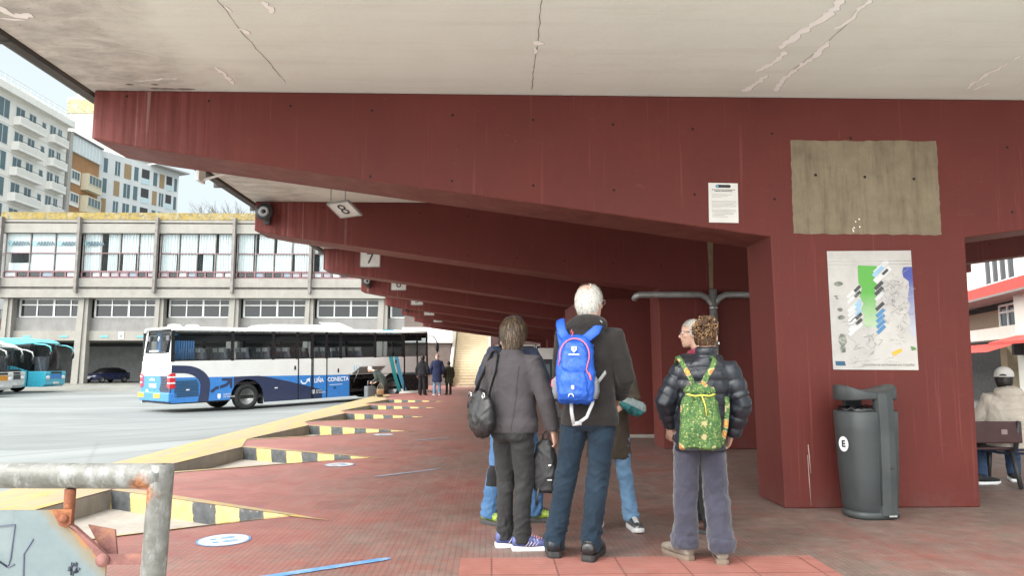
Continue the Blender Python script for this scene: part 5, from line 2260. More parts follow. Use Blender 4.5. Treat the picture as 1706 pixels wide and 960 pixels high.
def tor_rings(pts, n_=26, e=2.35):
    """pts: (cx, cy, z, half width, half depth[, lean]) -> superellipse rings"""
    out = []
    for t in pts:
        cx, cy, z, a, c_ = t[:5]
        out.append(oval(a, c_, z, n_, e, cx, cy))
    return out


def head_shell(bd, hc, yaw, tilt, s, mat):
    Rm = Matrix.Rotation(yaw, 3, 'Z') @ Matrix.Rotation(tilt, 3, 'X')
    T = lambda p: hc + Rm @ (Vector(p) * s)
    prof = [(-.118, .018, .022, .058), (-.108, .038, .040, .048), (-.088, .052, .060, .034), (-.06, .060, .076, .020), (-.02, .069, .088, .008), (.02, .074, .095, 0), (.055, .075, .097, -.004), (.085, .064, .086, -.007), (.105, .042, .058, -.008), (.115, .012, .018, -.008)]
    rings = []
    for z, a, c_, yo in prof:
        rings.append([T((a * math.cos(2 * PI * k / 24), yo + c_ * math.sin(2 * PI * k / 24), z)) for k in range(24)])
    bd.loft(rings, mat)
    bd.tube([T((0, .088, .022)), T((0, .102, -.004)), T((0, .112, -.024)), T((0, .092, -.036))], [.008 * s, .011 * s, .015 * s, .010 * s], mat, 8)
    for sx in (-1, 1):
        bd.ell(T((sx * .030, .083, .030)), (.022 * s, .012 * s, .008 * s), mat, 10, 6)       # brow
        bd.ell(T((sx * .075, -.004, -.004)), (.011 * s, .020 * s, .033 * s), mat, 10, 7, Rm @ Matrix.Rotation(sx * -.35, 3, 'Z'))
        bd.ell(T((sx * .042, .062, -.02)), (.022 * s, .022 * s, .018 * s), mat, 10, 6)       # cheek
    bd.ell(T((0, .089, -.056)), (.024 * s, .008 * s, .006 * s), mat, 10, 6)
    bd.ell(T((0, .087, -.067)), (.020 * s, .008 * s, .006 * s), mat, 10, 6)
    return T, Rm


def hand_shell(bd, wr, d, palm_n, thumb_side, s, mat, curl=.5):
    d = d.normalized()
    pn = (palm_n - d * palm_n.dot(d)).normalized()
    t = d.cross(pn).normalized()
    if t.dot(thumb_side) < 0:
        t = -t
    L = .092 * s
    rings = []
    for f, a, c_ in ((-.25, .026, .020), (.0, .026, .019), (.4, .038, .017), (.85, .042, .015), (1.05, .036, .012)):
        c0 = wr + d * (L * f)
        rings.append([c0 + t * (a * s * math.cos(2 * PI * k / 14)) + pn * (c_ * s * math.sin(2 * PI * k / 14)) for k in range(14)])
    bd.loft(rings, mat)
    for k, (off, ln, cu) in enumerate([(.031, .072, .9), (.0105, .080, 1.0), (-.0105, .075, 1.05), (-.031, .058, 1.15)]):
        p = wr + d * (L * .95) + t * (off * s)
        dr = d.copy()
        pth = [p - d * .02 * s, p]
        for j, fr in enumerate((.45, .32, .23)):
            ang = curl * cu * (.55 if j == 0 else 1.0)
            dr = (Matrix.Rotation(-ang if d.cross(pn).dot(t) > 0 else -ang, 3, t) @ dr) if False else (dr * math.cos(ang) + pn * math.sin(ang) if j == 0 else (dr * math.cos(ang) + dr.cross(t).normalized() * math.sin(ang) * (1 if dr.cross(t).dot(pn * math.cos(.1) - d * .9) > 0 else -1)))
            dr.normalize()
            p = p + dr * (ln * fr * s)
            pth.append(p)
        bd.tube(pth, [.0085 * s, .0092 * s, .0085 * s, .008 * s, .0065 * s], mat, 8)
    p = wr + d * (L * .22) + t * (.028 * s)
    pth = [p - t * .01, p]
    dr = (d * .72 + t * .62 + pn * .25).normalized()
    for j, fr in enumerate((.040, .032, .024)):
        p = p + dr * (fr * s)
        pth.append(p)
        dr = (dr + d * .18 - t * .20 + pn * .22 * (1 + curl)).normalized()
    bd.tube(pth, [.012 * s, .0125 * s, .0105 * s, .0095 * s, .0075 * s], mat, 8)


def shoe(par, loc, yaw, s, upper, sole, lace=None, sole_h=.026, kind='trainer', accent=None):
    """one shoe: toe toward local +y"""
    t_ = empty('shoe', loc, yaw)
    t_.parent = par
    L = .275 * s
    b_ = B()
    rings = []
    prof = [(-.115, .028, .07, .02), (-.105, .036, .092, .012), (-.06, .040, .098, .01), (-.01, .040, .092, .01), (.03, .042, .074, .01), (.08, .046, .060, .01), (.12, .044, .052, .01), (.15, .034, .043, .012), (.163, .016, .030, .018)]
    if kind == 'boot':
        prof = [(y, a * 1.08, h + .012 * (y > 0), z) for y, a, h, z in prof]
    for y, a, h, z0 in prof:
        ring = []
        for k in range(16):
            th = 2 * PI * k / 16
            c_, s_ = math.cos(th), math.sin(th)
            ring.append((a * s * math.copysign(abs(c_) ** .8, c_), y * s, (z0 + sole_h * .5) * s + (h - z0) * s * (.5 + .5 * s_)))
        rings.append(ring)
    b_.loft(rings, upper)
    # ankle collar
    b_.tube([(0, -.062 * s, .075 * s), (0, -.066 * s, .115 * s)], [(.044 * s, .036 * s), (.040 * s, .036 * s)], upper, 14, side=(0, 1, 0))
    b_.build('upper', t_)
    b_ = B()
    out = [(-.118, .022), (-.108, .036), (-.06, .041), (0, .040), (.05, .044), (.10, .048), (.135, .044), (.158, .030), (.168, .012)]
    loop = [(a * s, y * s) for y, a in out] + [(-a * s, y * s) for y, a in reversed(out)]
    zlift = lambda y: max(0, y / s - .10) * .18 * s
    r0 = [(x, y, zlift(y)) for x, y in loop]
    r1 = [(x * 1.05, y * 1.02, sole_h * .5 * s + zlift(y)) for x, y in loop]
    r2 = [(x * 1.0, y, sole_h * s + zlift(y) + (.008 * s if y < -.05 * s else 0)) for x, y in loop]
    b_.loft([r0, r1, r2], sole, smooth=False)
    b_.build('sole', t_)
    if lace:
        b_ = B()
        for k in range(5):
            y = (.015 + k * .016) * s
            h = (.088 - k * .0065) * s + sole_h * .5 * s
            b_.tube([(-.022 * s, y, h - .006 * s), (0, y + .004, h + .003), (.022 * s, y, h - .006 * s)], .0035 * s, lace, 5)
        b_.build('lace', t_)
    if accent:
        b_ = B()
        for sx in (-1, 1):
            for k in range(4):
                y = (-.03 + k * .022) * s
                b_.tube([(sx * .0415 * s, y, .032 * s), (sx * .040 * s, y + .02 * s, .055 * s), (sx * .030 * s, y + .012 * s, .078 * s)], .004 * s, accent, 5)
        b_.build('stripe', t_)
    return t_


def hair_strands(par, T, Rm, s, mats, root_ok, L=.10, n_=1500, lift=.004, seed=1, wd=.0035, messy=.15, cap=True, down=1.0, flow=None, name='hair', base=(.082, .104, .122), ctr=(0, -.006, .004)):
    rr = random.Random(seed)
    b_ = B()
    a, c_, h = base
    ctr = Vector(ctr)

    def on(u):
        return ctr + Vector((u.x * a, u.y * c_, u.z * h))
    if cap:
        N, Mr = 28, 18
        idx = {}
        vs, fs = [], []
        for i in range(Mr + 1):
            for k in range(N):
                th = PI * i / Mr
                u = Vector((math.sin(th) * math.cos(2 * PI * k / N), math.sin(th) * math.sin(2 * PI * k / N), math.cos(th)))
                vs.append(T(on(u) * .985))
                idx[i, k] = u
        for i in range(Mr):
            for k in range(N):
                u = idx[i, k] + idx[i + 1, (k + 1) % N]
                if u.length > 1e-6 and root_ok(u.normalized()):
                    fs.append((i * N + k, i * N + (k + 1) % N, (i + 1) * N + (k + 1) % N, (i + 1) * N + k))
        b_.add(vs, fs, mats[0], True)
    cnt = 0
    tries = 0
    while cnt < n_ and tries < n_ * 8:
        tries += 1
        u = Vector((rr.gauss(0, 1), rr.gauss(0, 1), rr.gauss(0, 1)))
        if u.length < .01:
            continue
        u.normalize()
        if not root_ok(u):
            continue
        cnt += 1
        g_ = Vector((0, 0, -1)) if flow is None else flow(u)
        d = (g_ - u * g_.dot(u))
        if d.length < .05:
            d = Vector((rr.uniform(-1, 1), rr.uniform(-1, 1), 0))
        d.normalize()
        d = (d + Vector((rr.uniform(-1, 1), rr.uniform(-1, 1), rr.uniform(-1, 1))) * messy)
        ln = L * rr.uniform(.6, 1.15)
        p = u.copy()
        pts = []
        lf = lift * rr.uniform(.3, 1.6)
        for j in range(5):
            pp = on(p) * (1 + 0) + (p * lf * (j / 4 if j else .2))
            pts.append(pp)
            step = ln / 4
            e = d - p * d.dot(p) * (.9 if on(p).z > -.06 * down else .1)
            q = Vector((p.x + e.x * step / a, p.y + e.y * step / c_, p.z + e.z * step / h))
            if q.length > 1 and q.z > -.75:
                q = q.normalized() * max(1, min(q.length, 1.03))
            elif q.z > -.75:
                q.normalize()
            p = q
        side = (pts[1] - pts[0]).cross(u)
        if side.length < 1e-6:
            continue
        side.normalize()
        vv = []
        for j, pp in enumerate(pts):
            w_ = wd * (1 - .55 * j / 4)
            vv += [T(pp + side * w_ / 1), T(pp - side * w_ / 1)]
        b_.add(vv, [(2 * j, 2 * j + 1, 2 * j + 3, 2 * j + 2) for j in range(4)], mats[rr.randrange(len(mats))], True)
    return b_


def person(name, loc, rz, label, H=1.75, vox=.007, lod=1, head_yaw=0, head_tilt=0, torso_yaw=0, lean=(0, 0),
           feet=((-.11, 0), (.11, 0)), feet_yaw=(.12, -.12), knees=None, girth=1.0,
           jacket=None, trousers=None, arms=None, skin_m=None, group=None, seat=False, leg_path=None, hunch=0.0, head_off=(0, 0, 0), shoes=None):
    """standing figure facing local +y, feet at z 0.  arms: {-1/1: (elbow, wrist, curl, show)} in units of 1.75 m body"""
    s = H / 1.75
    root = empty(name, loc, rz, label, 'person', group)
    sk = skin_m or skin
    V = lambda x, y, z: Vector((x * s, y * s, z * s))
    lx, ly = lean
    cy, sy = math.cos(torso_yaw), math.sin(torso_yaw)

    def TW(x, y, z):
        """torso point: turned and leaned in proportion to height above the hips"""
        f = max(0, min(1, (z - .92) / .5))
        x2, y2 = x * (1 + 0), y
        return V(x2 * cy - y2 * sy + lx * f, x2 * sy + y2 * cy + ly * f - hunch * f * f, z)
    hc = TW(head_off[0], .015 + head_off[1], 1.633 + head_off[2])
    arms = arms or {-1: ((-.27, -.04, 1.13), (-.27, .06, .89), .5), 1: ((.27, -.04, 1.13), (.27, .06, .89), .5)}
    g = girth
    # ---- body
    bd = B()
    T, Rm = head_shell(bd, hc, head_yaw + torso_yaw, head_tilt, s, sk)
    nb = TW(0, -.02, 1.40)
    bd.tube([nb, nb.lerp(hc, .45) + V(0, -.008, 0), hc - V(0, .01, .03)], [.066 * s, .056 * s, .056 * s], sk, 16)
    tb = [(0, 0, .86, .145, .10), (0, 0, 1.0, .145, .10), (0, 0, 1.1, .13, .09), (0, 0, 1.28, .155, .10), (0, -.01, 1.38, .15, .08), (0, -.015, 1.44, .07, .06)]
    rings = []
    for cx, cy_, z, a, c_ in tb:
        rings.append([TW(x, y, z) for x, y, _ in oval(a * g, c_ * g, z, 20, 2.3, cx, cy_)])
    bd.loft(rings, sk)
    AR = {}
    for sd_ in (-1, 1):
        el, wr, cu = arms[sd_][:3]
        sh = TW(sd_ * .165, -.01, 1.405)
        el, wr = TW(*el), TW(*wr)
        AR[sd_] = (sh, el, wr)
        bd.tube([TW(sd_ * .10, -.01, 1.39), sh, sh.lerp(el, .5), el, el.lerp(wr, .4), wr], [.05 * s, .052 * s, .043 * s, .036 * s, .034 * s, .025 * s], sk, 12)
        d = (wr - el).normalized()
        pn = arms[sd_][3] if len(arms[sd_]) > 3 else Vector((-sd_, 0, 0))
        th = arms[sd_][4] if len(arms[sd_]) > 4 else Vector((0, 1, 0))
        hand_shell(bd, wr + d * .02 * s, d, Vector(pn), Vector(th), s, sk, cu)
    LG = {}
    for i, sd_ in enumerate((-1, 1)):
        if leg_path:
            hp, kn, an = [V(*p) for p in leg_path[sd_]]
        else:
            fx, fy = feet[i]
            hp = V(sd_ * .088, 0, .90)
            an = V(fx, fy - .06 * math.cos(feet_yaw[i]) * 0, .085)
            kn = hp.lerp(an, .5) + V(0, .03, 0) + (V(*knees[i]) if knees else V(0, 0, 0))
        LG[sd_] = (hp, kn, an)
        bd.tube([hp + V(0, 0, .03), hp.lerp(kn, .5), kn, kn.lerp(an, .35), an, an - V(0, 0, .03)], [.075 * s, .064 * s, .048 * s, .046 * s, .033 * s, .033 * s], sk, 12)

    def fm(c0):
        loc_ = Rm.transposed() @ (c0 - hc) / s
        if abs(loc_.x) < .024 and loc_.y > .085 and -.073 < loc_.z < -.050:
            return 1
        return 0
    finish(bd, vox, 'body', root, [sk, lipm], None, 1, fm)
    if lod:
        for sx in (-1, 1):
            b_ = B()
            b_.ell((0, 0, 0), (.0125 * s,) * 3, eyew, 12, 8)
            b_.ell((0, .0075 * s, 0), (.006 * s, .0058 * s, .006 * s), iris, 10, 6)
            o = b_.build('eye', root, loc=T((sx * .031, .0815, .012)))
            o.rotation_euler = (0, 0, head_yaw + torso_yaw)
    # ---- trousers
    tr = trousers
    if tr:
        bt = B()
        th, kn_r, ca, hem, zh = tr.get('r', (.094, .066, .064, .062, .06))
        rings = []
        if not seat:
            for z, a, c_, yo in ((1.02, .155, .105, 0), (.95, .170, .118, -.005), (.88, .178, .128, -.012), (.83, .165, .122, -.012), (.80, .12, .09, -.008)):
                rings.append(oval(a * g * s, c_ * g * s, z * s, 26, 2.3, 0, yo * s))
            bt.loft(rings, tr['mat'])
        else:
            hpc = (LG[-1][0] + LG[1][0]) / 2
            bt.ell(hpc + V(0, 0, .02), (.185 * s * g, .14 * s, .13 * s), tr['mat'], 20, 12)
        for sd_ in (-1, 1):
            hp, kn, an = LG[sd_]
            end = an - (an - kn).normalized() * (-.01 * s) if seat else Vector((an.x, an.y, zh * s))
            top = hp + (V(0, 0, .02) if not seat else V(0, -.02, .0))
            bt.tube([top, hp.lerp(kn, .30) + V(0, -.006, 0), hp.lerp(kn, .65), kn, kn.lerp(an, .35) + V(0, -.012, 0), kn.lerp(an, .75), end],
                    [th * g * s, th * .97 * g * s, (th + kn_r) / 2 * g * s, kn_r * s, ca * s, (ca + hem) / 2 * s, hem * s], tr['mat'], 18)
            if tr.get('cuff'):
                bt.tube([end + V(0, 0, .07), end + V(0, 0, -.005)], [(hem + .007) * s] * 2, tr['mat'], 18)
        fo = folds(8, 10, .0085 * s, tr.get('seed', 0), [(.48 * s, .10, .5), (.16 * s, .10, 1.1), (.80 * s, .08, .6)], .006 * s)
        finish(bt, max(.009, vox * 1.2) if lod else .02, 'trousers', root, tr['mats'] if 'mats' in tr else [tr['mat']], fo, 2, tr.get('fm'), tr.get('fold', 1.0))
    # ---- jacket
    jk = jacket
    if jk:
        bj = B()
        hem = jk.get('hem', .86)
        bulk = jk.get('bulk', 1.0) * g
        fl = jk.get('flare', 1.0)
        prof = [(hem, .185 * fl, .130 * fl, -.004), (hem + .06, .188 * fl, .134 * fl, -.004), (.5 * hem + .5 * 1.10, .182, .130, -.002), (1.14, .178, .126, 0), (1.26, .194, .132, -.002), (1.36, .200, .122, -.010), (1.425, .165, .096, -.018), (1.465, .10, .082, -.022), (1.50, .075, .076, -.018)]
        rings = []
        for z, a, c_, yo in prof:
            rings.append([TW(x, y, z) for x, y, _ in oval(a * bulk, c_ * bulk, z, 28, 2.4, 0, yo)])
        bj.loft(rings, jk['mat'])
        ar = jk.get('arm', (.078, .064, .060, .052))
        for sd_ in (-1, 1):
            sh, el, wr = AR[sd_]
            bj.tube([TW(sd_ * .09, -.012, 1.40), sh + V(0, 0, -.005), sh.lerp(el, .45), el, el.lerp(wr, .5), wr + (wr - el).normalized() * jk.get('cuff', .0)],
                    [ar[0] * .85 * s * bulk, ar[0] * s * bulk, (ar[0] * .4 + ar[1] * .6) * s * bulk, ar[1] * s * bulk, ar[2] * s * bulk, ar[3] * s * bulk], jk['mat'], 18)
        if jk.get('hood'):
            hz = jk['hood']
            p0 = TW(0, -.085, 1.475)
            bj.ell(p0, (.115 * s * hz, .065 * s * hz, .060 * s * hz), jk['mat'], 20, 10)
            bj.ell(p0 + V(0, -.012, -.055), (.095 * s * hz, .05 * s * hz, .075 * s * hz), jk['mat'], 20, 10)
            for sx in (-1, 1):
                bj.tube([p0 + V(0, 0, .02), TW(sx * .085, -.02, 1.49), TW(sx * .06, .06, 1.45)], [.05 * s, .036 * s, .025 * s], jk['mat'], 12)
        if jk.get('collar'):
            c0 = TW(0, -.015, 1.46)
            bj.tube([c0, c0 + V(0, .0, jk['collar'])], [.080 * s, .074 * s], jk['mat'], 20)
        if jk.get('quilt'):
            qf = jk['quilt']

            def fo(co, n_):
                # quilt channels: rings round torso; along the sleeves use the arm axis
                best = co.z
                amp = .013
                for sd_ in (-1, 1):
                    sh, el, wr = AR[sd_]
                    for p, q in ((sh, el), (el, wr)):
                        d = q - p
                        t = max(0, min(1, (co - p).dot(d) / d.length_squared))
                        if (co - (p + d * t)).length < .095 * s * bulk and abs((Matrix.Rotation(-torso_yaw, 3, 'Z') @ co).x) > .16 * s:
                            best = -(t * d.length + (0 if p == sh else (el - sh).length)) + 1.4 * s
                            amp = .012
                wob = noise.noise(co * 6) * .012
                ph = abs(math.sin(PI * (best + wob) / qf))
                d = amp * (ph ** .6 - .7)
                return d + .006 * (ridged(Vector((co.x * 16, co.y * 16, co.z * 9))) - .5)
        else:
            fo = folds(6.5, 8.5, jk.get('fold', .008) * s, jk.get('seed', 3), None, .008 * s)
        finish(bj, max(.0085, vox * 1.2) if lod else .02, 'jacket', root, [jk['mat']], fo, 2)
    # ---- shoes
    for i, sd_ in enumerate((-1, 1)):
        if shoes:
            if leg_path and len(leg_path[sd_]) > 2:
                an = LG[sd_][2]
                base = Vector((an.x, an.y, an.z - .085 * s))
            else:
                base = Vector((feet[i][0] * s, feet[i][1] * s, 0))
            fy = feet_yaw[i]
            off = Vector((-math.sin(fy), math.cos(fy), 0)) * .06 * s
            shoe(root, base + off + Vector((0, 0, .001)), fy, s * shoes.get('s', 1), shoes['upper'], shoes['sole'], shoes.get('lace'), shoes.get('h', .026), shoes.get('kind', 'trainer'), shoes.get('accent'))
    return root, T, Rm, s, TW, AR


def back_hair(front=.35, low=-.55):
    """hair on top, sides and back; face left free"""
    def ok(u):
        if u.z < low:
            return False
        if u.y > .25 and u.z < front + .25:
            return False
        if u.z < .12 and u.y > .05:
            return False
        if abs(u.x) > .88 and u.z < .12 and u.y > -.12:
            return False
        return True
    return ok


# ---------------------------------------------------------------- woman in grey fleece (left of the pair)
grey_fl = cloth_mat('grey_fleece', (.058, .051, .056), var=.12, weave=420, seams=((-.09, -.10, .8, 1.25), (.09, .10, .8, 1.25), (0, 0, 1.30, 1.32)))
char_tr = cloth_mat('charcoal_trousers', (.024, .024, .025), var=.2, spec=.3, seams=((-.175, .1, .1, .8), (.175, -.1, .1, .8), (0, 0, .68, .9)))
blue_shoe = M('blue_trainer', (.085, .10, .26), .6, var=.25, vs=30, col2=(.05, .06, .14))
sole_w = M('pale_sole', (.62, .62, .62), .6, var=.1)
pink_l = M('pink_lace', (.55, .25, .30), .7)
p1, T, Rm, s, TW, AR = person('person', (.145, 5.02, 0), R(-32), 'person in grey fleece with a black shoulder bag, holding a black backpack', H=1.58, torso_yaw=R(8), head_yaw=R(12), head_tilt=R(-4),
    feet=((-.085, .02), (.075, -.0)), feet_yaw=(R(-50), R(-54)), girth=1.02,
    jacket=dict(mat=grey_fl, hem=.875, arm=(.082, .066, .060, .053), fold=.0065, seed=2, collar=.05, bulk=.97, flare=1.10),
    trousers=dict(mat=char_tr, r=(.090, .070, .066, .066, .055), seed=7, fold=1.5),
    arms={-1: ((-.245, .05, 1.16), (-.18, .18, 1.02), .8), 1: ((.275, -.02, 1.13), (.31, .045, .90), 1.0)},
    shoes=dict(upper=blue_shoe, sole=sole_w, lace=pink_l, accent=M('silver_trim', (.45, .40, .50), .4), h=.024, s=1.12))
hb = [M('brown_hair', (.042, .026, .017), .55, var=.3), M('brown_hair_mid', (.075, .048, .030), .55, var=.3), M('blonde_streak', (.24, .17, .10), .5, var=.2)]
hair_strands(p1, T, Rm, s, [hb[0], hb[0], hb[0], hb[0], hb[1], hb[1], hb[2]], back_hair(.3, -.62), L=.085, n_=3000, lift=.014, seed=3, wd=.0022, messy=.2, base=(.094, .116, .126)).build('hair', p1, fix=False)
b = B()
b.tube([T((-.086, .02, .085)), T((-.06, -.01, .122)), T((0, -.02, .137)), T((.06, -.01, .122)), T((.086, .02, .085))], .006, black_plastic, 6)
b.build('hair_band', p1)
P1 = p1

# ---------------------------------------------------------------- person facing the camera behind her
denim = cloth_mat('blue_jeans', (.065, .15, .30), (.10, .21, .37), var=.2, weave=500)
navy_j = cloth_mat('navy_jacket', (.020, .030, .062), rough=.6, var=.2, spec=.4)
knee_p = cloth_mat('black_knee_patch', (.02, .02, .022))
neon = M('neon_mesh', (.30, .42, .06), .6, var=.4, vs=60, col2=(.03, .03, .03))
dsole = M('dark_sole', (.05, .05, .05), .7)


def knee_fm(c0):
    return 1 if .30 < c0.z < .46 and c0.y > -.02 else 0


p2, T, Rm, s, TW, AR = person('person', (.175, 5.82, 0), R(-158), 'person in navy jacket and jeans with black knee patches, hidden behind the grey fleece', H=1.66, head_yaw=R(8), head_tilt=R(-22), head_off=(.075, .07, -.115),
    feet=((-.19, .03), (.20, -.05)), feet_yaw=(R(62), R(30)),
    jacket=dict(mat=navy_j, hem=.82, bulk=1.10, arm=(.082, .07, .064, .055), seed=9, collar=.05, fold=.011),
    trousers=dict(mat=denim, mats=[denim, knee_p], fm=knee_fm, r=(.098, .08, .078, .074, .06), seed=4, fold=1.3),
    arms={-1: ((-.29, .0, 1.14), (-.28, .10, .92), .6), 1: ((.30, .05, 1.17), (.27, .20, 1.02), .6)},
    shoes=dict(upper=neon, sole=dsole, lace=ink, h=.03, s=1.12))
hair_strands(p2, T, Rm, s, [M('dark_hair', (.03, .024, .02), .5, var=.3), hb[0]], back_hair(.3, -.5), L=.05, n_=700, lift=.004, seed=5).build('hair', p2, fix=False)

# ---------------------------------------------------------------- tall man with blue backpack
dk_fl = cloth_mat('dark_brown_fleece', (.016, .0135, .013), var=.15, weave=420, sheen=.35)
navy_tr = cloth_mat('navy_jeans', (.009, .020, .035), (.014, .028, .046), var=.2, weave=500)
lea = M('black_leather', (.012, .012, .013), .28, var=.2, vs=30, bump=.15, bs=90)
p3, T, Rm, s, TW, AR = person('person', (.655, 4.80, 0), R(-14), 'tall white haired person in dark hooded fleece and navy jeans carrying the blue backpack', H=1.80, head_yaw=R(-22), head_tilt=R(-3), lean=(.0, .0), torso_yaw=R(-4),
    feet=((-.235, -.04), (.0, -.08)), feet_yaw=(R(14), R(-8)), girth=.94, head_off=(0.0, .02, 0),
    jacket=dict(mat=dk_fl, hem=.83, bulk=.97, flare=1.09, arm=(.082, .067, .062, .055), hood=1.15, fold=.007, seed=13),
    trousers=dict(mat=navy_tr, r=(.094, .070, .066, .062, .05), seed=11, fold=1.5),
    arms={-1: ((-.205, .08, 1.14), (-.10, .22, 1.05), .6), 1: ((.235, .0, 1.13), (.17, .19, 1.02), .6)},
    shoes=dict(upper=lea, sole=M('black_sole', (.02, .02, .02), .6), h=.032, kind='boot', s=1.12))
wh = [M('white_hair', (.58, .56, .52), .6, var=.12), M('grey_hair', (.42, .40, .36), .6, var=.15), M('white_hair_bright', (.70, .68, .64), .6)]


def ok_bald(u):
    if not back_hair(.35, -.52)(u):
        return False
    c_ = Vector((.05, -.42, .90)).normalized()
    return (u - c_).length > .40 or (u - c_).length > .26 and rnd.random() < .45


hair_strands(p3, T, Rm, s, wh, ok_bald, L=.040, n_=2300, lift=.007, seed=8, wd=.0024, messy=.5, base=(.080, .103, .119)).build('hair', p3, fix=False)
b = B()
for sx in (-1, 1):
    b.tube([T((sx * .081, -.01, .012)), T((sx * .078, .07, .018)), T((sx * .06, .10, .016))], .0022, steel, 6)
    b.tube([T((sx * .031 + .024 * math.cos(a_), .108, .008 + .018 * math.sin(a_))) for a_ in [2 * PI * k / 14 for k in range(15)]], .0018, steel, 5)
b.build('spectacles', p3)
P3, T3 = p3, T

# ---------------------------------------------------------------- person in brown coat behind him
olive = cloth_mat('brown_coat', (.060, .046, .034), var=.2, weave=300)
lt_denim = cloth_mat('pale_jeans', (.13, .24, .38), (.20, .31, .44), var=.2, weave=500)
bw_shoe = M('black_white_trainer', (.04, .04, .045), .6, var=.6, vs=22, col2=(.55, .54, .52))
p4, T, Rm, s, TW, AR = person('person', (.915, 5.66, 0), R(165), 'person in long brown coat and pale jeans holding a teal cloth bag', H=1.50, head_yaw=R(10), head_off=(.02, .0, -.01), lean=(.0, 0),
    feet=((-.20, .0), (.10, .02)), feet_yaw=(R(22), R(-10)),
    jacket=dict(mat=olive, hem=.62, flare=1.02, bulk=1.05, arm=(.084, .066, .06, .052), collar=.06, seed=23),
    trousers=dict(mat=lt_denim, r=(.088, .064, .062, .058, .075), seed=17, fold=1.8),
    arms={-1: ((-.235, .05, 1.14), (-.15, .22, 1.10), .9, (.3, -.4, -.6), (0, 0, 1)), 1: ((.27, .02, 1.16), (.16, .22, 1.18), .6)},
    shoes=dict(upper=bw_shoe, sole=sole_w, lace=white_ink, h=.034, s=1.05))
hair_strands(p4, T, Rm, s, [hb[0], hb[1]], back_hair(.3, -.7), L=.14, n_=800, lift=.008, seed=15).build('hair', p4, fix=False)
P4AR = AR[-1]
P4 = p4

# ---------------------------------------------------------------- woman in quilted jacket
puff = cloth_mat('navy_quilted_nylon', (.009, .012, .019), rough=.42, var=.2, weave=30, sheen=.05, spec=.5)
cord = cloth_mat('purple_corduroy', (.042, .042, .064), (.064, .063, .092), var=.22, vs=9, weave=200, sheen=.9, rib=120)
suede = M('grey_suede', (.20, .17, .14), .9, var=.25, vs=20)
p5, T, Rm, s, TW, AR = person('person', (1.355, 4.68, 0), R(-6), 'person with curly bun in navy quilted jacket wearing the green patterned bag', H=1.535, torso_yaw=R(-3), head_yaw=R(-22), lean=(.06, 0), head_off=(.015, .02, .0),
    feet=((-.125, .03), (.125, -.05)), feet_yaw=(R(30), R(-6)), girth=.95,
    jacket=dict(mat=puff, hem=.80, bulk=1.05, arm=(.086, .079, .074, .060), collar=.10, quilt=.082, cuff=.02),
    trousers=dict(mat=cord, r=(.098, .090, .088, .085, .10), seed=29, fold=1.6, cuff=True),
    arms={-1: ((-.275, .0, 1.15), (-.20, .14, .99), .6), 1: ((.285, -.02, 1.14), (.255, .09, .93), .6)},
    shoes=dict(upper=suede, sole=M('tan_sole', (.16, .12, .09), .8), h=.03, kind='boot', s=1.12))
curl = [M('curl_dark', (.075, .036, .018), .5, var=.3), M('curl_mid', (.15, .078, .036), .5, var=.3), M('curl_gold', (.27, .155, .07), .5, var=.25)]
hb5 = hair_strands(p5, T, Rm, s, [curl[0], curl[0], curl[1]], back_hair(.3, -.55), L=.07, n_=900, lift=.006, seed=19, flow=lambda u: Vector((0, -.6, .9)))
rr5 = random.Random(33)
for k in range(430):
    u = Vector((rr5.gauss(0, 1), rr5.gauss(0, 1), rr5.gauss(0, 1))).normalized()
    on_bun = k < 320
    c0 = Vector((.012, -.075, .066)) if on_bun else Vector((0, -.012, .01))
    rad = Vector((.092, .070, .092)) if on_bun else Vector((.083, .103, .118))
    if not on_bun and (u.y > .15 or u.z < -.5):
        continue
    p = c0 + Vector((u.x * rad.x, u.y * rad.y, u.z * rad.z)) * rr5.uniform(.72, 1.08)
    ax = Vector((rr5.gauss(0, 1), rr5.gauss(0, 1), rr5.gauss(0, 1))).normalized()
    e1 = ax.orthogonal().normalized()
    e2 = ax.cross(e1)
    rc = rr5.uniform(.007, .015)
    pth = [T(p + e1 * rc * math.cos(j * .9) + e2 * rc * math.sin(j * .9) + ax * (j * .0035 - .012)) for j in range(9)]
    hb5.tube(pth, [.0012] + [rr5.uniform(.0022, .004)] * 7 + [.0012], curl[rr5.choice([0, 0, 1, 1, 2])], 5)
hb5.build('hair', p5, fix=False)
b = B()
b.lathe([(.012, 0), (.016, .004), (.012, .008)], chrome, c=T((.086, .0, -.045)), axis='x', seg=14)
b.build('earring', p5)
P5, TW5 = p5, TW

# ---------------------------------------------------------------- grey haired man hidden behind her
blk_j = cloth_mat('black_jacket', (.018, .018, .022), var=.2)
red_c = cloth_mat('red_scarf', (.30, .03, .06), (.06, .03, .05), var=.3, vs=16)
p6, T, Rm, s, TW, AR = person('person', (1.60, 5.46, 0), R(28), 'grey haired person with glasses and red scarf facing left behind the quilted jacket', H=1.60, head_yaw=R(46), head_off=(-.035, .02, 0),
    feet=((-.02, -.10), (.15, .22)), feet_yaw=(R(10), R(-30)),
    jacket=dict(mat=blk_j, hem=.84, collar=.05, seed=31),
    trousers=dict(mat=char_tr, r=(.092, .07, .066, .064, .06), seed=37),
    shoes=dict(upper=M('brown_shoe', (.10, .045, .03), .5, var=.2), sole=dsole, h=.03))
hair_strands(p6, T, Rm, s, [wh[1], wh[1], wh[0]], back_hair(.40, -.5), L=.045, n_=1300, lift=.006, seed=22, wd=.0026, messy=.3).build('hair', p6, fix=False)
b = B()
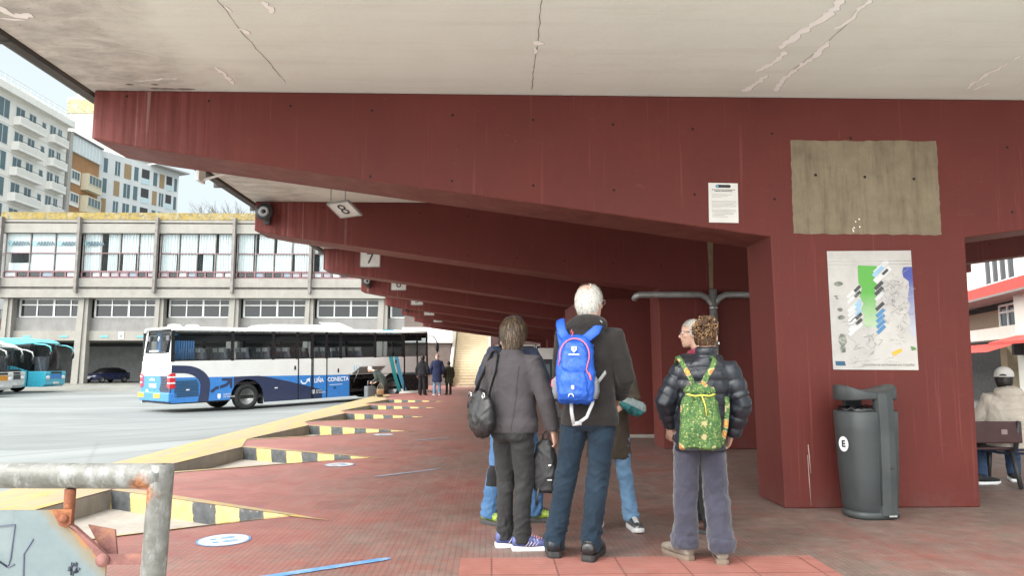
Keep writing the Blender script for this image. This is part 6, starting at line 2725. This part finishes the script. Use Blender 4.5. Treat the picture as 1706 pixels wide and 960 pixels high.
for sx in (-1, 1):
    b.tube([T((sx * .081, -.01, .012)), T((sx * .078, .07, .018)), T((sx * .06, .10, .016))], .0024, ink, 6)
    b.tube([T((sx * .031 + .024 * math.cos(a_), .108, .008 + .018 * math.sin(a_))) for a_ in [2 * PI * k / 14 for k in range(15)]], .0022, ink, 5)
b.build('spectacles', p6)
b = B()
c0 = TW(0, -.01, 1.47)
b.tube([c0 + Vector((.082 * math.cos(a_), .078 * math.sin(a_), .012 * math.sin(a_ * 2))) for a_ in [2 * PI * k / 16 for k in range(17)]], [.030] * 17, red_c, 10)
b.build('scarf', p6)

# ---------------------------------------------------------------- seated man with cap on the bench
beige = cloth_mat('beige_hoodie', (.48, .43, .37), (.42, .37, .32), var=.1, weave=350)
capm = cloth_mat('white_cap', (.60, .58, .55), var=.12)
drk_j = cloth_mat('dark_jeans', (.03, .055, .11), (.05, .085, .15), var=.2)
p7, T, Rm, s, TW, AR = person('person', (5.44, 7.44, -.49), R(-22), 'person in beige hooded top and white cap sitting on the bench', H=1.72, head_yaw=R(-18), seat=True, vox=.008, skin_m=skin_d, head_off=(0, .03, -.015),
    leg_path={-1: [(-.09, .0, .93), (-.20, .38, .90), (-.30, -.02, .585)], 1: [(.09, .0, .93), (.11, .42, .90), (.10, .34, .585)]},
    feet_yaw=(R(-60), R(-8)), girth=1.06,
    jacket=dict(mat=beige, hem=.90, bulk=1.08, hood=1.15, fold=.012, seed=41),
    trousers=dict(mat=drk_j, r=(.096, .075, .07, .066, .05), seed=43),
    arms={-1: ((-.27, .05, 1.16), (-.15, .30, 1.03), .7), 1: ((.28, .05, 1.16), (.15, .30, 1.03), .7)},
    shoes=dict(upper=M('black_canvas', (.015, .015, .016), .8), sole=white_ink, h=.022))
hair_strands(p7, T, Rm, s, [M('black_hair', (.015, .012, .010), .5)], lambda u: back_hair(.3, -.5)(u) and u.z < .25, L=.035, n_=600, lift=.003, seed=25, messy=.3).build('hair', p7, fix=False)
b = B()
rings = []
for k in range(9):
    a_ = (PI / 2) * k / 8
    rings.append([T((.092 * math.cos(a_) * math.cos(2 * PI * q / 26), -.004 + .112 * math.cos(a_) * math.sin(2 * PI * q / 26), .052 + .088 * math.sin(a_))) for q in range(26)])
rings.insert(0, [T((.094 * math.cos(2 * PI * q / 26), -.004 + .114 * math.sin(2 * PI * q / 26), .03)) for q in range(26)])
b.loft(rings, capm, caps=False)
cp = b.build('cap', p7)
b = B()
vv = []
for q in range(13):
    a_ = PI * (.12 + .76 * q / 12)
    vv += [T((.092 * math.cos(a_), .105 * math.sin(a_), .036)), T((.10 * math.cos(a_), .07 + .125 * math.sin(a_), .022)), T((.10 * math.cos(a_), .07 + .125 * math.sin(a_), .016)), T((.092 * math.cos(a_), .105 * math.sin(a_), .028))]
b.add(vv, [(4 * q + i, 4 * q + (i + 1) % 4, 4 * q + 4 + (i + 1) % 4, 4 * q + 4 + i) for q in range(12) for i in range(4)], capm, True)
b.build('peak', cp)
b = B()
b.poly([T((.036 * math.cos(a_), -.121, .035 + .026 * math.sin(a_))) for a_ in [PI * k / 10 for k in range(11)]], ink)
b.poly([T((x, -.123, z)) for x, z in ((-.038, .03), (.038, .03), (.038, .038), (-.038, .038))], capm)
b.build('strap_opening', cp)
bg_ = empty('duffel_bag', (4.95, 7.33, .41), 0, 'black soft bag on the bench seat left of the seated person', 'bag')
b = B()
b.ell((0, .1, .1), (.24, .11, .11), black_plastic, 18, 10)
finish(b, .012, 'pouch', bg_, [black_plastic], folds(9, 9, .02, 3, None, .02), 1)
b = B()
b.tube([(-.1, .1, .2), (-.05, .1, .27), (.05, .1, .27), (.1, .1, .2)], .01, black_rubber, 6)
b.build('handle', bg_)

# ---------------------------------------------------------------- people by the bus
coat_n = cloth_mat('navy_coat', (.022, .030, .075), var=.2)
FG = 'passengers beside the bus'
p8, T, Rm, s, TW, AR = person('person', (-4.30, 28.55, -.38), R(72), 'grey haired person crouching in a dark jacket at the open luggage hold', H=1.70, vox=.012, lod=0, head_tilt=R(-25), head_off=(0, .26, -.12), hunch=-.36, seat=True,
    leg_path={-1: [(-.09, -.05, .66), (-.16, .38, .72), (-.14, .05, .33)], 1: [(.09, -.05, .66), (.16, .38, .70), (.14, .10, .33)]}, feet_yaw=(.15, -.15), group=FG,
    jacket=dict(mat=cloth_mat('dark_green_jacket', (.04, .05, .045)), hem=.72, bulk=1.1), trousers=dict(mat=char_tr),
    arms={-1: ((-.24, .15, 1.12), (-.18, .42, 1.0), .6), 1: ((.24, .15, 1.12), (.18, .42, 1.0), .6)},
    shoes=dict(upper=lea, sole=dsole))
hair_strands(p8, T, Rm, s, wh, back_hair(.3, -.5), L=.05, n_=250, lift=.006, seed=2, wd=.006).build('hair', p8, fix=False)
p9, T, Rm, s, TW, AR = person('person', (-2.93, 30.2, 0), R(-15), 'person in black jacket and black trousers with white hem waiting at the bus door', H=1.66, vox=.012, lod=0, group=FG,
    jacket=dict(mat=cloth_mat('black_top', (.014, .014, .017)), hem=.90, bulk=1.1, hood=1.0), trousers=dict(mat=cloth_mat('black_pants', (.012, .012, .014)), r=(.1, .085, .085, .08, .05)),
    shoes=dict(upper=lea, sole=dsole))
b = B()
b.loft(tor_rings([(0, 0, .83, .172, .125), (0, 0, .895, .176, .128)]), white_ink, caps=False)
b.build('shirt_hem', p9)
hair_strands(p9, T, Rm, s, [MATS['black_hair']], back_hair(.2, -.6), L=.08, n_=250, lift=.008, seed=6, wd=.006).build('hair', p9, fix=False)
p10, T, Rm, s, TW, AR = person('person', (-2.32, 30.2, 0), R(10), 'bald person in long navy coat and pale jeans beside the bus door', H=1.72, vox=.012, lod=0, group=FG,
    jacket=dict(mat=coat_n, hem=.56, bulk=1.12, flare=1.02, collar=.05), trousers=dict(mat=lt_denim), shoes=dict(upper=M('pale_shoe', (.3, .28, .26), .6), sole=sole_w))
hair_strands(p10, T, Rm, s, [wh[0], wh[2]], lambda u: back_hair(.3, -.5)(u) and u.z < .15, L=.03, n_=160, lift=.003, seed=4, wd=.005, cap=False).build('hair', p10, fix=False)


def plaid():
    m, nt, bb = new_mat('plaid_wool')
    g = G(nt)
    x, y, z = g.xyz()
    fx = g.math('FRACT', g.math('MULTIPLY', x, 11.0))
    fz = g.math('FRACT', g.math('MULTIPLY', z, 11.0))
    k = g.math('ADD', g.ramp(fx, .45, .5), g.ramp(fz, .45, .5))
    g.put(bb.inputs['Base Color'], g.mix(g.math('MULTIPLY', k, .5), (.012, .014, .012), (.09, .10, .06)))
    bb.inputs['Roughness'].default_value = .9
    return m


p11, T, Rm, s, TW, AR = person('person', (-1.86, 30.75, 0), R(25), 'shorter person in dark plaid coat just right of the navy coat', H=1.42, vox=.012, lod=0, group=FG,
    jacket=dict(mat=plaid(), hem=.60, bulk=1.12, flare=1.1), trousers=dict(mat=char_tr), shoes=dict(upper=lea, sole=dsole))
hair_strands(p11, T, Rm, s, [hb[0]], back_hair(.2, -.7), L=.12, n_=200, lift=.008, seed=9, wd=.006).build('hair', p11, fix=False)

# ================================================================== BAGS
# ---- blue hiking backpack on the tall man's back
bk_blue = M('ripstop_blue', (.009, .080, .42), .55, var=.16, vs=9, bump=.25, bs=140, col2=(.008, .058, .32))
coral = M('coral_zip', (.62, .12, .16), .5)
mesh_g = M('mesh_grey', (.14, .15, .17), .8, var=.3, vs=90)
web = M('grey_webbing', (.30, .30, .31), .8, var=.1, vs=50)
bp = empty('backpack', (.54, 4.615, 1.005), R(-12), 'bright blue hiking backpack with coral zip worn on the dark fleece', 'backpack')
bp.rotation_euler = (R(-4), 0, R(-12))
bp.scale = (.9, 1, .96)


def pack_ring(a, c_, z, cy=0, e=3.2, n_=32, cx=0):
    return oval(a, c_, z, n_, e, cx, cy)


b = B()
b.loft([pack_ring(.11, .05, .0, .02), pack_ring(.133, .075, .02, 0), pack_ring(.14, .088, .10, -.012), pack_ring(.138, .09, .20, -.014), pack_ring(.128, .082, .32, -.008), pack_ring(.112, .066, .40, .004), pack_ring(.085, .045, .445, .018), pack_ring(.05, .022, .465, .03)], bk_blue)
finish(b, .008, 'main_bag', bp, [bk_blue], folds(9, 9, .009, 5, None, .006), 2)
b = B()
b.loft([pack_ring(.085, .03, .21, -.085), pack_ring(.098, .040, .24, -.080), pack_ring(.094, .042, .32, -.070), pack_ring(.074, .032, .40, -.050), pack_ring(.04, .015, .43, -.035)], bk_blue)
b.loft([pack_ring(.095, .03, .02, -.062, cx=-.01), pack_ring(.106, .046, .06, -.075, cx=-.01), pack_ring(.104, .044, .15, -.082, cx=-.01), pack_ring(.09, .028, .205, -.082, cx=-.01)], bk_blue)
finish(b, .007, 'front_pocket', bp, [bk_blue], folds(14, 16, .007, 8, None, .004), 2)
b = B()
zp = []
for k in range(21):
    a_ = PI * (1.06 - 1.12 * k / 20)
    zp.append((.105 * math.cos(a_), -.098 + .030 * max(0, math.sin(a_)) * .8, .315 + .115 * max(-.2, math.sin(a_))))
zp = [(-.117, -.07, .24)] + zp + [(.085, -.112, .22), (.112, -.105, .165)]
b.tube(zp, .0045, coral, 7)
b.tube([(.10, -.10, .20), (.112, -.112, .175), (.118, -.112, .15)], .007, coral, 7)
b.tube([(-.02, -.07, .445), (-.012, -.085, .47), (-.02, -.075, .49), (-.03, -.05, .47)], .004, coral, 6)
b.build('zip', bp)
b = B()
for sx in (-1, 1):
    b.loft([pack_ring(.022, .05, .03, .0, cx=sx * .132), pack_ring(.03, .055, .08, .0, cx=sx * .140), pack_ring(.026, .05, .15, -.005, cx=sx * .140), pack_ring(.012, .03, .18, -.005, cx=sx * .136)], mesh_g)
b.build_each('side_pocket', bp)
b = B()
b.tube([(-.155, -.02, .10), (-.165, -.03, .12), (-.16, -.03, .15), (-.15, -.02, .16)], .012, coral, 8)
b.build('pull_tab', bp)
emb = B()
sh_ = [(-.018, .372), (.018, .372), (.018, .350), (0, .330), (-.018, .350)]
emb.poly([(x, -.1255 + (z - .33) * .28, z) for x, z in sh_], white_ink)
emb.poly([(x, -.1275 + (z - .33) * .28, z) for x, z in ((-.007, .364), (.009, .364), (.003, .342))], bk_blue)
emb.poly([(x, -.1275 + (z - .33) * .28, z) for x, z in ((-.036, .322), (.036, .322), (.036, .314), (-.036, .314))], white_ink)
emb.poly([(x, -.127, z) for x, z in ((-.020, .115), (.0, .115), (.0, .092), (-.010, .088), (-.020, .098))], white_ink)
emb.tube([(-.022 + .018 * math.cos(a_), -.124, .04 + .02 * math.sin(a_)) for a_ in [PI * k / 8 for k in range(9)]], .003, white_ink, 5)
emb.build_each('emblem', bp)
# straps: up over the shoulders and grey webbing below
b = B()
for sx, tx in ((-1, -.135), (1, .185)):
    dy = -.03 if sx > 0 else 0
    pth = [(sx * .055, .02 + dy, .42), (tx * .78, .035 + dy, .49), (tx * .9, .07 + dy, .55), (tx * .95, .13 + dy, .585), (tx, .22, .56)]
    b.tube(pth, [(.034, .008), (.036, .009), (.036, .009), (.034, .008), (.03, .008)], bk_blue, 10, side=(1, 0, 0))
    b.tube([(sx * .05, .02, .30), (sx * .10, .05, .40), (tx * .9, .07, .50)], [(.03, .006)] * 3, bk_blue, 8, side=(1, 0, 0))
b.build_each('shoulder_strap', bp)
b = B()
b.tube([(.185, .03, .56), (.15, .04, .52), (.12, .03, .49)], [(.012, .003)] * 3, web, 8, side=(1, 0, 0))
b.tube([(.13, .02, .11), (.19, .07, .19), (.245, .13, .27), (.27, .22, .30)], [(.013, .003)] * 4, web, 8, side=(0, 0, 1))
b.tube([(.13, .01, .08), (.12, -.03, .0), (.08, -.045, -.09), (.02, -.05, -.13), (-.02, -.05, -.135)], [(.012, .003)] * 5, web, 8, side=(1, 0, 0))
b.tube([(-.03, -.03, .0), (-.025, -.055, -.06), (-.01, -.055, -.135)], [(.013, .003)] * 3, web, 8, side=(1, 0, 0))
b.tube([(-.02, -.052, -.135), (.045, -.052, -.128)], [(.015, .005)] * 2, web, 8, side=(0, 0, 1))
b.build_each('waist_strap', bp)

# ---- green patterned drawstring bag
def flower_fabric():
    m, nt, bb = new_mat('green_flower_print')
    g = G(nt)
    P = g.scale(g.P, (1, .5, 1))
    t = g.n('TexVoronoi')
    g.L(P, t.inputs['Vector'])
    t.inputs['Scale'].default_value = 12.5
    t.inputs['Randomness'].default_value = .45
    d = t.outputs['Distance']
    fine = g.noise(P, 60, 4, .7)
    dd = g.math('ADD', d, g.math('MULTIPLY', g.math('SUBTRACT', fine, .5), .28))
    c_ = g.mix(g.ramp(g.noise(P, 40, 5, .7), .4, .6), (.018, .070, .022), (.07, .135, .030))
    c_ = g.mix(g.ramp(g.noise(P, 75, 3, .6), .58, .64), c_, (.30, .31, .12))
    c_ = g.mix(g.ramp(dd, .40, .34), c_, (.36, .30, .15))
    c_ = g.mix(g.ramp(dd, .30, .25), c_, (.38, .13, .03))
    c_ = g.mix(g.ramp(dd, .18, .13), c_, (.46, .32, .06))
    c_ = g.mix(g.ramp(dd, .09, .06), c_, (.30, .05, .03))
    g.put(bb.inputs['Base Color'], c_)
    bb.inputs['Roughness'].default_value = .85
    g.bump(bb, fine, .15, .004)
    return m


grn = flower_fabric()
BS = (.86, 1, .95)
gb = empty('drawstring_backpack', (1.285, 4.415, .735), R(-3), 'green flower print drawstring backpack worn over the navy quilted jacket', 'backpack')
b = B()
b.loft([pack_ring(.142, .03, .0, .01), pack_ring(.15, .055, .012, 0), pack_ring(.148, .062, .10, -.004), pack_ring(.138, .06, .22, -.004), pack_ring(.122, .052, .31, 0), pack_ring(.098, .045, .355, .005), pack_ring(.112, .055, .372, .002), pack_ring(.10, .048, .40, .008), pack_ring(.06, .03, .42, .018)], grn)


def gather(co, n_):
    k = math.exp(-((co.z - .36) / .09) ** 2)
    return .007 * math.sin(co.x * 150 + 4 * noise.noise(co * 9)) * k + .010 * (ridged(Vector((co.x * 8, co.y * 5, co.z * 6 + co.x * 5))) - .5) + .006 * noise.noise(co * 9)


finish(b, .0075, 'bag', gb, [grn], gather, 2)
b = B()
for pth in ([(-.03, .02, .41), (-.055, .05, .47), (-.085, .06, .525), (-.105, .09, .575), (-.11, .16, .60), (-.11, .22, .55)],
            [(.03, .02, .41), (.07, .05, .47), (.115, .06, .525), (.145, .09, .575), (.15, .16, .60), (.15, .22, .55)]):
    b.tube(pth, [(.020, .006)] * 6, grn, 8, side=(1, 0, 0))
b.tube([(.145, -.01, .03), (.19, .03, .14), (.215, .06, .25), (.235, .12, .33)], [(.018, .006)] * 4, grn, 8, side=(1, 0, 0))
b.build_each('strap', gb)
b = B()
b.tube([(-.10, -.045, .356), (-.05, -.062, .345), (0, -.058, .35), (.05, -.062, .345), (.10, -.045, .356)], .005, M('yellow_cord', (.62, .48, .08), .8), 6)
b.tube([(0, -.06, .35), (.02, -.075, .28), (.025, -.075, .22)], .004, MATS['yellow_cord'], 6)
b.build_each('drawstring', gb)

gb.scale = BS
# ---- black shoulder bag at the left hip
blea = M('bag_leather', (.014, .014, .015), .38, var=.25, vs=18, bump=.3, bs=70)
hb_ = empty('shoulder_bag', (-.075, 4.97, .755), R(-62), 'slouchy black leather shoulder bag with metal rings at the left hip', 'handbag')
b = B()
secs = []
for u, h0, h1, w_ in [(-.15, .10, .20, .02), (-.125, .05, .26, .045), (-.07, .01, .315, .060), (0, 0, .33, .066), (.07, .01, .315, .060), (.125, .05, .26, .045), (.15, .10, .20, .02)]:
    zc, hh = (h0 + h1) / 2, (h1 - h0) / 2
    secs.append([(u, w_ * math.cos(2 * PI * k / 20) * (1.25 - .5 * (math.sin(2 * PI * k / 20) + 1) / 2), zc + hh * math.sin(2 * PI * k / 20)) for k in range(20)])
b.loft(secs, blea)
finish(b, .008, 'pouch', hb_, [blea], folds(9, 8, .014, 3, None, .012), 2)
b = B()
b.tube([(-.10, .0, .27), (-.075, .02, .38), (-.03, .06, .50), (.0, .085, .585), (.02, .10, .597), (.06, .10, .57), (.08, .07, .46), (.09, .02, .33), (.10, 0, .27)], [(.016, .005)] * 9, blea, 8, side=(0, 1, 0))
b.build('strap', hb_)
b = B()
for u in (-.10, .10):
    b.tube([(u + .016 * math.cos(a_), -.035, .29 + .02 * math.sin(a_)) for a_ in [2 * PI * k / 12 for k in range(13)]], .005, chrome, 6)
b.tube([(-.10, -.045, .29), (-.09, -.06, .20)], [(.012, .004)] * 2, blea, 6)
b.build_each('ring', hb_)

# ---- black backpack hanging from her right hand
hp = empty('small_backpack', (.372, 4.99, .36), R(-30), 'small plain black backpack hanging from the right hand of the grey fleece', 'backpack')
nyl = M('black_nylon', (.014, .014, .016), .6, var=.25, vs=10, bump=.2, bs=160)
b = B()
b.loft([pack_ring(.06, .03, .02, 0), pack_ring(.085, .05, .04, 0), pack_ring(.09, .058, .14, 0), pack_ring(.08, .052, .26, 0), pack_ring(.06, .04, .34, 0), pack_ring(.03, .02, .385, 0)], nyl)
finish(b, .008, 'main_bag', hp, [nyl], folds(9, 8, .010, 6, None, .008), 2)
b = B()
b.tube([(-.02, 0, .36), (-.022, .0, .41), (0, 0, .435), (.022, 0, .41), (.02, 0, .36)], .007, nyl, 8)
b.build('handle', hp)
b = B()
b.tube([(.02, .04, .30), (.07, .08, .16), (.05, .075, .0), (.03, .06, -.05), (.045, .055, -.06), (.07, .05, .05)], [(.012, .003)] * 6, nyl, 6, side=(1, 0, 0))
b.tube([(-.03, -.05, .06), (-.045, -.055, -.02), (-.05, -.05, -.06)], [(.010, .003)] * 3, nyl, 6, side=(1, 0, 0))
b.build_each('strap', hp)
b = B()
b.poly([(x, -.0585, z) for x, z in ((.045, .215), (.068, .222), (.066, .212), (.052, .208))], white_ink)
b.poly([(x, -.0625, z) for x, z in ((.04, .12), (.075, .122), (.075, .114), (.04, .112))], M('tag_grey', (.4, .4, .4), .6))
b.build_each('emblem', hp)

# ---- teal cloth bag held by the brown coat
tl = M('teal_cloth', (.022, .13, .14), .8, var=.25, vs=14)
mw = P4.matrix_basis
wr = mw @ P4AR[2]
tb = empty('cloth_bag', (wr.x + .045, wr.y - .035, wr.z + .0), 0, 'crumpled teal and grey cloth bag held in front of the brown coat', 'cloth bag')
b = B()
b.ell((0, 0, 0), (.085, .05, .05), tl, 18, 10, Matrix.Rotation(.35, 3, 'Y'))
b.ell((.05, 0, -.02), (.06, .045, .045), tl, 18, 10)
finish(b, .007, 'bag', tb, [tl, M('teal_grey', (.22, .27, .27), .8)], folds(18, 20, .02, 3, None, .02), 1, lambda c0: 1 if c0.z + .5 * c0.x > .012 else 0)

# ---- grey jacket over the arm, seen past the tall man's left hip
gj = empty('folded_jacket', (.445, 5.08, .85), R(20), 'light grey folded jacket hanging at hip height behind the tall person', 'jacket')
b = B()
b.tube([(-.03, 0, .12), (.0, -.02, .04), (.02, -.02, -.06), (.05, -.01, -.14)], [(.05, .03), (.06, .035), (.05, .03), (.03, .02)], M('light_grey_knit', (.30, .30, .30), .9, var=.15), 12, side=(1, 0, 0))
finish(b, .008, 'fabric', gj, [MATS['light_grey_knit']], folds(12, 14, .012, 4, None, .01), 1)

# ---- tan bag on the crouching passenger and suitcase in the hold
tb = empty('shoulder_bag', (-4.36, 28.12, .10), R(20), 'tan shoulder bag hanging beside the crouching passenger', 'bag')
b = B()
b.loft([pack_ring(.13, .05, 0, 0), pack_ring(.17, .07, .03, 0), pack_ring(.17, .07, .22, 0), pack_ring(.14, .05, .27, 0)], M('tan_leather', (.26, .15, .07), .6, var=.2))
b.build('pouch', tb)
b = B()
b.tube([(-.15, 0, .24), (-.1, .08, .40), (.02, .14, .55), (.13, .08, .40), (.15, 0, .24)], .012, MATS['tan_leather'], 6)
b.build('strap', tb)
tb.scale = (.85, .85, .85)
sc = empty('suitcase', (-4.95, 29.15, -.23), R(47), 'dark grey suitcase standing at the open luggage hold', 'suitcase')
b = B()
b.loft([[(x, y, z) for x, y in rrect(0, 0, .42, .24, .06, 3)] for z in (.05, .07, .62, .64)], M('case_grey', (.14, .15, .16), .4))
b.build('shell', sc, bevel=.01)
b = B()
b.tube([(-.1, 0, .64), (-.1, 0, .86), (.1, 0, .86), (.1, 0, .64)], .012, steel, 6)
b.build('handle', sc)
for x in (-.16, .16):
    b = B()
    b.lathe([(.0, -.02), (.04, -.02), (.04, .02), (0, .02)], black_rubber, c=(x, 0, .04), axis='y', seg=12)
    b.build('wheel', sc)
